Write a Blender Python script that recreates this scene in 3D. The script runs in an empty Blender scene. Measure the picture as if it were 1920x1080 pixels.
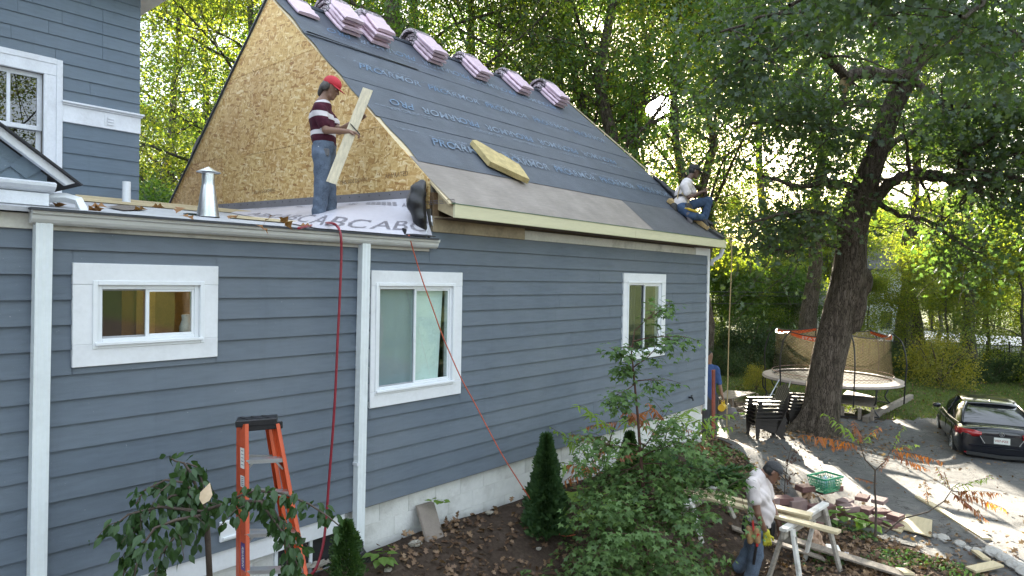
import bpy, math, random
import numpy as np
from math import sin, cos, pi, radians, sqrt, hypot, atan2
from mathutils import Vector, Matrix, noise as mnoise

S = bpy.context.scene
COL = S.collection
RND = random.Random(7)
RG = np.random.default_rng(7)

# ------------------------------------------------------------------ camera
CAMZ = 3.95
FPX = 1250.0
YAW = radians(40.56)
_f0 = Vector((cos(YAW), sin(YAW), 0)); _r0 = Vector((sin(YAW), -cos(YAW), 0)); _z0 = Vector((0, 0, 1))
_pit = radians(-0.73); _rol = 0.016
FW = (_f0*cos(_pit) + _z0*sin(_pit)).normalized()
_u1 = (_z0*cos(_pit) - _f0*sin(_pit)).normalized()
RT = (_r0*cos(_rol) + _u1*sin(_rol)).normalized()
UP = RT.cross(FW).normalized()
CAM = Vector((0, 0, CAMZ))
cd = bpy.data.cameras.new('camera'); cam = bpy.data.objects.new('camera', cd); COL.objects.link(cam)
cam.matrix_world = Matrix(((RT.x, UP.x, -FW.x, 0), (RT.y, UP.y, -FW.y, 0), (RT.z, UP.z, -FW.z, CAMZ), (0, 0, 0, 1)))
cd.sensor_width = 36; cd.lens = 36*FPX/1920; cd.clip_start = 0.05; cd.clip_end = 1500
S.camera = cam

# ------------------------------------------------------------------ light
SUN_EL = radians(14.4); SUN_AZ = radians(28.6)      # azimuth measured from +X towards +Y
SUNDIR = Vector((cos(SUN_EL)*cos(SUN_AZ), cos(SUN_EL)*sin(SUN_AZ), sin(SUN_EL)))
W = bpy.data.worlds.new('World'); S.world = W; W.use_nodes = True
nt = W.node_tree; nt.nodes.clear()
_o = nt.nodes.new('ShaderNodeOutputWorld'); _b = nt.nodes.new('ShaderNodeBackground')
_s = nt.nodes.new('ShaderNodeTexSky'); _s.sky_type = 'NISHITA'; _s.sun_disc = False
_s.sun_elevation = SUN_EL; _s.sun_rotation = radians(90) - SUN_AZ
_s.air_density = 1.0; _s.dust_density = 3.0; _s.ozone_density = 1.0
# a thin bright overcast veil over the whole sky, equally white in every direction
_m = nt.nodes.new('ShaderNodeMixRGB'); _m.blend_type = 'MIX'; _m.inputs[0].default_value = 0.62
_m.inputs[2].default_value = (4.9, 5.4, 6.1, 1)
nt.links.new(_s.outputs[0], _m.inputs[1])
# the sun itself with its narrow aureole, seen where the foliage leaves gaps
_g = nt.nodes.new('ShaderNodeTexCoord'); _n = nt.nodes.new('ShaderNodeVectorMath'); _n.operation = 'NORMALIZE'; nt.links.new(_g.outputs['Generated'], _n.inputs[0])
_d = nt.nodes.new('ShaderNodeVectorMath'); _d.operation = 'DOT_PRODUCT'; _d.inputs[1].default_value = tuple(SUNDIR); nt.links.new(_n.outputs[0], _d.inputs[0])
_p = nt.nodes.new('ShaderNodeMath'); _p.operation = 'POWER'; _p.inputs[1].default_value = 2600; nt.links.new(_d.outputs['Value'], _p.inputs[0])
_q = nt.nodes.new('ShaderNodeMath'); _q.operation = 'MULTIPLY'; _q.inputs[1].default_value = 60; nt.links.new(_p.outputs[0], _q.inputs[0])
_a = nt.nodes.new('ShaderNodeMixRGB'); _a.blend_type = 'ADD'; _a.inputs[0].default_value = 1; nt.links.new(_m.outputs[0], _a.inputs[1]); nt.links.new(_q.outputs[0], _a.inputs[2])
nt.links.new(_a.outputs[0], _b.inputs[0]); _b.inputs[1].default_value = 0.05
nt.links.new(_b.outputs[0], _o.inputs[0])
sl = bpy.data.lights.new('sun', 'SUN'); sl.energy = 4.7; sl.angle = radians(0.5); sl.color = (1.0, 0.9, 0.74)
so = bpy.data.objects.new('sun', sl); COL.objects.link(so)
so.rotation_euler = SUNDIR.to_track_quat('Z', 'Y').to_euler(); so.location = (30, 20, 30)
S.view_settings.view_transform = 'Standard'; S.view_settings.look = 'None'
S.view_settings.exposure = 3.62; S.view_settings.gamma = 1; S.view_settings.use_curve_mapping = False
S.render.engine = 'CYCLES'
S.cycles.max_bounces = 8; S.cycles.diffuse_bounces = 4; S.cycles.glossy_bounces = 3
S.cycles.transmission_bounces = 6; S.cycles.transparent_max_bounces = 12
S.cycles.sample_clamp_indirect = 6

# ------------------------------------------------------------------ measured positions
def ray(px, py):
    return FW + RT*((px - 960)/FPX) + UP*((540 - py)/FPX)
def atd(px, py, d):
    return CAM + ray(px, py)*d
def onY(px, py, Y):
    r = ray(px, py); return CAM + r*(Y/r.y)
def onX(px, py, X):
    r = ray(px, py); return CAM + r*(X/r.x)
def onZ(px, py, z):
    r = ray(px, py); return CAM + r*((z - CAMZ)/r.z)
def gz(x, y):
    dip = 0.0
    if x > 13 and y < 6:
        u = min(1, (x-13)/6); w = min(1, (6-y)/4)
        dip = -.24*u*u*(3-2*u)*w*w*(3-2*w)
    dx = max(0.0, x - 12.3); dy = max(0.0, 5.5 - y)
    t = hypot(.8*dx, dy)/2.7
    if t >= 1: return dip
    return dip + (1.2 - .035*min(10, max(0, x - 5)))*(1 - t*t*(3 - 2*t))
def onG(px, py):
    r = ray(px, py); s = 2.0
    for _ in range(400):
        p = CAM + r*s
        e = p.z - gz(p.x, p.y)
        if e < 0.004: break
        s += max(.004, e*.35)
    return Vector((p.x, p.y, gz(p.x, p.y)))
def toG(x, y, dz=0):
    return Vector((x, y, gz(x, y) + dz))

# ------------------------------------------------------------------ object helpers
def tag(o, label=None, cat=None, group=None, kind=None):
    if label: o['label'] = label
    if cat: o['category'] = cat
    if group: o['group'] = group
    if kind: o['kind'] = kind
    return o
def empty(name, loc=(0, 0, 0), label=None, cat=None, group=None):
    o = bpy.data.objects.new(name, None); COL.objects.link(o); o.location = loc
    o.empty_display_size = .1
    return tag(o, label, cat, group)
def wl(o):
    v = Vector((0, 0, 0))
    while o is not None:
        v += o.location; o = o.parent
    return v
def link(name, me, mat=None, parent=None, smooth=False):
    if mat is not None and not me.materials:
        for m_ in (mat if isinstance(mat, (list, tuple)) else [mat]): me.materials.append(m_)
    o = bpy.data.objects.new(name, me); COL.objects.link(o)
    if parent is not None: o.parent = parent
    if smooth: me.shade_smooth()
    return o
KIDS = {}
def copy_tree(o, parent=None):
    c = o.copy(); COL.objects.link(c); c.parent = parent
    for ch in list(o.children):
        copy_tree(ch, c)
    return c
def npmesh(name, V, F, mi=None):
    V = np.asarray(V, dtype=np.float32); F = np.asarray(F, dtype=np.int32)
    me = bpy.data.meshes.new(name); n = F.shape[1]
    me.vertices.add(len(V)); me.vertices.foreach_set('co', V.ravel())
    me.loops.add(F.size); me.loops.foreach_set('vertex_index', F.ravel())
    me.polygons.add(len(F)); me.polygons.foreach_set('loop_start', np.arange(0, F.size, n, dtype=np.int32))
    if mi is not None: me.polygons.foreach_set('material_index', np.asarray(mi, dtype=np.int32))
    me.update(calc_edges=True)
    return me

class MB:
    def __init__(s): s.v = []; s.f = []; s.m = []
    def add(s, vs, fs, mi=0, M=None):
        b = len(s.v)
        for v in vs:
            v = Vector(v)
            if M is not None: v = M @ v
            s.v.append(v)
        for f in fs: s.f.append(tuple(b + i for i in f)); s.m.append(mi)
        return s
    def box(s, a, b, mi=0, M=None):
        (x0, y0, z0), (x1, y1, z1) = a, b
        if x0 > x1: x0, x1 = x1, x0
        if y0 > y1: y0, y1 = y1, y0
        if z0 > z1: z0, z1 = z1, z0
        vs = [(x0,y0,z0),(x1,y0,z0),(x1,y1,z0),(x0,y1,z0),(x0,y0,z1),(x1,y0,z1),(x1,y1,z1),(x0,y1,z1)]
        return s.add(vs, [(0,3,2,1),(4,5,6,7),(0,1,5,4),(1,2,6,5),(2,3,7,6),(3,0,4,7)], mi, M)
    def bar(s, a, b, w, h, up=(0, 0, 1), mi=0):
        # box beam from a to b, w across, h along 'up'
        a = Vector(a); b = Vector(b); d = (b - a); L = d.length; d.normalize()
        u = Vector(up); u = (u - d*u.dot(d)); 
        if u.length < 1e-5: u = Vector((1, 0, 0)) - d*d.x
        u.normalize(); r = d.cross(u)
        vs = []
        for t in (0, L):
            for (i, j) in ((-1,-1),(1,-1),(1,1),(-1,1)):
                vs.append(a + d*t + r*(i*w/2) + u*(j*h/2))
        return s.add(vs, [(0,1,2,3),(7,6,5,4),(0,4,5,1),(1,5,6,2),(2,6,7,3),(3,7,4,0)], mi)
    def tube(s, pts, r, n=8, mi=0, cap=True, sq=1.0, up=None):
        pts = [Vector(p) for p in pts]; k = len(pts)
        if not isinstance(r, (list, tuple)): r = [r]*k
        b = len(s.v); t0 = (pts[1] - pts[0]).normalized()
        u = Vector(up) if up else (Vector((0,0,1)) if abs(t0.z) < .9 else Vector((1,0,0)))
        u = (u - t0*u.dot(t0)).normalized()
        for i, p in enumerate(pts):
            t = (pts[min(i+1, k-1)] - pts[max(i-1, 0)]).normalized()
            u = (u - t*u.dot(t)).normalized(); w = t.cross(u)
            for j in range(n):
                a = 2*pi*j/n
                s.v.append(p + (u*cos(a) + w*(sin(a)*sq))*r[i])
        for i in range(k-1):
            for j in range(n):
                s.f.append((b+i*n+j, b+i*n+(j+1) % n, b+(i+1)*n+(j+1) % n, b+(i+1)*n+j)); s.m.append(mi)
        if cap:
            s.f.append(tuple(b+j for j in range(n))[::-1]); s.m.append(mi)
            s.f.append(tuple(b+(k-1)*n+j for j in range(n))); s.m.append(mi)
        return s
    def lathe(s, prof, c=(0,0,0), n=16, mi=0, M=None):
        vs = []; fs = []; k = len(prof)
        for (r, z) in prof:
            for j in range(n):
                a = 2*pi*j/n; vs.append((c[0]+r*cos(a), c[1]+r*sin(a), c[2]+z))
        for i in range(k-1):
            for j in range(n):
                fs.append((i*n+j, i*n+(j+1) % n, (i+1)*n+(j+1) % n, (i+1)*n+j))
        return s.add(vs, fs, mi, M)
    def prism(s, poly, d, mi=0, M=None):
        # closed polygon (3D points), extruded by vector d
        n = len(poly); d = Vector(d); vs = [Vector(p) for p in poly] + [Vector(p) + d for p in poly]
        fs = [tuple(range(n))[::-1], tuple(range(n, 2*n))] + [(i, (i+1) % n, n+(i+1) % n, n+i) for i in range(n)]
        return s.add(vs, fs, mi, M)
    def mesh(s, name, off=Vector((0, 0, 0))):
        me = bpy.data.meshes.new(name)
        me.from_pydata([tuple(v - off) for v in s.v], [], s.f)
        if any(s.m): me.polygons.foreach_set('material_index', s.m)
        me.validate(); me.update()
        return me
    def build(s, name, mat, parent=None, smooth=False, bevel=0, fix=True, sharp=None):
        me = s.mesh(name, wl(parent) if parent is not None else Vector((0, 0, 0)))
        if fix:
            import bmesh
            bm = bmesh.new(); bm.from_mesh(me); bmesh.ops.recalc_face_normals(bm, faces=bm.faces); bm.to_mesh(me); bm.free()
        o = link(name, me, mat, parent, smooth)
        if sharp is not None and smooth: me.set_sharp_from_angle(angle=radians(sharp))
        if bevel:
            md = o.modifiers.new('bevel', 'BEVEL'); md.width = bevel; md.segments = 1; md.limit_method = 'ANGLE'
            md.angle_limit = radians(40)
        return o

# ------------------------------------------------------------------ materials
def newmat(name):
    m = bpy.data.materials.new(name); m.use_nodes = True
    nt = m.node_tree; nt.nodes.clear()
    return m, nt, nt.nodes, nt.links
def N(nt, t, **k):
    n = nt.nodes.new(t)
    for a, b in k.items(): setattr(n, a, b)
    return n
def coords(nt, scale=(1, 1, 1), rot=(0, 0, 0), rnd=True, world=False):
    if world:
        tc = N(nt, 'ShaderNodeNewGeometry'); out = tc.outputs['Position']
    else:
        tc = N(nt, 'ShaderNodeTexCoord'); out = tc.outputs['Object']
    mp = N(nt, 'ShaderNodeMapping'); mp.inputs['Scale'].default_value = scale; mp.inputs['Rotation'].default_value = rot
    nt.links.new(out, mp.inputs['Vector'])
    if rnd and not world:
        oi = N(nt, 'ShaderNodeObjectInfo'); mu = N(nt, 'ShaderNodeMath', operation='MULTIPLY'); mu.inputs[1].default_value = 37.0
        nt.links.new(oi.outputs['Random'], mu.inputs[0]); nt.links.new(mu.outputs[0], mp.inputs['Location'])
    return mp.outputs[0]
def noise(nt, vec, scale, detail=4, rough=.55, dist=0):
    n = N(nt, 'ShaderNodeTexNoise'); n.inputs['Scale'].default_value = scale; n.inputs['Detail'].default_value = detail
    n.inputs['Roughness'].default_value = rough; n.inputs['Distortion'].default_value = dist
    nt.links.new(vec, n.inputs['Vector']); return n.outputs['Fac']
def ramp(nt, fac, stops, interp='LINEAR'):
    r = N(nt, 'ShaderNodeValToRGB'); r.color_ramp.interpolation = interp
    e = r.color_ramp.elements
    while len(e) < len(stops): e.new(.5)
    for i, (p, c) in enumerate(stops):
        e[i].position = p
        if not hasattr(c, '__len__'): c = (c, c, c)
        e[i].color = (c[0], c[1], c[2], 1)
    nt.links.new(fac, r.inputs[0]); return r.outputs[0]
def mix(nt, fac, a, b, mode='MIX'):
    m = N(nt, 'ShaderNodeMixRGB', blend_type=mode)
    for s_, v in ((0, fac), (1, a), (2, b)):
        if isinstance(v, (int, float)): m.inputs[s_].default_value = v if s_ == 0 else (v, v, v, 1)
        elif isinstance(v, (tuple, list)): m.inputs[s_].default_value = (v[0], v[1], v[2], 1)
        else: nt.links.new(v, m.inputs[s_])
    return m.outputs[0]
def finish(m, nt, color, rough=.6, bump=None, bstr=.3, bdist=.01, metal=0, spec=.5, **kw):
    o = N(nt, 'ShaderNodeOutputMaterial'); p = N(nt, 'ShaderNodeBsdfPrincipled')
    if isinstance(color, (tuple, list)): p.inputs['Base Color'].default_value = (color[0], color[1], color[2], 1)
    else: nt.links.new(color, p.inputs['Base Color'])
    if isinstance(rough, (int, float)): p.inputs['Roughness'].default_value = rough
    else: nt.links.new(rough, p.inputs['Roughness'])
    p.inputs['Metallic'].default_value = metal; p.inputs['Specular IOR Level'].default_value = spec
    for k, v in kw.items(): p.inputs[k].default_value = v
    if bump is not None:
        b = N(nt, 'ShaderNodeBump'); b.inputs['Strength'].default_value = bstr; b.inputs['Distance'].default_value = bdist
        nt.links.new(bump, b.inputs['Height']); nt.links.new(b.outputs[0], p.inputs['Normal'])
    nt.links.new(p.outputs[0], o.inputs[0])
    return m
MC = {}
def plain(name, c, rough=.6, var=.15, sc=6, bstr=.15, bsc=60, metal=0, spec=.5, bdist=.004, stretch=(1,1,1), dirt=0, **kw):
    # general purpose: base colour with two scales of variation, fine relief, optional dirt blotches
    if name in MC: return MC[name]
    m, nt, _, _ = newmat(name)
    v = coords(nt, stretch)
    n1 = noise(nt, v, sc, 5); n2 = noise(nt, v, sc*9, 3)
    f = mix(nt, .4, n1, n2)
    lo = tuple(x*(1-var*1.6) for x in c); hi = tuple(min(1, x*(1+var*1.3)) for x in c)
    col = ramp(nt, f, [(.3, lo), (.52, c), (.72, hi)])
    if dirt:
        n3 = noise(nt, coords(nt, stretch), sc*.7, 8, .7)
        d = ramp(nt, n3, [(.52, 0), (.72, 1)])
        dm = N(nt, 'ShaderNodeMath', operation='MULTIPLY'); dm.inputs[1].default_value = dirt
        nt.links.new(d, dm.inputs[0])
        col = mix(nt, dm.outputs[0], col, (.09, .075, .055))
    bp = noise(nt, v, bsc, 4)
    finish(m, nt, col, rough, bp, bstr, bdist, metal, spec, **kw)
    MC[name] = m; return m
def leafmat(name, stops, trans=.45, rough=.5, tcol=(1.9, 1.9, .6), gloss=.025):
    if name in MC: return MC[name]
    m, nt, _, _ = newmat(name)
    g = N(nt, 'ShaderNodeNewGeometry'); oi = N(nt, 'ShaderNodeObjectInfo')
    tc = N(nt, 'ShaderNodeTexCoord'); nn = noise(nt, tc.outputs['Object'], .55, 2)
    nr = ramp(nt, nn, [(.3, 0), (.7, 1)])
    a = N(nt, 'ShaderNodeMath', operation='MULTIPLY'); a.inputs[1].default_value = .6; nt.links.new(g.outputs['Random Per Island'], a.inputs[0])
    b = N(nt, 'ShaderNodeMath', operation='MULTIPLY'); b.inputs[1].default_value = .25; nt.links.new(nr, b.inputs[0])
    c = N(nt, 'ShaderNodeMath', operation='MULTIPLY'); c.inputs[1].default_value = .15; nt.links.new(oi.outputs['Random'], c.inputs[0])
    d = N(nt, 'ShaderNodeMath', operation='ADD'); nt.links.new(a.outputs[0], d.inputs[0]); nt.links.new(b.outputs[0], d.inputs[1])
    e = N(nt, 'ShaderNodeMath', operation='ADD'); nt.links.new(d.outputs[0], e.inputs[0]); nt.links.new(c.outputs[0], e.inputs[1])
    col = ramp(nt, e.outputs[0], stops)
    df = N(nt, 'ShaderNodeBsdfDiffuse'); nt.links.new(col, df.inputs[0])
    tr = N(nt, 'ShaderNodeBsdfTranslucent'); tcl = mix(nt, 1.0, col, tcol, 'MULTIPLY'); nt.links.new(tcl, tr.inputs[0])
    gl = N(nt, 'ShaderNodeBsdfGlossy'); gl.inputs['Roughness'].default_value = rough; gl.inputs['Color'].default_value = (.9, .95, 1, 1)
    m1 = N(nt, 'ShaderNodeMixShader'); m1.inputs[0].default_value = trans; nt.links.new(df.outputs[0], m1.inputs[1]); nt.links.new(tr.outputs[0], m1.inputs[2])
    m2 = N(nt, 'ShaderNodeMixShader'); m2.inputs[0].default_value = gloss; nt.links.new(m1.outputs[0], m2.inputs[1]); nt.links.new(gl.outputs[0], m2.inputs[2])
    o = N(nt, 'ShaderNodeOutputMaterial'); nt.links.new(m2.outputs[0], o.inputs[0])
    MC[name] = m; return m

def siding_mat(name, c, grain=.35):
    m, nt, _, _ = newmat(name)
    v = coords(nt, (1.2, 1.2, 9)); v2 = coords(nt, (1, 1, 1), world=True)
    n1 = noise(nt, v, 4, 6, .6); n2 = noise(nt, v2, 1.1, 4); n3 = noise(nt, coords(nt, (2.5, 2.5, 60)), 6, 5, .6)
    f = mix(nt, .45, n1, n2)
    lo = tuple(x*.86 for x in c); hi = tuple(x*1.12 for x in c)
    col = ramp(nt, f, [(.33, lo), (.5, c), (.68, hi)])
    oi = N(nt, 'ShaderNodeObjectInfo'); col = mix(nt, 1, col, ramp(nt, oi.outputs['Random'], [(0, (.93, .94, .95)), (.5, (1, 1, 1)), (1, (1.06, 1.05, 1.03))]), 'MULTIPLY')
    st = noise(nt, coords(nt, (6, 6, .35), world=True), 2.2, 5, .6); col = mix(nt, ramp(nt, st, [(.55, 0), (.8, .35)]), col, tuple(x*.72 for x in c))
    du = noise(nt, coords(nt, (1, 1, 1), world=True), .55, 3); col = mix(nt, ramp(nt, du, [(.42, 0), (.7, .22)]), col, (.20, .21, .22))
    sp = noise(nt, v2, 55, 2, .5); spm = ramp(nt, sp, [(.74, 0), (.78, .5)])
    col = mix(nt, spm, col, (.35, .37, .4))
    finish(m, nt, col, .62, n3, grain, .004, spec=.35)
    return m
M_SIDE = siding_mat('grey_blue_siding', (.112, .140, .176))
M_SHAKE = siding_mat('painted_shingle_siding', (.128, .172, .220), .8)
M_WHITE = plain('white_paint', (.72, .74, .77), .45, .05, 3, .25, 40, dirt=.12)
M_TRIM = plain('white_trim_old', (.70, .73, .78), .5, .07, 4, .5, 55, dirt=.2)
M_VINYL = plain('white_vinyl', (.74, .77, .80), .35, .03, 3, .05, 20, dirt=.1)
M_GUTTER = plain('gutter_aluminium', (.62, .63, .62), .4, .08, 2.5, .1, 30, dirt=.35, stretch=(.5, 1, 2))
M_FRIEZE = plain('aged_frieze_paint', (.52, .51, .46), .6, .1, 4, .3, 50, dirt=.55)
M_PINE = plain('fresh_pine', (.55, .455, .285), .6, .12, 3, .3, 40, stretch=(.6, 6, 6), dirt=.08)
M_FASCIA = plain('primed_fascia', (.60, .57, .38), .55, .06, 2, .25, 50, stretch=(.5, 2, 4), dirt=.12)
M_OLDWOOD = plain('weathered_wood', (.24, .20, .16), .75, .3, 5, .8, 40, stretch=(1, 5, 5), dirt=.5)
M_BLACK = plain('black_rubber', (.012, .012, .014), .38, .2, 5, .2, 40)
M_DARK = plain('dark_void', (.01, .01, .01), .8, .1)
M_STEEL = plain('galvanised_steel', (.62, .64, .66), .28, .12, 9, .05, 30, metal=1)
M_ALU = plain('aluminium', (.62, .63, .64), .35, .08, 9, .1, 60, metal=.85, stretch=(1, 6, 6))
M_SKIN = plain('skin', (.21, .115, .075), .5, .08, 12, .15, 60)
M_SKIN2 = plain('skin_dark', (.10, .055, .038), .5, .08, 12, .15, 60)
M_HAIR = plain('dark_grey_hair', (.06, .052, .047), .6, .5, 40, 1, 160)
M_HAIRB = plain('black_hair', (.012, .011, .011), .6, .4, 40, 1, 160)
def barkmat(name, c1, c2, sc=9, dist=.05):
    m, nt, _, _ = newmat(name)
    v = coords(nt, (1, 1, .22), rnd=False)
    n1 = noise(nt, v, sc, 8, .65, .6)
    vo = N(nt, 'ShaderNodeTexVoronoi'); vo.feature = 'DISTANCE_TO_EDGE'; vo.inputs['Scale'].default_value = sc*1.3
    nd = N(nt, 'ShaderNodeTexNoise'); nd.inputs['Scale'].default_value = sc*.8; nt.links.new(v, nd.inputs['Vector'])
    vm = mix(nt, .25, v, nd.outputs['Color'], 'ADD'); nt.links.new(vm, vo.inputs['Vector'])
    vr = ramp(nt, vo.outputs['Distance'], [(0, 0), (.09, 1)])
    h = mix(nt, .55, n1, vr, 'MULTIPLY')
    big = noise(nt, coords(nt, (1, 1, .6), rnd=False), .9, 3)
    col = ramp(nt, h, [(.12, tuple(x*.35 for x in c1)), (.38, c1), (.62, c2)])
    col = mix(nt, ramp(nt, big, [(.45, 0), (.65, .5)]), col, (c1[0]*.8, c1[1]*.95, c1[2]*.7))
    finish(m, nt, col, .85, h, 1.0, dist, spec=.2); return m
M_BARK = barkmat('oak_bark', (.062, .048, .037), (.165, .135, .108), 13)
M_BARK2 = barkmat('smooth_bark', (.06, .052, .043), (.12, .11, .092), 14, .02)
M_BARKR = barkmat('reddish_bark', (.075, .035, .022), (.13, .07, .045), 12, .02)
M_TWIG = plain('twig', (.07, .05, .038), .8, .3, 20, .4, 60)
# ------------------------------------------------------------------ text as flat lettering
_TX = {}
def text_mesh(s, size=1, shear=0, bold=0):
    k = (s, shear, bold)
    if k not in _TX:
        cu = bpy.data.curves.new('t', 'FONT'); cu.body = s; cu.size = 1; cu.shear = shear; cu.align_x = 'LEFT'; cu.resolution_u = 2
        cu.offset = bold
        o = bpy.data.objects.new('t', cu); COL.objects.link(o)
        bpy.context.view_layer.update()
        me = bpy.data.meshes.new_from_object(o.evaluated_get(bpy.context.evaluated_depsgraph_get()))
        V = np.array([tuple(v.co) for v in me.vertices]); F = [tuple(p.vertices) for p in me.polygons]
        bpy.data.objects.remove(o); bpy.data.curves.remove(cu); bpy.data.meshes.remove(me)
        _TX[k] = (V, F)
    V, F = _TX[k]
    return V*size, F
def put_text(mb, s, origin, ex, ey, size, shear=0, mi=0, bold=0, hfun=None):
    V, F = text_mesh(s, size, shear, bold); ex = Vector(ex); ey = Vector(ey); o = Vector(origin)
    vs = [o + ex*float(v[0]) + ey*float(v[1]) for v in V]
    if hfun: vs = [hfun(v) for v in vs]
    mb.add(vs, F, mi)

def poly_clip(poly, a, b, c):
    # keep a*x+b*y<=c
    out = []
    for i in range(len(poly)):
        p, q = poly[i], poly[(i+1) % len(poly)]
        dp = a*p[0]+b*p[1]-c; dq = a*q[0]+b*q[1]-c
        if dp <= 0: out.append(p)
        if (dp < 0) != (dq < 0) and abs(dp-dq) > 1e-9:
            t = dp/(dp-dq); out.append((p[0]+(q[0]-p[0])*t, p[1]+(q[1]-p[1])*t))
    return out

# ------------------------------------------------------------------ GREY HOUSE
YW = 5.5
house = empty('grey_house', (5.0, 5.5, 1.2), 'grey-blue one-storey house wing with steep unfinished roof and bare strand-board gable', 'house')
WIN = {'a': (1.57, 2.62, 3.27, 4.02), 'b': (4.19, 5.49, 2.62, 4.02), 'c': (9.06, 10.45, 2.69, 4.08)}
TRW = {'a': (.16, .15, .16, .155), 'b': (.09, .15, .16, .155), 'c': (.16, .15, .10, .15)}  # left,right,bottom,top trim widths
OPEN = {k: (WIN[k][0]+TRW[k][0], WIN[k][1]-TRW[k][1], WIN[k][2]+TRW[k][2], WIN[k][3]-TRW[k][3]) for k in WIN}
# wall core with openings
def wall_core():
    mb = MB()
    xs = sorted([-3.5, 5.02, 12.18] + [v for k in OPEN for v in OPEN[k][:2]])
    for x0, x1 in zip(xs[:-1], xs[1:]):
        top = 4.25 if x1 <= 5.03 else 4.72
        k = next((k for k in OPEN if OPEN[k][0]-1e-6 <= x0 and x1 <= OPEN[k][1]+1e-6), None)
        if k is None and x0 >= OPEN['b'][0]-1e-6 and x1 <= OPEN['b'][1]+1e-6: k = 'b'
        if k is None: mb.box((x0, 5.5, 1.6), (x1, 5.62, top))
        else:
            z0, z1 = OPEN[k][2:]; mb.box((x0, 5.5, 1.6), (x1, 5.62, z0)); mb.box((x0, 5.5, z1), (x1, 5.62, top))
    mb.box((12.06, 5.62, .4), (12.18, 12.5, 4.72)); mb.box((-3.5, 12.4, .4), (12.06, 12.52, 4.72)); mb.box((-3.5, 5.62, .4), (-3.38, 12.4, 4.25))
    mb.box((5.03, 5.62, 1.5), (12.05, 12.38, 1.6))
    return mb
wall_core().build('wall', plain('wall_sheathing', (.16, .15, .13), .8), house)
# right hand gable end of the house
gmb = MB(); gmb.prism([(12.06, 5.5, 4.72), (12.06, 12.5, 4.72), (12.06, 8.98, 7.9)], (.12, 0, 0)); gmb.build('gable_wall', plain('wall_sheathing', (.16,.15,.13)), house)

def row_boxes(x0, x1, z0, z1, yb, th0=.031, th1=.010):
    # wedge board pieces, cut round the window trims
    cuts = sorted(WIN[k] for k in WIN if WIN[k][0] < x1 and WIN[k][1] > x0 and WIN[k][2] < z1 and WIN[k][3] > z0)
    segs = []; cur = x0
    for c in cuts:
        if c[0] > cur: segs.append((cur, c[0]+.01, z0, z1))
        if c[2] > z0+.004: segs.append((max(x0, c[0]), min(x1, c[1]), z0, c[2]+.004))
        if c[3] < z1-.004: segs.append((max(x0, c[0]), min(x1, c[1]), c[3]-.004, z1))
        cur = c[1]-.01
    if cur < x1: segs.append((cur, x1, z0, z1))
    for (a, b, c_, d) in segs:
        t = lambda z: th0 + (th1-th0)*(z-z0)/(z1-z0)
        y0, y1 = yb-t(c_), yb-t(d)
        mb = MB(); mb.add([(a,y0,c_),(b,y0,c_),(b,yb,c_),(a,yb,c_),(a,y1,d),(b,y1,d),(b,yb,d),(a,yb,d)],
               [(0,3,2,1),(4,5,6,7),(0,1,5,4),(1,2,6,5),(2,3,7,6),(3,0,4,7)])
        mb.build('siding_board', M_SIDE, house)
EXPO = .178
r2 = random.Random(3)
for k in range(16):
    z0 = 1.62 + EXPO*k; z1 = z0 + EXPO + .006
    joints = [-3.5, 1.0 - (k % 2)*1.4, 4.09]
    if k >= 15: joints = [5.0]
    nx = 7.3 + (k*2.3 % 3.6); joints.append(nx); 
    if nx < 8.6: joints.append(nx + 3.35)
    joints.append(12.17)
    joints = sorted(set(j for j in joints if j <= 12.17))
    for x0, x1 in zip(joints[:-1], joints[1:]):
        zt = z1
        if x1 <= 4.1 and z1 > 4.25: zt = 4.25
        if z0 > 4.24 and x1 <= 4.1: continue
        if x0 < 5.0 < x1 and z1 > 4.25:
            row_boxes(4.99, x1, z0, z1, 5.499 - r2.uniform(0, .001))
            if z0 < 4.24: row_boxes(x0, 4.99, z0, 4.25, 5.499)
        else:
            row_boxes(x0+.001, x1-.0015, z0, zt, 5.499 - r2.uniform(0, .0015))
# corner board, frieze, soffit trim
mb = MB(); mb.box((12.14, 5.462, 1.5), (12.235, 5.5, 4.6)); mb.box((12.181, 5.46, 1.5), (12.215, 5.6, 4.6)); mb.build('corner_board', M_WHITE, house, bevel=.003)
mb = MB(); mb.box((-3.5, 5.465, 4.243), (4.98, 5.5, 4.35)); mb.build('soffit_trim', M_FRIEZE, house, bevel=.003)
mb = MB(); mb.box((5.03, 5.462, 4.465), (6.62, 5.498, 4.64)); mb.build('frieze_board', plain('stained_frieze', (.33,.27,.18), .7, .2, 3, .4, 40, dirt=.9), house, bevel=.003)
for a, b in ((6.623, 9.4), (9.403, 11.6)):
    mb = MB(); mb.box((a, 5.462, 4.465), (b, 5.498, 4.585)); mb.build('frieze_board', M_FRIEZE, house, bevel=.003)
mb = MB(); mb.box((11.603, 5.455, 4.465), (12.19, 5.498, 4.60)); mb.build('frieze_board', M_WHITE, house, bevel=.003)
mb = MB(); mb.box((5.03, 5.49, 4.60), (12.18, 5.5, 4.80)); mb.build('wall_plate', plain('brown_old_sheathing', (.085,.052,.032), .8, .4, 4, .5, 40, dirt=.6), house)

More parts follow.
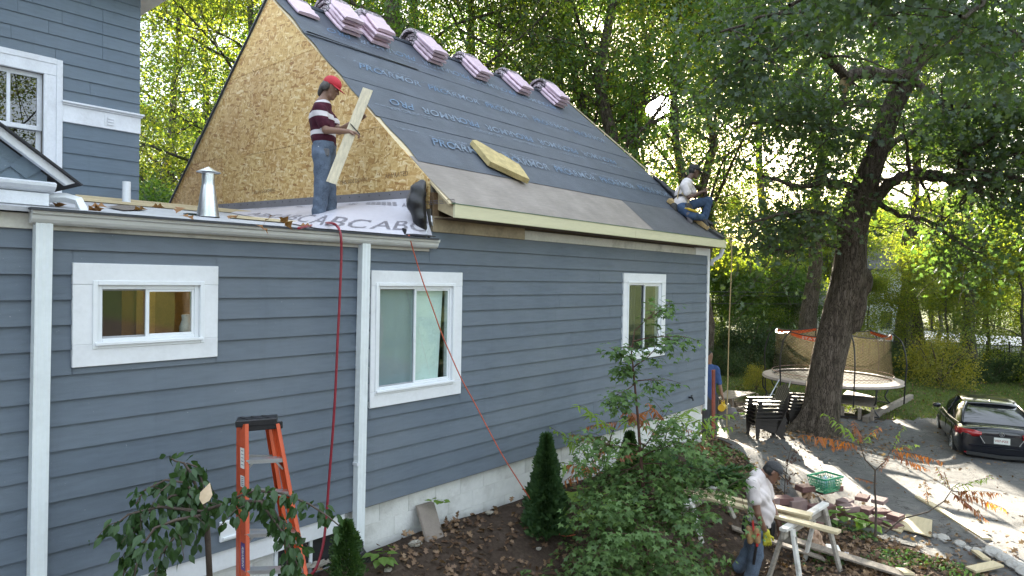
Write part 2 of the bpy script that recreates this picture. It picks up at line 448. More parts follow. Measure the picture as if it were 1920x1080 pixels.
# windows ---------------------------------------------------------
def glass(name, tint=(.75, .82, .80), rough=.0, spec=1.0):
    if name in MC: return MC[name]
    m, nt, _, _ = newmat(name)
    tr = N(nt, 'ShaderNodeBsdfTransparent'); tr.inputs[0].default_value = (*tint, 1)
    gl = N(nt, 'ShaderNodeBsdfGlossy'); gl.inputs['Roughness'].default_value = rough; gl.inputs[0].default_value = (.95, .97, 1, 1)
    lw = N(nt, 'ShaderNodeLayerWeight'); lw.inputs['Blend'].default_value = .5
    fr = N(nt, 'ShaderNodeMath', operation='POWER'); fr.inputs[1].default_value = 4; nt.links.new(lw.outputs['Facing'], fr.inputs[0])
    ml = N(nt, 'ShaderNodeMath', operation='MULTIPLY_ADD'); ml.inputs[1].default_value = .9*spec; ml.inputs[2].default_value = .05*spec; ml.use_clamp = True
    nt.links.new(fr.outputs[0], ml.inputs[0])
    mx = N(nt, 'ShaderNodeMixShader'); nt.links.new(ml.outputs[0], mx.inputs[0]); nt.links.new(tr.outputs[0], mx.inputs[1]); nt.links.new(gl.outputs[0], mx.inputs[2])
    o = N(nt, 'ShaderNodeOutputMaterial'); nt.links.new(mx.outputs[0], o.inputs[0]); MC[name] = m; return m
M_GLASS = glass('window_glass', (.93, .96, .95))
def frame_rect(mb, x0, x1, z0, z1, w, y0, y1):
    l, r, b, t = w if isinstance(w, tuple) else (w,)*4
    mb.box((x0, y0, z0), (x0+l, y1, z1)); mb.box((x1-r, y0, z0), (x1, y1, z1))
    mb.box((x0+l, y0, z0), (x1-r, y1, z0+b)); mb.box((x0+l, y0, z1-t), (x1-r, y1, z1))
def wall_window(k, slide):
    x0, x1, z0, z1 = WIN[k]; l, r, b, t = TRW[k]; o = OPEN[k]
    w = MB(); frame_rect(w, o[0], o[1], o[2], o[3], .035, 5.47, 5.56)
    win = w.build('window', M_VINYL, house, bevel=.003)
    for (a, c) in (((x0, z1-t), (x1, z1)), ((x0, z0), (x1, z0+b))):
        q = MB(); q.box((a[0], 5.452, a[1]), (c[0], 5.499, c[1])); q.build('trim_board', M_WHITE, win, bevel=.003)
    for (a, c) in (((x0, z0+b), (x0+l, z1-t)), ((x1-r, z0+b), (x1, z1-t))):
        q = MB(); q.box((a[0], 5.4535, a[1]+.001), (c[0], 5.4985, c[1]-.001)); q.build('trim_board', M_WHITE, win, bevel=.003)
    # stepped casing inside the trim
    q = MB(); frame_rect(q, o[0]-.035, o[1]+.035, o[2]-.035, o[3]+.03, .034, 5.444, 5.4525); q.build('casing', M_VINYL, win, bevel=.003)
    q = MB(); q.box((o[0]-.02, 5.425, o[2]-.012), (o[1]+.02, 5.4435, o[2]+.012)); q.build('sill', M_VINYL, win, bevel=.003)
    xm = o[0] + (o[1]-o[0])*slide
    ix0, ix1, iz0, iz1 = o[0]+.035, o[1]-.035, o[2]+.035, o[3]-.035
    q = MB(); frame_rect(q, xm-.022, ix1, iz0, iz1, (.026, .02, .02, .02), 5.478, 5.498); q.build('sash', M_VINYL, win, bevel=.002)
    q = MB(); frame_rect(q, ix0, xm+.012, iz0, iz1, (.01, .028, .014, .01), 5.500, 5.518); q.build('screen_frame', plain('grey_screen_frame', (.33,.34,.36), .4, .05), win, bevel=.002)
    q = MB(); q.box((xm, 5.486, iz0+.02), (ix1-.02, 5.489, iz1-.02)); q.build('pane', M_GLASS, win)
    q = MB(); q.box((ix0+.01, 5.508, iz0+.014), (xm-.014, 5.511, iz1-.01)); q.build('pane', glass('screened_glass', (.74,.77,.79)), win)
    return win, (ix0, xm, ix1, iz0, iz1)
wa, ga = wall_window('a', .485); wb, gb = wall_window('b', .50); wc, gc = wall_window('c', .52)
# rooms behind the windows
def room(k, mats, depth, floor=2.0, ceil=4.2, wide=.9):
    o = OPEN[k]; x0, x1 = o[0]-wide, o[1]+wide; y0, y1 = 5.625, 5.625+depth
    q = MB()
    q.add([(x0,y1,floor),(x1,y1,floor),(x1,y1,ceil),(x0,y1,ceil)], [(0,1,2,3)], 0)
    q.add([(x0,y0,floor),(x0,y1,floor),(x0,y1,ceil),(x0,y0,ceil)], [(0,1,2,3)], 0)
    q.add([(x1,y0,floor),(x1,y1,floor),(x1,y1,ceil),(x1,y0,ceil)], [(0,1,2,3)], 0)
    q.add([(x0,y0,ceil),(x1,y0,ceil),(x1,y1,ceil),(x0,y1,ceil)], [(0,1,2,3)], 1)
    q.add([(x0,y0,floor),(x1,y0,floor),(x1,y1,floor),(x0,y1,floor)], [(0,1,2,3)], 2)
    return q.build('room', mats, house, fix=False)
rm = room('a', [plain('olive_room_wall', (.30,.22,.08), .8), plain('pale_ceiling', (.62,.56,.38), .8), M_OLDWOOD], 1.6)
lamp = bpy.data.materials.new('warm_lamp'); lamp.use_nodes = True
lamp.node_tree.nodes['Principled BSDF'].inputs['Emission Color'].default_value = (1, .66, .24, 1)
lamp.node_tree.nodes['Principled BSDF'].inputs['Emission Strength'].default_value = .42
q = MB(); q.box((2.3, 6.3, 4.12), (3.0, 6.6, 4.17)); q.build('ceiling_lamp', lamp, rm)
q = MB(); q.box((1.35, 5.95, 2.0), (2.06, 6.0, 4.19)); q.build('room_partition', plain('dark_brown_panel', (.07,.05,.035), .7), rm)  # dark panel added behind the left pane so that it reads dark
q = MB(); q.box((2.62, 7.18, 3.15), (2.8, 7.2, 3.85)); q.build('cabinet_door', plain('cream_cabinet', (.55,.45,.22), .5), rm)
q = MB(); q.lathe([(.0, 0), (.05, 0), (.055, .07), (.045, .1), (.035, .13), (.04, .17), (0, .18)], (2.47, 5.70, 3.44), 14)
bt = q.build('plastic_bottle', plain('white_plastic', (.75,.75,.72), .4), None, smooth=True); tag(bt, 'small white plastic bottle standing inside the sill of the wide low window', 'bottle')
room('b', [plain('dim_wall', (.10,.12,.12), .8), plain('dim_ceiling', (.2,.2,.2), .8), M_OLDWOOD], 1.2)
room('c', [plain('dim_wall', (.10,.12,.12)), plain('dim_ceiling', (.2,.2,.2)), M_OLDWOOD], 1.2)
def curtain(x0, x1, z0, z1, y, mat, name='curtain', lean=0, amp=.012):
    q = MB(); n = 26
    vs = []
    for i in range(n+1):
        t = i/n; x = x0+(x1-x0)*t; w = amp*sin(t*26)
        vs += [(x + lean*0, y+w, z0), (x + lean*t, y+w, z1)]
    q.add(vs, [(2*i, 2*i+2, 2*i+3, 2*i+1) for i in range(n)])
    return q.build(name, mat, None, fix=False)
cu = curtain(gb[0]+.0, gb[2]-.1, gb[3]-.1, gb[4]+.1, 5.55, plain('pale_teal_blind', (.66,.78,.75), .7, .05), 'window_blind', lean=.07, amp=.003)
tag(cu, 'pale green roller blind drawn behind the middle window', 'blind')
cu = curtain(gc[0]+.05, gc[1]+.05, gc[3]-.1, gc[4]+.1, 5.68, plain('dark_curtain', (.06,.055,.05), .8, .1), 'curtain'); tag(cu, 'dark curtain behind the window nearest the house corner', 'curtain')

# foundation -------------------------------------------------------
mb = MB(); mb.box((-3.5, 5.55, 0), (12.16, 5.7, 1.598)); fnd = mb.build('foundation', plain('painted_mortar', (.60,.605,.59), .8, .1, 3, .4, 40, dirt=.2), house)
M_BLOCK = plain('white_painted_block', (.64,.645,.625), .75, .08, 1.6, .8, 45, dirt=.42, bdist=.006)
bm_ = MB(); bm_.box((-.1965, -.02, -.0975), (.1965, .02, .0975)); bmesh_ = bm_.mesh('block')
nb = 0
for r_ in range(5):
    z = 1.615 - .1 - r_*.2
    x = .2 + (r_ % 2)*.2
    while x < 12.1:
        if r_ in (1, 2) and 3.25 < x < 4.05 or (r_ == 0 and x < 4.0): x += .4; continue
        if z + .1 > gz(x, 5.45) - .05:
            o = link('block', bmesh_, M_BLOCK, fnd); o.location = Vector((x, 5.5645 + r2.uniform(-.0015, .0015), z - .017)) - wl(fnd); nb += 1
            if nb == 1: 
                md = None
        x += .4
mb = MB(); mb.box((-3.5, 5.488, 1.45), (3.93, 5.516, 1.618)); mb.build('skirt_board', M_WHITE, house, bevel=.003)
# basement window in a well
mb = MB(); frame_rect(mb, 3.2, 4.05, 1.08, 1.47, (.03, .03, .04, .02), 5.52, 5.56); bw = mb.build('basement_window', M_TRIM, house)
mb = MB(); mb.box((3.56, 5.52, 1.1), (3.59, 5.555, 1.45)); mb.build('mullion', M_TRIM, bw)
mb = MB(); mb.box((3.23, 5.54, 1.1), (3.56, 5.545, 1.45)); mb.box((3.59, 5.54, 1.1), (4.03, 5.545, 1.45)); mb.build('pane', plain('dark_basement_glass', (.03,.032,.035), .15, .1), bw)
# vent cover on the wall behind the ladder
mb = MB(); mb.box((2.66, 5.455, 1.70), (2.86, 5.48, 1.87)); mb.box((2.68, 5.44, 1.715), (2.84, 5.456, 1.74)); mb.build('vent_cover', M_VINYL, house, bevel=.004)
# hose tap near the corner
mb = MB(); mb.tube([(11.45, 5.47, 1.83), (11.45, 5.40, 1.83), (11.45, 5.38, 1.78)], .018, 6); mb.tube([(11.42, 5.41, 1.87), (11.48, 5.41, 1.87)], .012, 6); mb.tube([(11.45, 5.41, 1.83), (11.45, 5.41, 1.87)], .01, 6); mb.build('hose_tap', M_BLACK, house)

# gutter + downspouts ----------------------------------------------
prof = [(5.462, 4.365), (5.462, 4.285), (5.415, 4.275), (5.392, 4.29), (5.378, 4.31), (5.372, 4.335), (5.355, 4.345), (5.352, 4.372), (5.362, 4.374), (5.364, 4.355), (5.38, 4.345), (5.385, 4.318), (5.40, 4.298), (5.42, 4.287), (5.45, 4.295), (5.45, 4.365)]
mb = MB()
n = len(prof)
for (xa, xb) in ((1.31, 5.03),):
    vs = [(xa, y, z) for y, z in prof] + [(xb, y, z) for y, z in prof]
    mb.add(vs, [(i, (i+1) % n, n+(i+1) % n, n+i) for i in range(n)])
mb.prism([(1.306, y, z) for y, z in prof[:8]], (.004, 0, 0)); mb.prism([(5.031, y, z) for y, z in prof[:8]], (.004, 0, 0))
gut = mb.build('gutter', M_GUTTER, house)
mb = MB(); mb.box((1.29, 5.35, 4.374), (5.0, 5.62, 4.384)); mb.box((1.29, 5.33, 4.366), (5.0, 5.352, 4.384)) ; mb.build('drip_edge', plain('dark_drip_edge', (.035,.04,.05), .6, .3), gut)
def downspout(x, zb, zt, w=.10, d=.072, name='downspout'):
    mb = MB(); y1 = 5.47; y0 = y1-d; pts = []
    n = 5
    for i in range(n+1):
        xx = x-w/2 + w*i/n; pts.append((xx, y0 + (.004 if i % 2 else 0)))
    pts += [(x+w/2+.002, y1), (x-w/2-.002, y1)]
    lean = .03
    V = [(px_, py_, zt) for px_, py_ in pts] + [(px_-lean, py_, zb) for px_, py_ in pts]
    k = len(pts); mb.add(V, [(i, (i+1) % k, k+(i+1) % k, k+i) for i in range(k)] + [tuple(range(k)), tuple(range(k, 2*k))[::-1]])
    o = mb.build(name, plain('downspout_white', (.70,.75,.77), .4, .04, 3, .05, 20, dirt=.1), house)
    for z in (zb + (zt-zb)*.27,):
        q = MB(); q.box((x-w/2-.035, y0-.003, z), (x-w/2-.005, y1, z+.03)); q.build('strap', M_TRIM, o)
    return o
downspout(1.385, .9, 4.285); downspout(4.085, 1.27, 4.285)
mb = MB(); mb.tube([(12.33, 5.25, 4.6), (12.33, 5.3, 4.46), (12.27, 5.42, 4.38), (12.27, 5.45, 4.28)], .04, 8); mb.build('downspout_elbow', M_TRIM, house, smooth=True)

# gable of strand board ---------------------------------------------
YR, ZR = 8.98, 8.0; YE, ZE = 5.2, 4.77; YBK = 2*YR - YE
SL = hypot(YR-YE, ZR-ZE); SC = ((YR-YE)/SL, (ZR-ZE)/SL)
def RP(x, s, n=0.0):
    return Vector((x, YE + s*SC[0] - n*SC[1], ZE + s*SC[1] + n*SC[0]))
def osb_mat():
    m, nt, _, _ = newmat('strand_board')
    tc = N(nt, 'ShaderNodeTexCoord'); oi = N(nt, 'ShaderNodeObjectInfo')
    base = tc.outputs['Object']
    nd = N(nt, 'ShaderNodeTexNoise'); nd.inputs['Scale'].default_value = 7; nt.links.new(base, nd.inputs['Vector'])
    bv = mix(nt, .04, base, nd.outputs['Color'], 'ADD')
    cols = []; hs = []
    for i, (ang, sc) in enumerate(((.5, (6, 11, 42)), (-.75, (6, 10, 38)), (1.3, (6, 12, 45)), (-.15, (6, 11, 40)))):
        mp = N(nt, 'ShaderNodeMapping'); mp.inputs['Rotation'].default_value = (ang, 0, 0)
        nt.links.new(bv, mp.inputs['Vector'])
        mp2 = N(nt, 'ShaderNodeMapping'); mp2.inputs['Scale'].default_value = sc; mp2.inputs['Location'].default_value = (0, i*3.3, i*7.7); nt.links.new(mp.outputs[0], mp2.inputs['Vector'])
        v = N(nt, 'ShaderNodeTexVoronoi'); v.inputs['Scale'].default_value = 1; nt.links.new(mp2.outputs[0], v.inputs['Vector'])
        sp = N(nt, 'ShaderNodeSeparateColor'); nt.links.new(v.outputs['Color'], sp.inputs[0]); cols.append((sp.outputs[0], sp.outputs[1]))
    m1 = N(nt, 'ShaderNodeMath', operation='GREATER_THAN'); m1.inputs[1].default_value = .52; nt.links.new(cols[0][1], m1.inputs[0])
    m2 = N(nt, 'ShaderNodeMath', operation='GREATER_THAN'); m2.inputs[1].default_value = .55; nt.links.new(cols[2][1], m2.inputs[0])
    m3 = N(nt, 'ShaderNodeMath', operation='GREATER_THAN'); m3.inputs[1].default_value = .6; nt.links.new(cols[3][1], m3.inputs[0])
    a = mix(nt, m1.outputs[0], cols[1][0], cols[0][0]); b = mix(nt, m2.outputs[0], a, cols[2][0]); c = mix(nt, m3.outputs[0], b, cols[3][0])
    col = ramp(nt, c, [(0, (.36, .20, .07)), (.18, (.54, .35, .13)), (.5, (.67, .49, .22)), (.8, (.76, .60, .31)), (1, (.85, .74, .48))])
    big = noise(nt, base, 1.5, 3); br = ramp(nt, big, [(.35, (1.04, 1.0, .92)), (.65, (.93, .84, .76))])
    col = mix(nt, 1, col, br, 'MULTIPLY')
    rr = ramp(nt, oi.outputs['Random'], [(0, (.98, .90, .86)), (.5, (1, 1, 1)), (1, (1.0, .95, .82))]); col = mix(nt, 1, col, rr, 'MULTIPLY')
    g = noise(nt, base, 140, 3); col = mix(nt, ramp(nt, g, [(.35, .35), (.5, 0)]), col, (.22, .14, .06))
    finish(m, nt, col, .6, c, .35, .004, spec=.3); return m
M_OSB = osb_mat()
gab = [(YE+.06, ZE+.02), (YBK-.06, ZE+.02), (YR, ZR-.03)]
MBs = MB(); MBs.prism([(5.04, y, z) for y, z in [(5.5, 4.3), (12.46, 4.3), (12.46, 5.0), (YR, 7.95), (5.5, 5.0)]], (.05, 0, 0)); MBs.build('gable_wall', plain('wall_sheathing', (.16,.15,.13)), house)
def panel(y0, y1, z0, z1, x=5.02):
    p = [(5.53, 4.28), (12.5, 4.28), (12.5, 5.02), (YR, ZR-.04), (5.53, 5.04)]
    for a, b, c in ((1, 0, y1-.003), (-1, 0, -(y0+.003)), (0, 1, z1-.003), (0, -1, -(z0+.003))):
        p = poly_clip(p, a, b, c)
    if len(p) < 3: return
    q = MB(); q.prism([(x + r2.uniform(-.002, .002), y, z) for y, z in p], (.018, 0, 0)); q.build('osb_panel', M_OSB, house)
panel(5.4, 9.68, 4.2, 5.75); panel(9.68, 10.34, 4.2, 5.93); panel(10.34, 12.6, 4.2, 5.80)
panel(5.4, 10.34, 5.75, 6.97); panel(10.34, 12.6, 5.80, 6.97) ; panel(5.4, 12.6, 6.97, 8.1)
# panels print: rows of tiny stencilled marks
pm = MB()
for (y, z, s_, t_) in ((9.35, 4.98+.17, .07, 'PS2-10 SHEATHING'), (7.2, 5.12, .07, 'THIS SIDE DOWN'), (6.3, 5.12, .08, 'APA RATED')):
    put_text(pm, t_, (5.0145, y, z), (0, -1, 0), (0, 0, 1), s_)
pm.build('stencil_print', plain('stencil_ink', (.24,.145,.07), .8, .4), house, fix=False)

# roof ----------------------------------------------------------------
mb = MB()
X0, X1 = 5.06, 12.26
def slab(mb, x0, x1, s0, s1, n0, n1, back=False):
    f = (lambda x, s, n: RP(x, s, n)) if not back else (lambda x, s, n: Vector((x, 2*YR - RP(x, s, n).y, RP(x, s, n).z)))
    vs = [f(x0, s0, n0), f(x1, s0, n0), f(x1, s1, n0), f(x0, s1, n0), f(x0, s0, n1), f(x1, s0, n1), f(x1, s1, n1), f(x0, s1, n1)]
    mb.add(vs, [(0,3,2,1),(4,5,6,7),(0,1,5,4),(1,2,6,5),(2,3,7,6),(3,0,4,7)])
slab(mb, X0-.035, X1, 0, SL, -.035, -.012); mb.build('roof_deck', M_PINE, house)
mb = MB(); slab(mb, X0-.04, X1, -.02, SL, -.035, -.006, True); mb.build('roof_deck', M_PINE, house)
def under_mat(name, c, wr=1.0, fib=.5):
    m, nt, _, _ = newmat(name)
    v = coords(nt, (1, 1, 1)); vs = coords(nt, (1.2, 14, 14))
    n1 = noise(nt, v, 3, 5); n2 = noise(nt, vs, 5, 6, .65); n3 = noise(nt, v, 60, 4)
    f = mix(nt, .5, n1, n2); col = ramp(nt, f, [(.3, tuple(x*.72 for x in c)), (.5, c), (.7, tuple(x*1.35 for x in c))])
    col = mix(nt, ramp(nt, n3, [(.62, 0), (.75, fib)]), col, tuple(min(1, x*2.6) for x in c))
    h = mix(nt, .7, n3, n2)
    finish(m, nt, col, .58, h, .55*wr, .008, spec=.35); return m
M_UND = under_mat('blue_grey_underlayment', (.072, .084, .105))
M_UNB = under_mat('taupe_starter_sheet', (.235, .205, .18), .6, .15)
M_UNG = under_mat('dark_grey_starter_sheet', (.098, .10, .105), .6, .3)
def wavy(name, mat, x0f, x1, s0, s1, lift, seed, nx=90, ns=8, parent=house, amp=.006, th=.004):
    V = []; 
    rr = random.Random(seed)
    for j in range(ns+1):
        t = j/ns; s = s0 + (s1-s0)*t
        for i in range(nx+1):
            u = i/nx; x0 = x0f(s) ; x = x0 + (x1-x0)*u
            w = mnoise.noise((x*1.3+seed, s*3, seed))*amp + mnoise.noise((x*5+seed, s*9, 3.3))*amp*.35
            ed = (1-t)**4
            V.append(RP(x, s, lift + th + abs(w)*.8 + ed*.003*(1+1.5*mnoise.noise((x*2.1, seed, 0)))))
    n1_ = (nx+1)
    F = [(j*n1_+i, j*n1_+i+1, (j+1)*n1_+i+1, (j+1)*n1_+i) for j in range(ns) for i in range(nx)]
    # skirt down to the deck along the lower and left edge
    b = len(V); low = [i for i in range(n1_)]
    for i in low: V.append(V[i] - Vector((0, -SC[1]*(lift+.008), SC[0]*(lift+.008))))
    F += [(i+1, i, b+i, b+i+1) for i in range(nx)]
    q = MB(); q.v = V; q.f = F; q.m = [0]*len(F)
    return q.build(name, mat, parent, smooth=True, fix=False, sharp=40)
seams = [.80, 1.74, 2.66, 3.78, 4.93]
e_ = lambda off, k: (lambda s: 5.03 + off + .02*sin(s*7+k))
wavy('starter_sheet', M_UNB, lambda s: 5.035 + .0*s + max(0, .45-s)*.1, 9.6, 0.0, .9, -.010, 1)
wavy('starter_sheet', M_UNG, lambda s: 9.53, 12.24, 0.0, .9, -.006, 2)
und = []
for i in range(4):
    und.append(wavy('underlayment_strip', M_UND, e_([.08, .0, .0, .02][i], i), 12.27, seams[i], seams[i+1]+.1 if i < 3 else 4.97, -.006 + .003*0 + .0035*(i), 10+i, amp=.004))
mb = MB(); slab(mb, X0-.07, 12.2, -.02, SL, -.004, .004, True); mb.build('underlayment_strip', M_UND, house)
mb = MB(); mb.tube([RP(x, SL, .01) + Vector((0, 0, .012)) for x in (5.05, 7, 9, 11, 12.25)], .035, 6, sq=1); mb.build('ridge_strip', M_UND, house)
# seam shadows lifted lips at the gable edge
for (s_, x_, L_, up_) in ((3.80, 5.06, 2.0, .03),):
    q = MB(); vs = []; n = 24
    for i in range(n+1):
        t = i/n; x = x_+L_*t; h = up_*(1-t)**1.5 + .012
        vs += [RP(x, s_+.03, .02), RP(x, s_-.015, .014+h), RP(x, s_-.017, .010+h)]
    q.add(vs, [(3*i+a, 3*i+3+a, 3*i+4+a, 3*i+1+a) for i in range(n) for a in (0, 1)]); q.build('lifted_lip', M_BLACK, und[0], fix=False)
# lettering on the underlayment: repeated blue/pale italic logo rows with small print between
M_INKB = plain('blue_ink', (.10,.17,.27), .55, .35, 9); M_INKP = plain('pale_ink', (.17,.22,.29), .55, .4, 9)
lg = MB(); rr = random.Random(5)
rows = [(1.36, 5.62, 0), (2.28, 5.2, 1), (3.20, 5.52, 0), (4.28, 5.25, 1)]
exf = Vector((1, 0, 0)); eyf = Vector((0, SC[0], SC[1]))
for (s_, xs_, flip) in rows:
    x = xs_ - 1.25
    while x < 12:
        for (st, dx, mi) in (('PRO', 0, 0), ('ARMOR', .36, 1)):
            V, F = text_mesh(st, .27, .6, .004)
            sg = -1 if flip else 1
            vs = []
            for v in V:
                lx = dx + v[0]*.82; ly = v[1] - .08
                vs.append(RP(x + (lx if not flip else .8-lx), s_ + sg*ly*(1 if not flip else 1), .0142))
            if all(5.16 < v.x < 12.15 for v in vs) and not (x+.4 > 12): lg.add(vs, F, mi)
        for kk in range(3):
            ss = s_ + (.17 if not flip else -.19) - .028*kk; xx = x + rr.uniform(-.1, .5)
            for w_ in range(9):
                L_ = rr.uniform(.03, .11)
                if 5.2 < xx < 12.1 and rr.random() < .8: lg.add([RP(xx, ss, .0142), RP(xx+L_, ss, .0142), RP(xx+L_+.003, ss+.009, .0142), RP(xx+.003, ss+.009, .0142)], [(0,1,2,3)], 1)
                xx += L_ + .02
        x += 1.28
lg.build('logo_print', [M_INKB, M_INKP], house, fix=False)['kind'] = 'stuff'
# eave: fascia, green drip line, end rafter
mb = MB(); mb.box((5.07, 5.165, 4.61), (8.9, 5.20, 4.757)); mb.build('fascia_board', M_FASCIA, house, bevel=.003)
mb = MB(); mb.box((8.903, 5.165, 4.612), (12.28, 5.20, 4.758)); mb.build('fascia_board', M_FASCIA, house, bevel=.003)
mb = MB(); mb.box((5.05, 5.158, 4.757), (12.28, 5.21, 4.763)); mb.build('drip_edge', plain('green_strip', (.03,.12,.06), .5, .1), house)
for x in [5.10 + .6*i for i in range(12)]:
    q = MB(); q.prism([(x, 5.205, 4.612), (x, 5.205, 4.73), (x, 5.495, 4.975), (x, 5.495, 4.72)], (.038, 0, 0))
    q.build('rafter_tail', M_PINE if x < 5.2 else plain('brown_old_sheathing', (.085,.052,.032)), house)
q = MB(); q.box((5.03, 5.47, 4.64), (5.12, 5.53, 4.9)); q.build('post_end', plain('old_brown_lumber', (.17,.11,.06), .7, .3, dirt=.3), house)
q = MB(); q.box((5.13, 5.455, 4.72), (5.22, 5.49, 4.80)); q.build('joist_hanger', M_STEEL, house)
q = MB(); q.box((5.03, 5.21, 4.605), (12.2, 5.45, 4.612)) ; q.build('soffit_ply', plain('brown_old_sheathing', (.085,.052,.032)), house)
# black strip down the far rake
q = MB(); vs = []
for i in range(41):
    t = i/40; s = SL*t; p = RP(5.0, s, 0); y = 2*YR - p.y
    w = .03 + .02*mnoise.noise((t*9, 1, 1)) + (.05 if .36 < t < .44 else 0) + (.05 if .64 < t < .72 else 0)*0
    vs += [(4.995, y, p.z+w), (4.995, y, p.z-.012), (5.3, y, p.z+w)]
q.add(vs, [(3*i, 3*i+3, 3*i+4, 3*i+1) for i in range(40)] + [(3*i, 3*i+2, 3*i+5, 3*i+3) for i in range(40)]); q.build('rake_membrane', M_BLACK, house, fix=False)
q = MB(); q.bar(RP(12.29, .8, .03), RP(12.29, SL, .03), .02, .02); q.build('rake_batten', M_PINE, house)

# low lean-to roof -----------------------------------------------------
def LZ(y): return 4.385 + .118*(y-5.4)
def LR(px, py, dz=0):
    r = ray(px, py); s = (LZ(0)+dz-CAMZ)/(r.z - .118*r.y); return CAM + r*s
q = MB(); q.add([(-3.4, 5.40, LZ(5.4)-.03), (5.02, 5.40, LZ(5.4)-.03), (5.02, 12.4, LZ(12.4)-.03), (-3.4, 12.4, LZ(12.4)-.03), (-3.4, 5.40, LZ(5.4)), (5.02, 5.40, LZ(5.4)), (5.02, 12.4, LZ(12.4)), (-3.4, 12.4, LZ(12.4))],
    [(0,3,2,1),(4,5,6,7),(0,1,5,4),(1,2,6,5),(2,3,7,6),(3,0,4,7)]); q.build('low_roof', plain('grey_white_membrane', (.36,.37,.39), .6, .15, 2, .3, 30, dirt=.3), house)
lum = []
for i, (a, b, w, h) in enumerate((((2.6, 9.0), (5.0, 9.0), .09, .05), ((2.2, 8.2), (3.9, 8.25), .10, .03), ((3.25, 6.55), (4.75, 6.2), .12, .03))):
    q = MB(); z0 = LZ(a[1])+h/2+.003; z1 = LZ(b[1])+h/2+.003
    q.bar((a[0], a[1], z0), (b[0], b[1], z1), w, h); o = q.build('roof_board', M_PINE, None, bevel=.003)
    tag(o, ['long lumber curb across the back of the low roof', 'pine board lying behind the white pipe on the low roof', 'pine board lying between the metal vent and the printed sheet'][i], 'board', 'boards lying on the low roof')
# flashing + printed membrane
q = MB(); vs = []; n = 40
for i in range(n+1):
    t = i/n; y = 10.6 - 5.0*t; zt = 5.075 - .13*t; zb = zt - .105
    vs += [(5.009 - .003*sin(t*40), y, zt), (5.002, y, zb), (5.016, y, zb)]
q.add(vs, [(3*i, 3*i+3, 3*i+4, 3*i+1) for i in range(n)] + [(3*i+1, 3*i+4, 3*i+5, 3*i+2) for i in range(n)])
q.build('flashing_strip', plain('grey_flashing', (.17,.165,.18), .55, .1, 3, .2), house, fix=False)
q = MB()
for i in range(24): 
    t = (i+.5)/24; q.lathe([(0, 0), (.007, 0), (.006, .003)], (0,0,0), 6, 0, Matrix.Translation((5.003, 10.4-4.7*t, 5.035-.125*t)) @ Matrix.Rotation(-pi/2, 4, 'Y'))
q.build('nail_heads', M_DARK, house)
A_, B_, C_ = Vector((4.998, 10.44, 4.965)), Vector((4.998, 5.62, 4.85)), Vector((3.55, 5.44, LZ(5.44)+.012))
E_ = Vector((4.99, 5.43, LZ(5.43)+.012))
D_ = Vector((4.85, 10.44, LZ(10.4)+.01))
def mem_pt(u, v, up=0):
    # u along the wall (0 far,1 near), v from wall down to the roof
    p = A_.lerp(B_, u); r = D_.lerp(C_, u/.72) if u < .72 else C_.lerp(E_, (u-.72)/.28); q_ = p.lerp(r, v)
    w = .022*sin(u*17+v*5) * v*(1-v)*3 + .03*mnoise.noise((u*6, v*2, 4.2))*v*(1-v)*4 - .09*v*(1-v)*u
    return q_ + Vector((-.6, 0, .8))*(w+up)
q = MB(); nu, nv = 120, 14
q.v = [mem_pt(i/nu, j/nv) for j in range(nv+1) for i in range(nu+1)]
q.f = [(j*(nu+1)+i, j*(nu+1)+i+1, (j+1)*(nu+1)+i+1, (j+1)*(nu+1)+i) for j in range(nv) for i in range(nu)]; q.m = [0]*len(q.f)
mem = q.build('printed_membrane', plain('silver_membrane', (.50,.49,.54), .38, .06, 2, .15, 14), house, smooth=True, fix=False)
M_INKD = plain('dark_ink', (.20,.19,.22), .6, .15)
q = MB()
Lw = (A_-B_).length
def mem_map(v):  # v.x metres along (towards the viewer's right), v.y metres up the sheet
    u = v.x/Lw; return mem_pt(u, 1 - v.y/.95, .006)
for x0_ in (1.55, 2.37, 3.19, 4.01):
    for k in range(7):   # letters cut into stripes
        V, F = text_mesh('ABC', 1, .25, .02)
    V, F = text_mesh('ABC', .40, .22, .01)
    # striped lettering: thin slices of every letter
    import bmesh
    bm = bmesh.new()
    vv = [bm.verts.new((x0_ + v[0]*1.0, .10 + v[1]*.95, 0)) for v in V]
    for f in F:
        try: bm.faces.new([vv[i] for i in f])
        except ValueError: pass
    for k in range(9):
        for yy in (.10 + k*.036, .10 + k*.036 + .012):
            g = bm.verts[:] + bm.edges[:] + bm.faces[:]
            bmesh.ops.bisect_plane(bm, geom=g, plane_co=(0, yy, 0), plane_no=(0, 1, 0))
    kill = [f for f in bm.faces if ((f.calc_center_median().y - .10) % .036) < .012]
    bmesh.ops.delete(bm, geom=kill, context='FACES')
    bm.verts.index_update(); bm.verts.ensure_lookup_table()
    vs = [mem_map(v.co) for v in bm.verts]; fs = [[v.index for v in f.verts] for f in bm.faces]
    bm.free(); q.add(vs, fs)
for x0_ in (1.2, 2.35, 3.5, 4.45):
    put_text(q, 'ABC', (x0_, .78, 0), (1, 0, 0), (0, 1, 0), .10, .2, hfun=mem_map, bold=.01)
    for k in range(3): 
        for j in range(6): 
            a = x0_+.35+.09*j; q.add([mem_map(Vector(t)) for t in ((a, .80+.03*k, 0), (a+.07, .80+.03*k, 0), (a+.07, .812+.03*k, 0), (a, .812+.03*k, 0))], [(0,1,2,3)])
q.build('printed_letters', M_INKD, mem, fix=False)
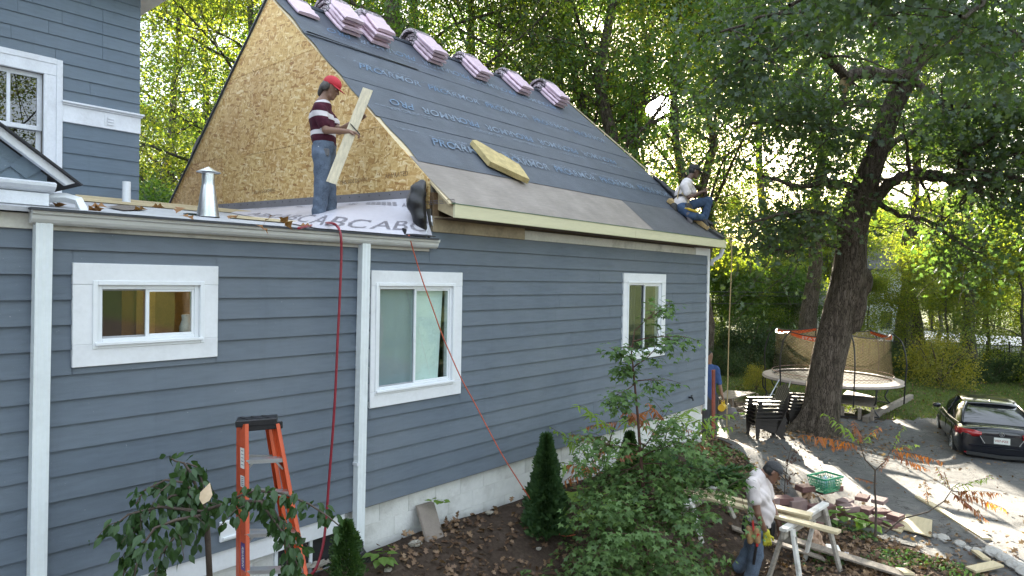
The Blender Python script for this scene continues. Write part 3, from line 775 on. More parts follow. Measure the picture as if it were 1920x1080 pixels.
# rolled rubber membrane at the corner
RUBROLL = None
q = MB(); q.add([(4.72, 5.40, 4.40), (4.98, 5.40, 4.405), (4.97, 5.36, 4.40), (4.60, 5.44, 4.41), (4.62, 5.50, 4.48), (4.80, 5.52, 4.455)], [(0, 1, 2), (3, 0, 5, 4), (0, 1, 5)]); 
o = q.build('rubber_flap', M_BLACK, None, fix=False); tag(o, 'black rubber scrap lying flat over the gutter end', 'membrane')
md = o.modifiers.new('t', 'SOLIDIFY'); md.thickness = .01
for i, (a, b) in enumerate((((4.93, 5.47, 4.41), (5.0, 5.50, 4.52)), ((5.0, 5.45, 4.55), (5.03, 5.49, 4.62)))):
    q = MB(); q.bar(a, b, .07, .012, (1, -1, .3)); o = q.build('flashing_scrap', M_TRIM, None); tag(o, ['white bent flashing scrap at the gutter end', 'small white flashing scrap folded against the wall corner'][i], 'flashing')

# metal roof vent, white pipe, elbow
vb = LR(390, 407)
q = MB(); q.lathe([(.105, 0), (.10, .02), (.062, .30), (.058, .31), (.058, .42), (.064, .425)], tuple(vb), 28)
o = q.build('roof_vent', M_STEEL, house, smooth=True, sharp=30)
q = MB(); q.lathe([(.105, .425), (.11, .43), (0, .485)], tuple(vb), 28); q.lathe([(.11, .43), (.0, .432)], tuple(vb), 28); q.build('rain_cap', M_STEEL, o, smooth=True, sharp=30)
for a in (0, 1.57, 3.14, 4.71):
    pass
pb = LR(237, 383)
q = MB(); q.tube([pb - Vector((0,0,.1)), pb + Vector((0, 0, .27))], .045, 16); q.build('vent_pipe', M_VINYL, house, smooth=True, sharp=40)
q = MB(); q.tube([(1.50, 5.85, 4.50), (1.62, 5.80, 4.51), (1.69, 5.76, 4.49), (1.72, 5.72, 4.40)], .038, 4, sq=1.2); q.build('downspout_elbow', M_VINYL, house, bevel=.004)
q = MB(); q.add([LR(200, 388, .012), LR(222, 384, .03), LR(262, 386, .03), LR(274, 393, .012), LR(232, 394, .012)], [(0,1,2,3,4)]); o = q.build('shingle_scrap', plain('grey_brown_scrap', (.12,.10,.085), .8, .3), None, fix=False); tag(o, 'grey brown shingle scrap lying on the low roof behind the gutter', 'scrap')
q = MB(); _l = LR(352, 403, 0); q.box((_l.x, _l.y, _l.z), (_l.x+.14, _l.y+.10, _l.z+.02)); o = q.build('green_scrap', plain('dark_green_scrap', (.03,.05,.04), .8, .3), None); tag(o, 'dark green scrap block left of the metal roof vent', 'scrap')
# dead leaves on the low roof
M_DEAD = leafmat('dead_leaf_colour', [(0, (.10,.045,.018)), (.5, (.22,.11,.045)), (1, (.34,.20,.10))], .15)
def leaf_star(n=5, L=.5, w=.5, fold=.12, rs=None):
    # simple lobed leaf outline as a triangle fan, length 1 along +Y
    pass
# ------------------------------------------------------------------ OLD TWO-STOREY HOUSE behind on the left
YU = 9.0
old = empty('old_house', (2.0, 9.0, 4.6), 'older two-storey house with painted shingle walls and white trimmed sash window', 'house')
q = MB(); q.box((-4, 9.0, 3.0), (1.33, 9.2, 7.6)); q.box((2.28, 9.0, 3.0), (3.285, 9.2, 7.6)); q.box((1.33, 9.0, 3.0), (2.28, 9.2, 4.72)); q.box((1.33, 9.0, 6.19), (2.28, 9.2, 7.6)); q.box((3.1, 9.2, 3.0), (3.285, 16, 7.6))
q.build('wall', plain('wall_sheathing', (.16,.15,.13)), old)
shi = {}
def shingles(z0, z1, expo, widths, x0=.6, x1=3.30, seed=1):
    rr = random.Random(seed); z = z0
    while z < z1 - .02:
        x = x1; h = min(expo, z1 - z); x0_ = 2.30 if z < 6.2 else x0
        while x > x0_ + .01:
            w = rr.choice(widths); xa = max(x - w, x0_)
            if 1:
                k = (round(x-xa, 3), round(h, 3), rr.randrange(2))
                if k not in shi:
                    mb = MB(); ww = x-xa; mb.add([(0,-.020-.002*k[2],0),(ww-.0025,-.020,0),(ww-.0025,0,0),(0,0,0),(0,-.008,h+.004),(ww-.0025,-.008,h+.004),(ww-.0025,0,h+.004),(0,0,h+.004)], [(0,3,2,1),(4,5,6,7),(0,1,5,4),(1,2,6,5),(2,3,7,6),(3,0,4,7)]); shi[k] = mb.mesh('shingle')
                o = link('shingle', shi[k], M_SHAKE, old); o.location = Vector((xa, 8.9995 - rr.uniform(0, .002), z + rr.uniform(-.0012, .0012))) - wl(old)
            x = xa
        z += expo
shingles(5.91, 7.5, .15, [.55, .9, .7, 1.2, .42], seed=1)
shingles(4.45, 5.69, .178, [.99], x0=2.31, seed=2)
q = MB(); q.box((2.45, 8.965, 5.69), (3.305, 8.9975, 5.885)); q.build('belt_board', M_TRIM, old, bevel=.004)
q = MB(); q.box((2.45, 8.945, 5.885), (3.325, 8.9975, 5.905)); q.box((2.45, 8.925, 5.905), (3.34, 8.9975, 5.93)); q.build('belt_moulding', M_TRIM, old, bevel=.006)
q = MB(); 
for k in range(3): q.box((2.93, 8.955, 5.735+.035*k), (3.0, 8.964, 5.753+.035*k))
q.box((2.90, 8.962, 5.72), (2.93, 8.966, 5.85)); q.build('vent_louver', M_TRIM, old)
q = MB(); q.box((-4, 8.6, 7.47), (3.62, 9.0, 7.56)); q.box((3.30, 9.0, 7.47), (3.62, 16, 7.56)); q.build('eave', M_TRIM, old)
# window
q = MB(); q.box((1.20, 8.955, 6.19), (2.46, 8.998, 6.38)); q.box((2.28, 8.957, 4.6), (2.458, 8.998, 6.19)); q.box((1.20, 8.957, 4.6), (1.33, 8.998, 6.19))
uw = q.build('window', M_TRIM, old, bevel=.005)
q = MB(); q.box((2.40, 8.948, 4.6), (2.462, 8.957, 6.38)); q.box((1.2, 8.948, 6.32), (2.40, 8.957, 6.385)); q.box((2.28, 8.950, 4.6), (2.31, 8.957, 6.19)); q.build('casing', M_TRIM, uw, bevel=.003)
q = MB(); frame_rect(q, 1.33, 2.28, 5.55, 6.19, (.05, .05, .05, .05), 9.02, 9.05); q.box((1.95, 9.022, 5.6), (1.985, 9.048, 6.14)); frame_rect(q, 1.33, 2.28, 4.75, 5.60, (.05,.05,.05,.05), 9.055, 9.085); q.build('sash', M_TRIM, uw, bevel=.003)
M_MIRR = glass('reflective_window_glass', (.05, .06, .07), .0, 2.6)
q = MB(); q.add([(1.37, 9.035, 5.59), (2.24, 9.035, 5.59), (2.24, 9.035, 6.15), (1.37, 9.035, 6.15)], [(0,1,2,3)]); q.add([(1.37, 9.07, 4.79), (2.24, 9.07, 4.79), (2.24, 9.07, 5.56), (1.37, 9.07, 5.56)], [(0,1,2,3)]); q.build('pane', M_MIRR, uw, fix=False)
q = MB(); q.box((1.3, 9.15, 4.6), (2.3, 9.17, 6.3)); q.build('room_back', plain('dim_wall', (.10,.12,.12)), old)
# pediment / porch roof end in front
ped = old
sl_ = -.74
def PZ(x): return 4.66 + sl_*(x - 1.63)
q = MB(); q.prism([(-3, 5.72, PZ(-3)-.095), (1.60, 5.72, PZ(1.60)-.09), (1.66, 5.72, PZ(1.66)-.02), (-3, 5.72, PZ(-3)-.02)], (0, .06, 0)); q.build('rake_board', M_TRIM, ped, bevel=.004)
q = MB(); q.prism([(-3, 5.68, PZ(-3)-.018), (1.69, 5.68, PZ(1.69)-.018), (1.70, 5.68, PZ(1.70)-.004), (-3, 5.68, PZ(-3)+.004)], (0, 3.28, 0)); q.build('porch_roof', plain('dark_shingle_edge', (.03,.03,.035), .8, .4), ped)
q = MB(); q.prism([(-3, 8.90, PZ(-3)+.03), (1.95, 8.90, PZ(1.95)+.03), (1.95, 8.90, PZ(1.95)+.13), (-3, 8.90, PZ(-3)+.15)], (0, .04, 0)); q.build('flashing_board', M_TRIM, ped)
q = MB(); q.prism([(-3, 5.80, 4.60), (1.50, 5.80, 4.60), (1.50, 5.80, PZ(1.5)-.1), (-3, 5.80, PZ(-3)-.1)], (0, .03, 0)); q.build('tympanum', M_SHAKE, ped)
q = MB(); 
for k in range(6):  # diamond shingles
    xk = 1.37 - .19*k
    q.prism([(xk, 5.788, 4.62), (xk+.10, 5.785, 4.70), (xk, 5.79, 4.80), (xk-.10, 5.785, 4.70)], (0, .01, 0))
q.build('diamond_shingles', M_SHAKE, ped)
q = MB()
profb = [(5.80, 4.605), (5.72, 4.605), (5.68, 4.59), (5.685, 4.57), (5.72, 4.545), (5.755, 4.53), (5.80, 4.525)]
q.prism([(-3, y, z) for y, z in profb], (4.53, 0, 0)); q.build('cornice', M_TRIM, ped)
q = MB(); q.box((-3, 5.74, 4.43), (1.50, 5.86, 4.522)); q.build('porch_beam', M_TRIM, ped, bevel=.004)

# ------------------------------------------------------------------ TERRAIN
def grid_sheet(name, mat, xs, ys, zf, inside=None, kind='structure', wob=.0):
    V = []; idx = {}; F = []
    nx, ny = len(xs), len(ys)
    V = np.array([[x, y, zf(x, y)] for y in ys for x in xs], dtype=np.float32)
    for j in range(ny-1):
        for i in range(nx-1):
            if inside is None or inside((xs[i]+xs[i+1])/2, (ys[j]+ys[j+1])/2):
                F.append((j*nx+i, j*nx+i+1, (j+1)*nx+i+1, (j+1)*nx+i))
    me = npmesh(name, V, F); o = link(name, me, mat, None, True); tag(o, kind=kind); return o
def soil_mat():
    m, nt, _, _ = newmat('ground_soil_and_lawn')
    v = coords(nt, world=True)
    a = noise(nt, v, 2.2, 8, .65); b = noise(nt, v, 22, 6, .7); c = noise(nt, v, 110, 3)
    f = mix(nt, .5, a, b)
    soil = ramp(nt, f, [(.3, (.035,.024,.018)), (.5, (.075,.055,.042)), (.68, (.13,.10,.08))])
    g1 = noise(nt, v, 5, 8, .75); gr = ramp(nt, mix(nt, .5, g1, c), [(.3, (.028,.035,.012)), (.5, (.06,.085,.022)), (.62, (.11,.13,.035)), (.72, (.17,.13,.06))])
    sp = N(nt, 'ShaderNodeSeparateXYZ'); nt.links.new(v, sp.inputs[0])
    k = noise(nt, v, .5, 4); ad = N(nt, 'ShaderNodeMath', operation='MULTIPLY_ADD'); ad.inputs[1].default_value = 6; nt.links.new(k, ad.inputs[0]); nt.links.new(sp.outputs[0], ad.inputs[2])
    mk = ramp(nt, ad.outputs[0], [(0, 0), (1, 1)]); mr = N(nt, 'ShaderNodeMapRange'); mr.inputs['From Min'].default_value = 24.3; mr.inputs['From Max'].default_value = 26.5; nt.links.new(ad.outputs[0], mr.inputs[0])
    col = mix(nt, mr.outputs[0], soil, gr)
    h = mix(nt, .5, b, c)
    finish(m, nt, col, .95, h, .9, .05, spec=.1); return m
def asphalt_mat():
    m, nt, _, _ = newmat('weathered_asphalt')
    v = coords(nt, world=True)
    a = noise(nt, v, .8, 6, .65); b = noise(nt, v, 8, 6, .7); c = noise(nt, v, 160, 3, .7)
    f = mix(nt, .35, a, b)
    col = ramp(nt, f, [(.32, (.070,.070,.073)), (.5, (.125,.123,.12)), (.68, (.21,.205,.19))])
    col = mix(nt, ramp(nt, c, [(.35, .5), (.5, 0), (.62, 0), (.72, .35)]), col, (.05, .05, .05))
    vo = N(nt, 'ShaderNodeTexVoronoi'); vo.feature = 'DISTANCE_TO_EDGE'; vo.inputs['Scale'].default_value = 1.9
    nd = N(nt, 'ShaderNodeTexNoise'); nd.inputs['Scale'].default_value = 3; nd.inputs['Detail'].default_value = 6; nt.links.new(v, nd.inputs['Vector'])
    vv = mix(nt, .5, v, nd.outputs['Color'], 'ADD'); nt.links.new(vv, vo.inputs['Vector'])
    cr = ramp(nt, vo.outputs['Distance'], [(.0, 1), (.022, 0)]); msk = ramp(nt, a, [(.42, 0), (.52, 1)])
    crk = mix(nt, 1, cr, msk, 'MULTIPLY')
    col = mix(nt, crk, col, (.03, .028, .026))
    h = mix(nt, .8, crk, c, 'SUBTRACT'); h2 = mix(nt, .5, c, crk, 'SUBTRACT')
    finish(m, nt, col, .85, h2, .7, .012, spec=.25); return m
def axis(a, b, fine0, fine1, fs, cs):
    out = []; x = fine0
    while x < fine1 - 1e-6: out.append(x); x += fs
    out.append(fine1)
    s_ = cs; x = fine0
    lo = []
    while x > a: x -= s_; s_ *= 1.25; lo.append(max(x, a))
    s_ = cs; x = fine1; hi = []
    while x < b: x += s_; s_ *= 1.25; hi.append(min(x, b))
    return lo[::-1] + out + hi
XS = axis(-120, 420, 0, 32, .2, .3); YS = axis(-160, 320, -4, 14, .2, .3)
def gzz(x, y):
    b = 0
    if y > 5.5 and x < 12.3: return .55
    n_ = mnoise.noise((x*.8, y*.8, 0))*.03 + mnoise.noise((x*3, y*3, 5))*.012
    far = max(0, hypot(x-20, y-3) - 60)
    return gz(x, y) + n_*(1 if (x < 12 and y < 5.5) else .25) + far*.03
ground = grid_sheet('ground', soil_mat(), XS, YS, gzz)
# driveway outline on the ground, anticlockwise
DRV = [(12.4, 5.3), (12.0, 4.3), (11.75, 3.2), (11.75, 2.6), (11.4, 1.6), (11.1, .4), (10.6, -1.2), (9.6, -4.0), (26, -4.0), (26.2, .2), (25.6, 2.9), (23.0, 4.0), (21.4, 5.2), (20.6, 6.4), (19.8, 8.2), (16.5, 8.8), (13.2, 8.0), (12.4, 6.6)]
def in_poly(x, y, P):
    c = False; j = len(P)-1
    for i in range(len(P)):
        xi, yi = P[i]; xj, yj = P[j]
        if (yi > y) != (yj > y) and x < (xj-xi)*(y-yi)/(yj-yi)+xi: c = not c
        j = i
    return c
drive = grid_sheet('driveway', asphalt_mat(), [x for x in XS if 8 <= x <= 26], [y for y in YS if -4.1 <= y <= 11], lambda x, y: gzz(x, y)+.014,
    lambda x, y: in_poly(x + .12*mnoise.noise((x*2, y*2, 1)), y + .12*mnoise.noise((x*2, y*2, 7)), DRV))

# ------------------------------------------------------------------ leaf tools
def T_rhomb():
    return np.array([[0,0,0],[.26,.42,.06],[0,1,-.03],[-.26,.42,.06]]), np.array([[0,1,2],[0,2,3]])
def T_ovate():
    return np.array([[0,0,0],[.2,.22,.05],[.24,.5,.06],[0,1,-.08],[-.24,.5,.06],[-.2,.22,.05],[0,.45,0]]), np.array([[0,1,6],[1,2,6],[2,3,6],[3,4,6],[4,5,6],[5,0,6]])
def T_oak():
    V = np.array([[0,0,0],[.10,.2,.02],[-.10,.2,.02],[.33,.38,.07],[-.33,.38,.07],[.12,.5,.02],[-.12,.5,.02],[.36,.72,.06],[-.36,.72,.06],[.13,.8,.0],[-.13,.8,.0],[0,1,-.05]])
    F = np.array([[0,1,2],[2,1,3],[2,3,4],[4,3,5],[4,5,6],[6,5,7],[6,7,8],[8,7,9],[8,9,10],[10,9,11]])
    return V, F
def T_maple():
    a = [(-90,.05),(-40,.62),(-18,.36),(22,.85),(48,.42),(90,1.0),(132,.42),(158,.85),(198,.36),(220,.62)]
    V = [[0,0,0]] + [[r*cos(radians(t)), r*sin(radians(t)), (.05 if r < .5 else -.06)] for t, r in a]
    V = np.array(V)*.62 + np.array([0, .45, 0])
    F = [[0, i, i+1] for i in range(1, 10)] + [[0, 10, 1]]
    return V, np.array(F)
def T_needle():
    return np.array([[-.05,0,0],[.05,0,0],[.0,1,0]]), np.array([[0,1,2]])
def unit(a): return a/np.maximum(1e-9, np.linalg.norm(a, axis=1, keepdims=True))
def leaves(P, A, Nn, size, T, sx=1.0):
    # P positions, A axis along the leaf, Nn rough normals, size per leaf
    V, F = T; n = len(P); A = unit(A); B = unit(np.cross(A, Nn)); C = np.cross(B, A)
    size = np.broadcast_to(np.asarray(size, dtype=float), (n,))
    L = V[None, :, :]*size[:, None, None]
    W_ = P[:, None, :] + L[:, :, 0:1]*B[:, None, :]*sx + L[:, :, 1:2]*A[:, None, :] + L[:, :, 2:3]*C[:, None, :]
    FF = F[None, :, :] + (np.arange(n)*len(V))[:, None, None]
    return W_.reshape(-1, 3), FF.reshape(-1, F.shape[1])
def cluster_leaves(tips, per, rad, size, T, seed, droop=.3, flat=.6, upn=.7, dens=None):
    g = np.random.default_rng(seed); tips = np.asarray(tips)
    n = len(tips)*per; c = np.repeat(tips, per, axis=0)
    r = g.normal(size=(n, 3))*rad*np.array([1, 1, flat]); P = c + r
    A = g.normal(size=(n, 3)) + unit(r)*.9; A[:, 2] -= droop
    Nn = g.normal(size=(n, 3))*.8; Nn[:, 2] += upn
    s_ = size*g.uniform(.65, 1.25, n)
    return leaves(P, A, Nn, s_, T)
def grow(tubes, tips, p, d, L, r, depth, rr, spread=.7, up=.12, kids=4, seg=4, taper=.35, wig=.18, tipat=0):
    pts = [p]; rad = [r]; dd = d.normalized(); cur = p
    for i in range(seg):
        dd = (dd + Vector((rr.gauss(0, wig), rr.gauss(0, wig), rr.gauss(0, wig*.7) + up*.35))).normalized()
        cur = cur + dd*(L/seg); pts.append(cur); rad.append(r*(1 - (1-taper)*(i+1)/seg))
    tubes.append((pts, rad, depth))
    if depth <= tipat:
        for i in range(1, len(pts)): tips.append(tuple(pts[i]))
    if depth == 0: return
    for k in range(kids):
        t = .35 + .65*(k+rr.random()*.7)/kids; t = min(t, .999)
        i = int(t*seg); f = t*seg - i; q = pts[i].lerp(pts[i+1], f)
        ax = (pts[i+1]-pts[i]).normalized()
        s_ = Vector((rr.gauss(0, 1), rr.gauss(0, 1), rr.gauss(0, .7))); s_ = (s_ - ax*s_.dot(ax)).normalized()
        nd = ax*cos(spread*rr.uniform(.7, 1.25)) + s_*sin(spread*rr.uniform(.7, 1.25))
        grow(tubes, tips, q, nd, L*rr.uniform(.5, .72), rad[i]*.55, depth-1, rr, spread, up, kids, max(2, seg-1), taper, wig, tipat)
def tube_mesh(tubes, sides=(5, 6, 8, 10), minr=.006):
    mb = MB()
    for pts, rad, dp in tubes: mb.tube(pts, [max(minr, x) for x in rad], sides[min(dp, len(sides)-1)], cap=False)
    return mb
def make_tree(name, H, R, seed, leafT, leafsize, per, leafm, bark, trunk_r=.3, crown_from=.4, nl=14, kids=4, depth=2, crad=.55, droop=.3, lean=(0, 0), spread=.75, limb_up=.25, flat=.6, sides=(4,5,7,10)):
    rr = random.Random(seed); tubes = []; tips = []
    pts = [Vector((0, 0, -.3))]; rad = [trunk_r*1.35]; n = 9
    for i in range(1, n+1):
        t = i/n; pts.append(Vector((lean[0]*t*H + rr.gauss(0, .02*H*.5), lean[1]*t*H + rr.gauss(0, .02*H*.5), H*.92*t))); rad.append(trunk_r*(1 - .82*t) if i > 1 else trunk_r)
    tubes.append((pts, rad, 3))
    for k in range(nl):
        t = crown_from + (1-crown_from)*(k+rr.random())/nl; i = min(n-1, int(t*n)); q = pts[i].lerp(pts[i+1], t*n-i)
        a = k*2.4 + rr.uniform(-.4, .4); prof_ = sin(pi*min(1, max(.12, (t-crown_from)/(1-crown_from)*.85+.22)))
        d = Vector((cos(a), sin(a), limb_up + t*.5)); grow(tubes, tips, q, d, R*prof_*rr.uniform(.75, 1.1)*.8, trunk_r*.36*(1.15-t), depth, rr, spread, .1, kids, tipat=1 if depth > 1 else 0)
    V, F = cluster_leaves(tips, per, crad, leafsize, leafT, seed, droop, flat)
    root = empty(name)
    tm = tube_mesh(tubes, sides); tr = tm.build('trunk', bark, root, smooth=True, fix=False)
    cr = link('crown', npmesh('crown', V, F), leafm, root)
    return root, len(tips), len(F)

LG = leafmat('leaf_green', [(0, (.026,.055,.014)), (.4, (.052,.098,.024)), (.75, (.085,.135,.030)), (.93, (.15,.17,.035)), (1, (.24,.14,.035))], .5, .5, (1.85, 2.0, .65))
LY = leafmat('leaf_yellow_green', [(0, (.055,.085,.019)), (.4, (.105,.145,.029)), (.75, (.18,.20,.038)), (.93, (.30,.26,.05)), (1, (.34,.18,.04))], .55, .5, (1.9, 1.9, .6))
LO = leafmat('leaf_oak', [(0, (.030,.055,.022)), (.45, (.055,.090,.034)), (.85, (.085,.115,.036)), (.93, (.17,.13,.04)), (.97, (.26,.12,.035)), (1, (.30,.10,.03))], .48, .45, (1.8, 2.0, .65), .045)
LD = leafmat('leaf_dark', [(0, (.014,.030,.010)), (.5, (.030,.055,.016)), (1, (.06,.09,.024))], .35)
LYEL = leafmat('leaf_yellow', [(0, (.09,.11,.022)), (.5, (.19,.18,.028)), (1, (.32,.26,.04))], .5)
LPINE = leafmat('leaf_pine', [(0, (.02,.045,.018)), (.5, (.04,.08,.03)), (1, (.075,.12,.045))], .3)
STATS = []
def mk(*a, **k):
    r = make_tree(*a, **k); STATS.append((a[0], r[1], r[2])); return r[0]
T2 = T_rhomb()
tA = mk('tall_tree', 21, 8.5, 11, T2, .155, 46, LG, M_BARK, .34, .28, 15, crad=.50)
tB = mk('tall_tree', 19, 7.5, 23, T2, .15, 46, LY, M_BARK2, .28, .25, 15, crad=.48, lean=(.05, .02))
tC = mk('tall_tree', 25, 8.0, 37, T2, .15, 46, LG, M_BARK, .40, .44, 16, crad=.50, lean=(-.04, .03))
tD = mk('small_tree', 8.5, 4.2, 51, T2, .14, 42, LY, M_BARK2, .10, .12, 13, crad=.42)
tE = mk('bushy_tree', 6.0, 3.2, 61, T2, .12, 40, LG, M_BARK2, .08, .05, 13, crad=.40)
SUNQ = (-sin(SUN_AZ), cos(SUN_AZ))
def blocks(x, y, pad=3.0):
    q_ = x*SUNQ[0] + y*SUNQ[1]
    return -10.5-pad < q_ < -5.0+pad
def place(src, x, y, rz, sc, label, group=None, first=set(), cat='tree', zs=1.0, mats=None, name=None):
    if src.name not in first: o = src; first.add(src.name)
    else: o = copy_tree(src)
    o.location = (x, y, gzz(x, y) if x > -100 else 0); o.rotation_euler = (0, 0, rz); o.scale = (sc, sc, sc*zs)
    if name: o.name = name
    tag(o, label, cat, group)
    return o
def PXY(px, d):   # ground position for a picture column at a given depth
    p = CAM + (_f0 + _r0*((px-960)/FPX))*d; return p.x, p.y
rt = random.Random(99)
# trees one can tell apart: (source, column, depth, scale, label)
lab = [
 (tB, 560, 26, 1.0, 'pale tree just behind the gable peak'),
 (tA, 780, 24, 1.0, 'leafy green tree between the double stack and the third stack of shingle packs'),
 (tB, 955, 25, .95, 'yellowing tree rising over the fourth stack of shingle packs'),
 (tA, 1075, 28, 1.0, 'green tree behind the last stack of shingle packs at the ridge end'),
 (tA, 1195, 33, 1.0, 'green tree low in the gap between the rake and the seated roofer'),
 (tA, 1320, 30, .95, 'leafy tree right above the cap of the seated roofer'),
 (tC, 690, 21.5, 1.05, 'tall double-trunked dark tree rising behind the pink shingle packs at the top of the roof'),
 (tB, 440, 24, 1.0, 'tall pale-barked yellowing tree just left of the bare strand-board gable'),
 (tA, 385, 33, 1.0, 'slender tree in the gap between the old house and the strand-board gable'),
 (tB, 290, 27, .95, 'yellow-green tree half hidden by the corner of the old shingled house'),
 (tA, 880, 27, 1.0, 'green tree behind the middle packs of pink shingles on the ridge'),
 (tC, 1010, 31, 1.0, 'green tree with a long bare diagonal limb behind the last shingle packs'),
 (tA, 1130, 24, 1.05, 'broad green tree between the ridge end and the sun'),
 (tB, 1296, 27, 1.0, 'dark-stemmed yellowing tree directly behind the worker seated on the roof edge'),
 (tC, 1440, 47, 1.0, 'green tree between the seated roofer and the great oak'),
 (tC, 1512, 34, 1.0, 'dark tree whose trunk shows left of the cut oak limb'),
 (tC, 1690, 36, .8, 'tree standing beyond the trampoline with a straight dark trunk by the utility pole'),
 (tC, 1724, 35, .78, 'reddish-trunked tree just right of the utility pole beyond the trampoline'),
 (tB, 1830, 30, .95, 'yellow-green tree behind the parked car at the right'),
 (tC, 2030, 27, .95, 'dark green tree at the far right edge above the car'),
]
for i, (src, px, d, sc, lb) in enumerate(lab):
    x, y = PXY(px, d); o = place(src, x, y, rt.uniform(0, 6.28), sc, lb)
for i in range(26):     # wood beyond
    px = -50 + i*76 + rt.uniform(-30, 30); d = rt.uniform(42, 62); x, y = PXY(px, d)
    if 1215 < px < 1330 or blocks(x, y, 2.0): continue
    place([tB, tA, tB][i % 3], x, y, rt.uniform(0, 6.28), (rt.uniform(.8, 1.0) if px < 1215 else rt.uniform(.5, .62)), 'tall tree in the sunlit wood beyond the far gardens', 'tall trees of the wood beyond')
for i in range(11):
    px = 1290 + i*64 + rt.uniform(-15, 15); d = rt.uniform(64, 90); x, y = PXY(px, d)
    place([tB, tA, tC][i % 3], x, y, rt.uniform(0, 6.28), rt.uniform(.6, .8), 'tall tree in the sunlit wood beyond the far gardens', 'tall trees of the wood beyond')
small = [(1352, 41, .8, 'small yellow-green tree just right of the house corner'), 
         (1630, 33, .55, 'small tree right of the oak trunk in front of the white house'), (1775, 31, .75, 'small branching tree beside the reddish trunk'), (1850, 33, .85, 'small tree before the blue pool'), (1915, 30, .9, 'small tree at the right edge before the pool'), (1560, 46, 1.1, 'small tree behind the white cottage')]
for px, d, sc, lb in small:
    x, y = PXY(px, d); place(tD, x, y, rt.uniform(0, 6.28), sc, lb)
for i in range(16):
    px = 1330 + i*42; d = rt.uniform(48, 60); x, y = PXY(px, d)
    if 1590 < px < 1920 and d < 58: d = 66; x, y = PXY(px, d)
    if blocks(x, y, .5) and d < 60: continue
    place([tE, tD][i % 2], x, y, rt.uniform(0, 6.28), rt.uniform(1.0, 1.5), 'bushy young tree at the foot of the far wood', 'bushy young trees at the foot of the far wood')
for i, (px, d, sc) in enumerate(((1338, 40, .85), (1372, 43, .95), (1408, 41, .85), (1446, 44, .95), (1480, 42, .85), (1360, 47, 1.05), (1425, 48, 1.05), (1475, 49, 1.0))):
    x, y = PXY(px, d); place([tE, tD][i % 2], x, y, i*1.7, sc*(1 if i % 2 == 0 else .72), 'bushy young tree at the foot of the far wood', 'bushy young trees at the foot of the far wood')
for i, (px, d, sc) in enumerate(((300, 15.5, .9), (352, 17, .8), (270, 18.5, 1.0))):
    x, y = PXY(px, d); place(tE, x, y, i*2.0, sc, ['dark bushy tree beside the old house corner above the low roof', 'bushy tree touching the left foot of the strand-board gable', 'bushy tree farther behind the old house corner'][i])
# trees across the street behind the viewer (seen in the window panes)
for i, (x, y) in enumerate(((-9, -15), (0, -18), (8, -19), (-16, -9), (15, -24), (-12, 2), (-20, -4), (-6, -24), (24, -22), (33, -19), (42, -16), (20, -15))):
    place([tA, tC, tB][i % 3], x, y, i*1.3, .9, 'street tree mirrored in the window panes', 'street trees mirrored in the window panes')
# shrubs
def make_shrub(name, R, H, seed, T, size, n, mat, stems=7, droop=.1):
    rr = random.Random(seed); g = np.random.default_rng(seed); tubes = []
    for k in range(stems):
        a = rr.uniform(0, 6.28); tubes.append(([Vector((0, 0, 0)), Vector((cos(a)*R*.3, sin(a)*R*.3, H*.4)), Vector((cos(a)*R*.7, sin(a)*R*.7, H*rr.uniform(.6, .9)))], [.03, .02, .008], 0))
    cl = g.normal(size=(60, 3)); cl = unit(cl)*np.abs(g.uniform(.45, 1, (60, 1)))**.5; cl[:, 2] = np.abs(cl[:, 2])*.95 + .05
    ctr = cl*np.array([R, R, H])*.92
    P = np.repeat(ctr, n//60, axis=0) + g.normal(size=(n//60*60, 3))*R*.16
    P[:, 2] = np.maximum(P[:, 2], .03)
    A = g.normal(size=P.shape)+unit(P)*.5; A[:, 2] -= droop
    Nn = g.normal(size=P.shape)*.6 + unit(P)*.8
    V, F = leaves(P, A, Nn, size*g.uniform(.7, 1.2, len(P)), T)
    root = empty(name); tube_mesh(tubes).build('stems', M_TWIG, root, smooth=True, fix=False); link('foliage', npmesh('foliage', V, F), mat, root)
    return root
s1 = make_shrub('round_shrub', 1.5, 2.3, 5, T2, .09, 9000, LD)
p = onG(1400, 690); place(s1, p.x, p.y, 0, 1.15, 'round dark green shrub left of the trampoline', cat='shrub')
s2 = make_shrub('yellow_shrub', 1.3, 1.9, 6, T2, .08, 6000, LYEL)
p = onG(1762, 722); place(s2, p.x, p.y, 0, 1.15, 'large loose yellow shrub behind the parked car', cat='shrub')
p = onG(1418, 732); o = place(s2, p.x, p.y, 2, .42, 'small yellow shrub between the low table and the trampoline', cat='shrub', zs=1.25)
LHG = leafmat('leaf_hedge', [(0, (.020,.042,.012)), (.5, (.042,.072,.020)), (1, (.10,.12,.03))], .3, .5, (1.2, 1.4, .6))
s3 = make_shrub('hedge_shrub', 1.5, 1.8, 8, T2, .10, 6000, LHG)
for i in range(17):
    px = 1335 + i*38; d = 29.5 + rt.uniform(-1, 1.2); x, y = PXY(px, d)
    if px in (1411,): pass
    place(s3, x, y, i*1.1, rt.uniform(.5, .72), 'leafy shrub in the overgrown border along the back lawn', 'shrubs along the back lawn fence', cat='shrub')
s4 = make_shrub('evergreen_shrub', 1.4, 2.1, 9, T2, .09, 6000, LD)
for i, px in enumerate((1360, 1455, 1680, 1800, 1870, 1930)):
    x, y = PXY(px, 31.2 + .3*i); place(s4, x, y, i, .95 if px < 1600 else .62, 'dark shrub in the shaded border behind the back lawn', 'dark shrubs behind the back lawn', cat='shrub')
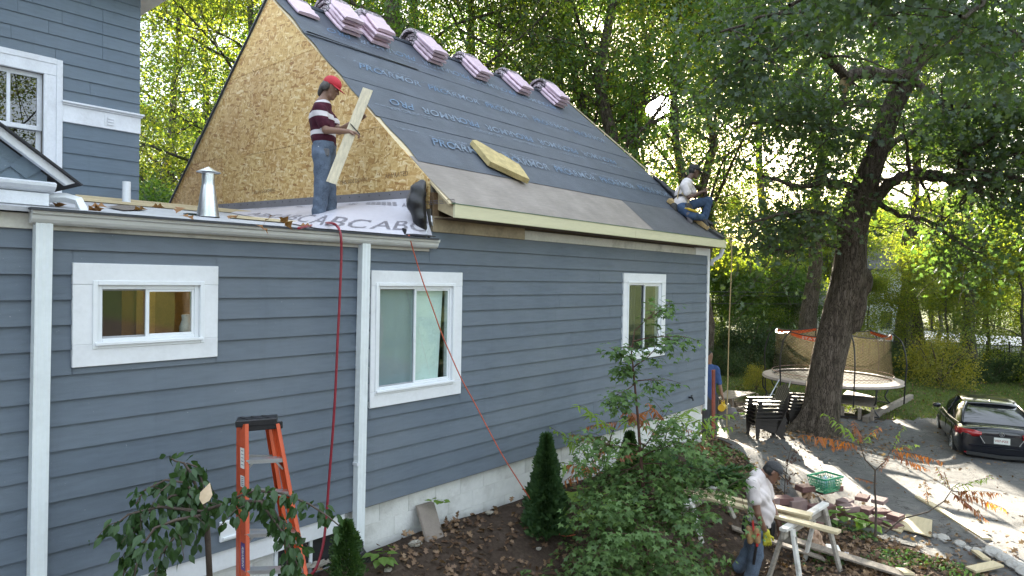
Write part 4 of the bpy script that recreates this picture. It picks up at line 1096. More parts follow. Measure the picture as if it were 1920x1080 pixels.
# ------------------------------------------------------------------ THE GREAT OAK
oak = empty('oak_tree', tuple(toG(*onG(1535, 812).xy)), 'huge old oak with a broad leaning trunk rising from leaf litter in the paved yard', 'tree')
def pd(px, py, d): return atd(px, py, d)
def pw(w, d): return w/2/FPX*d*.94
D0 = 17.9
tk = [(1527, 835, 17.9, 104), (1530, 812, 17.9, 84), (1535, 790, 17.9, 73), (1541, 760, 17.9, 68), (1550, 693, 17.9, 63), (1565, 627, 17.9, 62), (1580, 560, 17.85, 61), (1592, 517, 17.8, 64), (1597, 455, 17.8, 55), (1602, 408, 17.7, 58), (1617, 361, 17.6, 52), (1637, 305, 17.4, 42), (1668, 214, 17.1, 40), (1704, 137, 16.8, 38), (1728, 76, 16.5, 28), (1748, 0, 16.2, 22), (1770, -90, 15.9, 17), (1800, -200, 15.6, 12)]
def oak_trunk():
    mb = MB(); P = [pd(a, b, c) for a, b, c, w in tk]; Rr = [pw(w, c) for a, b, c, w in tk]
    # resample smoothly
    pts = []; rad = []
    for i in range(len(P)-1):
        p0, p1, p2, p3 = P[max(0, i-1)], P[i], P[i+1], P[min(len(P)-1, i+2)]
        r0, r1, r2_, r3 = Rr[max(0, i-1)], Rr[i], Rr[i+1], Rr[min(len(P)-1, i+2)]
        for j in range(5):
            t = j/5; a = lambda q0, q1, q2, q3: .5*((2*q1) + (q2-q0)*t + (2*q0-5*q1+4*q2-q3)*t*t + (3*q1-q0-3*q2+q3)*t**3)
            pts.append(a(p0, p1, p2, p3)); rad.append(a(r0, r1, r2_, r3))
    pts.append(P[-1]); rad.append(Rr[-1])
    pts.insert(0, pts[0] - Vector((0, 0, .5))); rad.insert(0, rad[0]*1.25)
    n = 44; b = 0
    u = Vector((1, 0, 0))
    for i, p in enumerate(pts):
        t = (pts[min(i+1, len(pts)-1)] - pts[max(i-1, 0)]).normalized(); u = (u - t*u.dot(t)).normalized(); w = t.cross(u)
        h = p.z
        for j in range(n):
            a = 2*pi*j/n; d = u*cos(a) + w*sin(a)
            fl = max(0, 1 - h/1.1); root = 1 + fl*fl*(.28*max(0, cos(a*5+1))+.12*cos(a*3))
            cre = -.20*math.exp(-((((a - 5.2 + pi) % (2*pi)) - pi)/.22)**2)*(1 if h < 4.2 else max(0, 1-(h-4.2)/1.0))
            bulge = 0
            nz = mnoise.noise((d.x*2.2, d.y*2.2, h*.7))*.07 + mnoise.noise((d.x*7, d.y*7, h*2.2))*.045 + .03*sin(a*17 + 2*sin(h*1.7)+mnoise.noise((0,a,h))*2)
            mb.v.append(p + d*rad[i]*(root + nz + cre))
    for i in range(len(pts)-1):
        for j in range(n): mb.f.append((i*n+j, i*n+(j+1) % n, (i+1)*n+(j+1) % n, (i+1)*n+j)); mb.m.append(0)
    return mb
tm = oak_trunk()
# the burl on the right hand side
bp = pd(1622, 528, 17.75)
def blob(mb, c, r, n=14, nz=.12, mi=0):
    c = Vector(c); b = len(mb.v)
    for i in range(n+1):
        th = pi*i/n
        for j in range(n*2):
            ph = pi*j/n; d = Vector((sin(th)*cos(ph), sin(th)*sin(ph), cos(th)))
            k = 1 + nz*mnoise.noise(d*2.3 + c)
            mb.v.append(c + Vector((d.x*r[0], d.y*r[1], d.z*r[2]))*k)
    for i in range(n):
        for j in range(n*2):
            mb.f.append((b+i*2*n+j, b+(i+1)*2*n+j, b+(i+1)*2*n+(j+1) % (2*n), b+i*2*n+(j+1) % (2*n))); mb.m.append(mi)
blob(tm, bp - RT*.06, (.22, .25, .42), 12, .18)
blob(tm, pd(1600, 562, 17.8), (.30, .34, .9), 12, .12)
otrunk = tm.build('trunk', M_BARK, oak, smooth=True, fix=False)
limbs = []   # (points with depth and width)
def limb(*pts): limbs.append([(pd(a, b, c), pw(w, c)) for a, b, c, w in pts])
limb((1625, 400, 17.6, 26), (1650, 362, 17.4, 23), (1680, 338, 17.1, 21), (1720, 325, 16.8, 20), (1765, 330, 16.5, 19), (1800, 348, 16.3, 18), (1835, 345, 16.0, 14), (1870, 331, 15.7, 13), (1920, 338, 15.4, 12), (2000, 350, 15, 9))
limb((1735, 100, 16.7, 24), (1700, 138, 16.7, 28), (1660, 142, 16.4, 26), (1625, 136, 16.1, 24), (1600, 140, 15.9, 24), (1583, 158, 15.8, 22))
limb((1590, 150, 15.9, 18), (1572, 128, 15.7, 18), (1553, 104, 15.5, 17), (1525, 66, 15.3, 17))
limb((1572, 462, 17.7, 12), (1545, 455, 17.3, 10), (1522, 432, 16.8, 8), (1490, 470, 16.4, 6), (1440, 460, 16, 4))
limb((1640, 372, 17.4, 12), (1690, 405, 17.0, 9), (1740, 415, 16.6, 7), (1790, 450, 16.2, 5), (1850, 480, 16.0, 3))
limb((1800, 348, 16.3, 10), (1800, 300, 16.0, 9), (1840, 270, 15.6, 8), (1880, 245, 15.2, 6))
limb((1835, 345, 16, 9), (1860, 300, 15.7, 7), (1900, 290, 15.4, 6), (1950, 270, 15, 4))
limb((1617, 361, 17.6, 16), (1560, 340, 17.0, 12), (1500, 350, 16.3, 9), (1430, 330, 15.8, 6))
limb((1650, 270, 17.3, 15), (1600, 250, 16.6, 12), (1530, 240, 15.9, 9), (1450, 225, 15.3, 6), (1380, 240, 14.8, 4))
limb((1585, 170, 15.9, 9), (1578, 200, 15.8, 8), (1570, 215, 15.8, 5))
limb((1704, 137, 16.8, 16), (1760, 190, 16.2, 12), (1830, 200, 15.6, 9), (1900, 180, 15, 6))
limb((1728, 76, 16.5, 16), (1650, 50, 15.3, 12), (1560, 20, 14.2, 9), (1450, 30, 13.2, 6), (1350, 60, 12.5, 4))
limb((1748, 0, 16.2, 16), (1700, -60, 14.5, 14), (1640, -60, 12.6, 12), (1560, -30, 11, 10), (1480, 10, 10.2, 7))
limb((1748, 0, 16.2, 16), (1800, -40, 14.2, 14), (1830, -40, 12.0, 12), (1850, 0, 10.3, 10), (1800, 30, 9.2, 7))
limb((1728, 76, 16.5, 15), (1800, 100, 14.6, 12), (1860, 80, 12.8, 10), (1900, 60, 11.4, 8), (1930, 100, 10.4, 5))
limb((1545, 104, 15.4, 12), (1500, 60, 14.6, 8), (1440, 100, 14.0, 6), (1380, 120, 13.5, 4))
limb((1595, 440, 17.6, 12), (1540, 400, 16.5, 9), (1470, 400, 15.6, 7), (1400, 420, 15.0, 4))
limb((1637, 305, 17.4, 14), (1700, 250, 17.6, 10), (1780, 230, 18.2, 8), (1860, 260, 18.6, 5))
limb((1668, 214, 17.1, 14), (1620, 190, 18.0, 10), (1560, 190, 18.8, 8), (1480, 170, 19.4, 5))
ro = random.Random(41); tubes = []; tips = []
for li, L in enumerate(limbs):
    pts = [p for p, r in L]; rad = [r for p, r in L]
    fine = []; fr = []
    for i in range(len(pts)-1):
        p0, p1, p2, p3 = pts[max(0, i-1)], pts[i], pts[i+1], pts[min(len(pts)-1, i+2)]
        for j in range(4):
            t = j/4; fine.append(.5*((2*p1) + (p2-p0)*t + (2*p0-5*p1+4*p2-p3)*t*t + (3*p1-p0-3*p2+p3)*t**3) + Vector((ro.gauss(0, .02), ro.gauss(0, .02), ro.gauss(0, .02)))); fr.append(rad[i]+(rad[i+1]-rad[i])*t)
    fine.append(pts[-1]); fr.append(rad[-1])
    tubes.append((fine, fr, 3))
    if li in (1, 2, 9): 
        if li == 1:
            continue
    cumn = len(fine)
    nk = max(3, int(cumn*.8)) if li not in (2,) else 3
    for k in range(nk):
        t = .30 + .70*(k+.5)/nk; i = min(cumn-2, int(t*cumn)); q = fine[i]
        d = Vector((ro.gauss(0, 1), ro.gauss(0, 1), ro.gauss(-.05, .55))).normalized()
        grow(tubes, tips, q, d, ro.uniform(.9, 1.9), max(.012, fr[i]*.4), 1, ro, .7, -.05, 3, 4, wig=.22, tipat=1)
print('oak tips', len(tips))
# thin out the clump list where the photo keeps limbs or sky clear
# a few foliage-free windows keep the main limbs readable
def _keep(t):
    v = Vector(t) - CAM; z = v.dot(FW); px = 960 + FPX*v.dot(RT)/z; py = 540 - FPX*v.dot(UP)/z
    if py > 90 and z < 18:
        for (ax, ay, dz_, w_) in tk:
            if abs(ay - py) < 60 and abs(ax - px) < 48: return ro.random() < .10
    for li in (0, 1, 2, 4, 9):
        for i in range(len(limbs[li])-1):
            for u_ in (0, .5):
                w = limbs[li][i][0].lerp(limbs[li][i+1][0], u_) - CAM; wz = w.dot(FW)
                if z < wz + .4 and abs(960 + FPX*w.dot(RT)/wz - px) < 30 and abs(540 - FPX*w.dot(UP)/wz - py) < 34: return ro.random() < .12
    k_ = mnoise.noise(Vector(t)*.55)
    if k_ < -.05 and ro.random() < .75: return False
    if py > 470: return ro.random() < .25
    return ro.random() < .74
tips = [t for t in tips if _keep(t)]
V, F = cluster_leaves(tips, 20, .32, .165, T_oak(), 5, .35, .75, .6)
otw = tube_mesh(tubes, (4, 5, 7, 12)).build('limbs', M_BARK, oak, smooth=True, fix=False)
ocr = link('crown', npmesh('crown', V - np.array(wl(oak)), F), LO, oak)
q = MB(); q.lathe([(0, .012), (.125, .0), (.13, -.01)], (0, 0, 0), 18, 0, Matrix.Translation(pd(1583, 160, 15.78)) @ (pd(1583, 160, 15.78) - CAM + Vector((0,0,.8))).to_track_quat('-Z', 'Y').to_matrix().to_4x4() @ Matrix.Diagonal((.9, 1.4, 1, 1)))
q.build('saw_cut', plain('fresh_cut_wood', (.50, .37, .20), .8, .15), oak, smooth=True, fix=False)
q = MB(); pp = pd(1524, 64, 15.28); q.lathe([(0, .012), (.09, .0), (.1, -.01)], (0, 0, 0), 14, 0, Matrix.Translation(pp) @ (pd(1524, 64, 15.28)-pd(1553, 104, 15.5)).to_track_quat('Z', 'Y').to_matrix().to_4x4())
q.build('saw_cut', plain('fresh_cut_wood', (.50, .37, .20)), oak, smooth=True, fix=False)

# ------------------------------------------------------------------ NEAR PLANTS
LMAP = leafmat('leaf_maple', [(0, (.060,.11,.038)), (.5, (.098,.17,.052)), (.9, (.15,.23,.06)), (1, (.24,.25,.06))], .3, .45, (1.1, 1.3, .6), .02)
LCHE = leafmat('leaf_cherry', [(0, (.028,.06,.022)), (.5, (.045,.09,.030)), (.93, (.075,.13,.04)), (.97, (.4,.36,.06)), (1, (.42,.33,.05))], .3, .35, (1.1,1.3,.5), .025)
LARB = leafmat('leaf_arborvitae', [(0, (.022,.050,.020)), (.5, (.038,.080,.028)), (1, (.065,.12,.035))], .2)
LGRN = leafmat('leaf_fresh', [(0, (.08,.14,.03)), (.5, (.13,.22,.045)), (1, (.20,.30,.07))], .4)
LSG = leafmat('leaf_sumac_green', [(0, (.12,.20,.04)), (.6, (.20,.30,.06)), (1, (.30,.34,.07))], .45)
LSO = leafmat('leaf_sumac_orange', [(0, (.22,.065,.025)), (.5, (.34,.12,.04)), (1, (.36,.22,.06))], .45)
LSR = leafmat('leaf_sumac_brown', [(0, (.16,.055,.03)), (.5, (.26,.10,.055)), (1, (.36,.17,.09))], .3)
def leaf_parts(P, A, Nn, size, T, mat, parent, meshname, limit=300, order=None, name='leaf'):
    # the largest leaves become parts one by one, the rest one joined part
    P = np.asarray(P); n = len(P); idx = np.arange(n)
    d = np.linalg.norm(P - np.array(CAM), axis=1); idx = np.argsort(d)
    me = bpy.data.meshes.new(meshname); me.from_pydata([tuple(v) for v in T[0]], [], [tuple(f) for f in T[1]]); me.update(); me.materials.append(mat)
    A = unit(np.asarray(A)); B = unit(np.cross(A, Nn)); C = np.cross(B, A); off = wl(parent)
    for i in idx[:limit]:
        s_ = float(size[i]); o = bpy.data.objects.new(name, me); COL.objects.link(o); o.parent = parent
        M = Matrix(((B[i][0]*s_, A[i][0]*s_, C[i][0]*s_, P[i][0]-off.x), (B[i][1]*s_, A[i][1]*s_, C[i][1]*s_, P[i][1]-off.y), (B[i][2]*s_, A[i][2]*s_, C[i][2]*s_, P[i][2]-off.z), (0, 0, 0, 1)))
        o.matrix_local = M
    r = idx[limit:]
    if len(r):
        V, F = leaves(P[r], A[r], np.asarray(Nn)[r], np.asarray(size)[r], T)
        o = link('foliage', npmesh('foliage', V - np.array(off), F), mat, parent); o['kind'] = 'stuff'
# weeping cherry at the lower left
cb = onG(396, 1135); DC = 4.55
chy = empty('weeping_cherry', tuple(cb), 'small weeping tree with dark drooping leaves in front of the wall by the orange ladder', 'tree')
tb = []; rc = random.Random(8)
top = pd(386, 958, DC)
tb.append(([Vector(cb), pd(393, 1080, DC), pd(390, 1020, DC), top], [.021, .020, .019, .022], 3))
brs = [[(386, 960, 4.55), (372, 930, 4.5), (345, 905, 4.45), (310, 900, 4.4), (270, 920, 4.35), (255, 945, 4.3)],
       [(388, 955, 4.55), (350, 925, 4.5), (320, 930, 4.4), (280, 960, 4.3), (250, 1000, 4.2), (235, 1060, 4.15), (225, 1110, 4.1)],
       [(386, 965, 4.55), (350, 985, 4.4), (325, 1010, 4.3), (300, 1040, 4.2), (285, 1100, 4.15)],
       [(380, 950, 4.6), (360, 890, 4.6), (345, 868, 4.6), (330, 865, 4.6), (318, 858, 4.6)],
       [(384, 950, 4.6), (378, 900, 4.65), (368, 875, 4.65), (350, 868, 4.65)],
       [(385, 960, 4.5), (300, 950, 4.3), (240, 965, 4.2), (215, 985, 4.15)],
       [(390, 955, 4.5), (420, 945, 4.45), (450, 930, 4.4), (480, 920, 4.35), (530, 925, 4.3), (580, 945, 4.25), (615, 968, 4.2), (635, 985, 4.2)],
       [(470, 922, 4.4), (510, 950, 4.35), (530, 985, 4.3), (538, 1030, 4.25), (540, 1100, 4.2)],
       [(450, 940, 4.4), (490, 940, 4.3), (505, 965, 4.3), (532, 1000, 4.25), (560, 1065, 4.2)],
       [(386, 965, 4.5), (330, 975, 4.2), (290, 990, 4.1), (262, 1030, 4.05), (250, 1090, 4.0)]]
PL = []; AL = []; NL = []
for bi, b in enumerate(brs):
    pts = [pd(*q_) for q_ in b]; tb.append((pts, [.012*(1-.75*i/len(pts)) for i in range(len(pts))], 1))
    for i in range(len(pts)-1):
        L = (pts[i+1]-pts[i]).length; n = max(3, int(L/.011))
        for k in range(n):
            if i == 0 and bi not in (3, 4) and rc.random() < .6: continue
            q_ = pts[i].lerp(pts[i+1], (k+rc.random())/n); o_ = Vector((rc.gauss(0, .035), rc.gauss(0, .035), rc.gauss(-.01, .03)))
            PL.append(q_ + o_); a = Vector((rc.gauss(0, .55), rc.gauss(0, .55), -1.0)) + o_*6; AL.append(a); NL.append(Vector((rc.gauss(-.3, .5), rc.gauss(-.6, .5), rc.gauss(.4, .3))))
        if bi not in (6,) and rc.random() < .8:
            q_ = pts[i].lerp(pts[i+1], .6); e = q_ + Vector((rc.gauss(0, .12), rc.gauss(0, .1), -rc.uniform(.05, .25))); tb.append(([q_, q_.lerp(e, .5)+Vector((0, 0, .03)), e], [.004, .003, .002], 0))
            for k in range(9):
                w = q_.lerp(e, k/8); PL.append(w + Vector((rc.gauss(0, .02), rc.gauss(0, .02), 0))); AL.append(Vector((rc.gauss(0, .5), rc.gauss(0, .5), -1))); NL.append(Vector((rc.gauss(-.3, .5), rc.gauss(-.6, .5), .4)))
tube_mesh(tb, (4, 5, 6, 8), .002).build('trunk', M_TWIG, chy, smooth=True, fix=False)
sz = np.array([rc.uniform(.06, .10) for _ in PL])
leaf_parts([tuple(p) for p in PL], [tuple(p) for p in AL], [tuple(p) for p in NL], sz, T_ovate(), LCHE, chy, 'cherry_leaf', 300)
print('cherry leaves', len(PL))
q = MB(); V, F = T_ovate(); q.add([(v[0]*.16, v[1]*.14, v[2]*.14) for v in V], [tuple(f) for f in F]); o = q.build('dry_leaf', plain('pale_dry_leaf', (.55,.42,.28), .7, .1), None, fix=False); o.location = pd(380, 946, 4.35); o.rotation_euler = (1.3, .3, -.5)
tag(o, 'pale dry leaf caught on top of the weeping tree', 'leaf')
# maple sapling
mb0 = onG(1209, 1126); DM = (Vector(mb0)-CAM).dot(FW)
map_ = empty('young_maple', tuple(mb0), 'young paperbark maple with a thin dark stem standing in front of the narrow window', 'tree')
tb = []; rm_ = random.Random(12)
st = [(1209, 1126), (1210, 1040), (1208, 960), (1205, 900), (1200, 840), (1196, 780), (1190, 720), (1184, 660), (1190, 620), (1222, 590), (1232, 578)]
pts = [pd(a, b, DM) for a, b in st]; tb.append((pts, [.028, .026, .024, .021, .018, .015, .012, .009, .006, .004, .003], 3))
PL = []; AL = []; NL = []
def sprig(p, d, L, r, dens, depth=1):
    n = 6; pts = [p]; dd = d.normalized(); c = p
    for i in range(n):
        dd = (dd + Vector((rm_.gauss(0, .12), rm_.gauss(0, .12), rm_.gauss(-.03, .08)))).normalized(); c = c + dd*L/n; pts.append(c)
    tb.append((pts, [r*(1-.8*i/n) for i in range(n+1)], 1))
    for i in range(1, n+1):
        if i > 1:
            for k in range(dens):
                q_ = pts[i-1].lerp(pts[i], rm_.random()); o_ = Vector((rm_.gauss(0, .06), rm_.gauss(0, .06), rm_.gauss(-.01, .035)))
                PL.append(q_+o_); AL.append(o_*9 + dd*.6 + Vector((rm_.gauss(0, .4), rm_.gauss(0, .4), -.45))); NL.append(Vector((rm_.gauss(0, .35), rm_.gauss(-.1, .35), 1)))
        if depth and i >= 2:
            s_ = Vector((rm_.gauss(0, 1), rm_.gauss(0, 1), rm_.gauss(.1, .4))).normalized(); sprig(pts[i], dd*.7 + s_*.8, L*.42, r*.5, max(2, dens-1), 0)
for (px, py, tx, ty, dd_, de) in [(1215, 598, 1255, 575, 0, 3), (1186, 650, 1150, 655, 0, 3), (1188, 640, 1290, 622, -.1, 3), (1184, 680, 1165, 690, .1, 3), (1186, 690, 1255, 650, 0, 3), (1190, 720, 1150, 745, -.1, 3), (1190, 715, 1245, 700, .1, 2), (1190, 740, 1140, 750, .1, 2),
        (1200, 850, 1110, 800, -.3, 5), (1200, 860, 1300, 790, 0, 5), (1203, 880, 1090, 880, .2, 5), (1203, 870, 1340, 840, -.2, 6), (1205, 900, 1130, 930, -.5, 6), (1205, 905, 1290, 900, -.4, 5), (1206, 930, 1370, 880, .3, 5), (1206, 940, 1080, 990, -.3, 7), (1207, 950, 1320, 960, -.6, 5), (1207, 960, 1160, 1010, -.8, 7), (1208, 980, 1050, 1060, -.5, 7), (1208, 1000, 1240, 1060, -.9, 7), (1209, 1020, 1330, 1010, -.4, 6), (1209, 1020, 1100, 1090, -.9, 8), (1209, 1030, 1180, 1080, -1.0, 7), (1209, 1060, 1300, 1080, -.7, 5), (1209, 1080, 1090, 1130, -.2, 6), (1206, 990, 1250, 940, .3, 6), (1203, 900, 1170, 870, .4, 6), (1200, 830, 1240, 830, .3, 4), (1204, 960, 1120, 870, .2, 5), (1206, 1000, 1150, 960, .4, 6)]:
    a = pd(px, py, DM); b = pd(tx, ty, DM+dd_); sprig(a, b-a, (b-a).length*1.0, .008, de + (1 if py > 800 else 1))
    if py > 840: sprig(a + Vector((0, 0, .08)), (b-a) + Vector((rm_.gauss(0, .25), rm_.gauss(0, .25), rm_.gauss(.05, .15))), (b-a).length*.85, .007, de - 1)
tube_mesh(tb, (3, 4, 5, 8), .0022).build('trunk', plain('maple_stem', (.075,.032,.022), .7, .2), map_, smooth=True, fix=False)
sz = np.array([rm_.uniform(.06, .105) for _ in PL])
leaf_parts([tuple(p) for p in PL], [tuple(p) for p in AL], [tuple(p) for p in NL], sz, T_maple(), LMAP, map_, 'maple_leaf', 300)
print('maple leaves', len(PL))
# stake beside it
q = MB(); p = pd(1224, 1040, DM+.05); q.bar(p, p + Vector((0, 0, -.6)), .03, .03, (1, 0, 0)); o = q.build('garden_stake', M_PINE, None); tag(o, 'short wooden stake beside the stem of the young maple', 'stake')
# arborvitae cones, boxwood
def cone_plant(name, base, H, R, n, mat, label, seed, size=.07, T=None, taper=1.0, cat='shrub'):
    g = np.random.default_rng(seed); root = empty(name, tuple(base), label, cat)
    t = g.random(n)**.75; a = g.random(n)*2*pi
    lump = 1 + .20*np.sin(a*4 + t*15) + .16*np.sin(a*7 - t*29) + .10*np.sin(a*13+t*60)
    r = R*(1 - t**1.25*taper)*(.50 + .58*g.random(n)**.7)*lump; r = np.maximum(r, .01)*(1 - .5*np.maximum(0, t-.8)/.2)
    P = np.stack([r*np.cos(a), r*np.sin(a), .03 + t*H], 1)
    out = np.stack([np.cos(a), np.sin(a), np.full(n, .9)], 1); A = out + g.normal(size=(n, 3))*.45; Nn = np.stack([-np.sin(a), np.cos(a), np.zeros(n)], 1) + g.normal(size=(n, 3))*.5
    V, F = leaves(P, A, Nn, size*g.uniform(.6, 1.3, n), T or T2)
    q = MB(); q.tube([(0, 0, -.1), (0, 0, H*.9)], [.03, .006], 6); q.build('stem', M_TWIG, root); link('foliage', npmesh('foliage', V, F), mat, root); return root
b_ = onG(1022, 1003); cone_plant('arborvitae', b_, 1.12, .215, 14000, LARB, 'dark green arborvitae cone against the white foundation near the red cord', 3, .075)
b_ = onG(1178, 965); cone_plant('arborvitae', b_, 1.05, .24, 9000, LARB, 'arborvitae cone half hidden behind the young maple', 4, .07)
b_ = onG(648, 1112); cone_plant('boxwood', b_, .62, .14, 9000, leafmat('leaf_box', [(0, (.02,.05,.015)), (.5, (.04,.09,.02)), (1, (.09,.15,.03))], .2), 'small upright boxwood beside the white downspout foot', 5, .026, taper=.55)
# spreading juniper fans right of the maple
b_ = onG(1300, 925); g = np.random.default_rng(3); jn = empty('juniper', tuple(b_), 'low spreading feathery juniper between the young maple and the driveway', 'shrub'); VV = []; FF = []; PP = []; AA = []; NN = []
for k in range(46):
    a = g.uniform(0, 2*pi); L = g.uniform(.5, 1.15); el = g.uniform(.1, .7); d = np.array([cos(a)*cos(el), sin(a)*cos(el), sin(el)])
    for s_ in np.linspace(.15, 1, 34):
        c = d*L*s_ + np.array([0, 0, -.35*(s_**2)*L*.6]) + np.array([0, 0, .12]); side = np.cross(d, [0, 0, 1]); side /= np.linalg.norm(side)
        for sg in (-1, 1):
            for _ in range(3): PP.append(c + g.normal(size=3)*.018); AA.append(d*.7 + side*sg*.8 + g.normal(size=3)*.15); NN.append([0, 0, 1] + g.normal(size=3)*.3)
V, F = leaves(np.array(PP), np.array(AA), np.array(NN), .10*g.uniform(.5, 1.1, len(PP)), T2, .7); link('foliage', npmesh('foliage', V, F), leafmat('leaf_juniper', [(0, (.022,.055,.022)), (.5, (.045,.10,.035)), (1, (.08,.15,.05))], .25), jn)
# sumacs
def sumac(base, stems, fronds, label, seed):
    rs = random.Random(seed); root = empty('sumac', tuple(base), label, 'shrub'); tb = []
    for s_ in stems: tb.append(([Vector(q_) for q_ in s_[0]], s_[1], 1))
    acc = {}
    for (p, tip, kinds, sag) in fronds:
        p = Vector(p); tip = Vector(tip); n = 15; pts = []
        for i in range(n+1):
            t = i/n; pts.append(p.lerp(tip, t) + Vector((0, 0, sag*4*t*(1-t)*.5)))
        tb.append((pts, [.005*(1-.7*i/n) for i in range(n+1)], 0))
        ax = (tip-p).normalized(); side = ax.cross(Vector((0, 0, 1))).normalized()
        for i in range(2, n+1):
            for sg in (-1, 1):
                k = kinds[min(len(kinds)-1, int(len(kinds)*i/(n+1)))] if rs.random() < .8 else rs.choice(kinds)
                dr = (-.55 if k == LSG else -1.3) + rs.gauss(0, .35)
                a_ = side*sg + ax*.35 + Vector((0, 0, dr + rs.gauss(0, .2))) + Vector((rs.gauss(0, .3), rs.gauss(0, .3), 0))
                acc.setdefault(k.name, (k, [], [], [], []))
                _, P_, A_2, N_2, S_ = acc[k.name]
                P_.append(tuple(pts[i])); A_2.append(tuple(a_)); N_2.append((rs.gauss(0, .4), rs.gauss(0, .4), 1)); S_.append((p-tip).length*rs.uniform(.14, .27)*(1-.35*abs(i/n-.45)*2))
    tube_mesh(tb, (4, 6, 6, 6), .003).build('stems', M_TWIG, root, smooth=True, fix=False)
    T = (T_ovate()[0]*np.array([.46, 1, 1]), T_ovate()[1]); used = 0
    for nm, (k, P_, A_2, N_2, S_) in acc.items():
        leaf_parts(P_, A_2, N_2, np.array(S_), T, k, root, 'sumac_leaflet', 90, name='leaflet')
    return root
# A: behind the maple against the wall
SA = onG(1130, 925); dA = (Vector(SA)-CAM).dot(FW)
fr = []
for (a, b, c, d_, kinds, sag) in [(1150, 810, 1085, 760, [LSG], .05), (1110, 860, 1030, 800, [LSG], .06), (1160, 800, 1215, 770, [LSG, LSO], .05), (1140, 825, 1070, 815, [LSO], .04), (1150, 820, 1110, 870, [LSR, LSO], .04), (1125, 880, 1000, 865, [LSO, LSG], .05), (1240, 820, 1185, 790, [LSO, LSG], .05),
        (1250, 810, 1385, 775, [LSG], .08), (1250, 830, 1370, 800, [LSG, LSG], .06), (1240, 815, 1300, 765, [LSG], .06), (1200, 840, 1160, 860, [LSR], .0), (1190, 850, 1230, 860, [LSR, LSO], .0), (1215, 790, 1175, 770, [LSR], .03), (1130, 870, 1060, 900, [LSO], .04), (1120, 880, 1150, 900, [LSR], .0), (1260, 830, 1340, 840, [LSR], .03), (1245, 790, 1215, 755, [LSO], .03), (1265, 800, 1330, 820, [LSO, LSG], .05), (1170, 790, 1100, 800, [LSR, LSO], .03)]:
    e = rt.uniform(-.5, .0); fr.append((pd(a, b, dA+e*.3), pd(c, d_, dA+e*1.5+rt.uniform(-.3, .1)), kinds, sag))
stemsA = [([SA, pd(1135, 880, dA), pd(1145, 820, dA), pd(1155, 795, dA)], [.015, .013, .010, .007]), ([SA, pd(1120, 890, dA), pd(1110, 860, dA)], [.012, .01, .006]), ([onG(1235, 915), pd(1240, 860, dA+.3), pd(1250, 810, dA+.2)], [.014, .012, .007])]
sumac(SA, stemsA, fr, 'sumac turning orange and red between the white foundation and the young maple', 4)
# B and C: in the bed before the driveway
SB = onG(1641, 1012); dB = (Vector(SB)-CAM).dot(FW); fr = []
for (a, b, c, d_, kinds, sag) in [(1615, 832, 1545, 775, [LSG], .06), (1612, 835, 1505, 815, [LSO, LSO], .05), (1615, 832, 1600, 790, [LSR], .02), (1672, 845, 1695, 800, [LSG], .05), (1670, 845, 1765, 865, [LSO, LSR], .06), (1665, 850, 1740, 880, [LSR, LSO], .04), (1615, 835, 1650, 800, [LSG, LSO], .04), (1640, 905, 1605, 895, [LSR], .0), (1668, 845, 1720, 835, [LSO, LSG], .04), (1612, 835, 1560, 840, [LSR, LSO], .03), (1668, 850, 1650, 880, [LSR], .0)]:
    e = rt.uniform(-.3, .3); fr.append((pd(a, b, dB+e*.3), pd(c, d_, dB+e), kinds, sag))
sumac(SB, [([SB, pd(1643, 960, dB), pd(1640, 915, dB), pd(1641, 882, dB)], [.020, .017, .014, .012]), ([pd(1641, 882, dB), pd(1622, 862, dB), pd(1612, 832, dB)], [.012, .009, .006]), ([pd(1641, 882, dB), pd(1660, 865, dB), pd(1670, 845, dB)], [.011, .009, .006])], fr, 'sumac with a forked bare stem and orange fronds in front of the driveway', 6)
SC_ = onG(1658, 1000); dB2 = dB + .15; fr = []
for (a, b, c, d_, kinds, sag) in [(1785, 918, 1855, 895, [LSG], .04), (1785, 920, 1885, 955, [LSR, LSO], .06), (1783, 922, 1850, 975, [LSR], .04), (1782, 918, 1770, 885, [LSR], .02), (1780, 918, 1755, 875, [LSG, LSR], .02), (1785, 925, 1820, 940, [LSR], .0), (1782, 918, 1800, 905, [LSG], .02), (1740, 945, 1735, 900, [LSR], .0), (1785, 922, 1875, 925, [LSR, LSO], .05)]:
    e = rt.uniform(-.2, .2); fr.append((pd(a, b, dB2+e*.3), pd(c, d_, dB2+e), kinds, sag))
sumac(SC_, [([SC_, pd(1690, 973, dB2), pd(1740, 960, dB2), pd(1770, 940, dB2), pd(1785, 918, dB2)], [.013, .012, .010, .008, .006])], fr, 'low sumac leaning out over the driveway with drooping brown fronds', 9)
# small dead sapling behind the labourer
SD = onG(1470, 935); dd_ = (Vector(SD)-CAM).dot(FW); rs = random.Random(2)
q = empty('bare_sapling', tuple(SD), 'thin dark sapling with shrivelled purple leaves beside the block wall', 'shrub'); tb = [([Vector(SD), pd(1472, 900, dd_), pd(1478, 860, dd_), pd(1484, 835, dd_)], [.010, .008, .005, .003], 1)]; PL = []; AL = []; NL = []
for k in range(16):
    a = pd(1472 + rs.uniform(-2, 8), rs.uniform(845, 915), dd_); e = a + Vector((rs.gauss(0, .18), rs.gauss(0, .18), rs.uniform(-.02, .2))); tb.append(([a, e], [.004, .002], 0))
    for j in range(7): PL.append(tuple(a.lerp(e, .3+.1*j))); AL.append((rs.gauss(0, 1), rs.gauss(0, 1), -.6)); NL.append((rs.gauss(0, 1), rs.gauss(0, 1), 1))
tube_mesh(tb, (3, 5), .002).build('stems', M_TWIG, q, fix=False); V, F = leaves(np.array(PL), np.array(AL), np.array(NL), .06, T2)
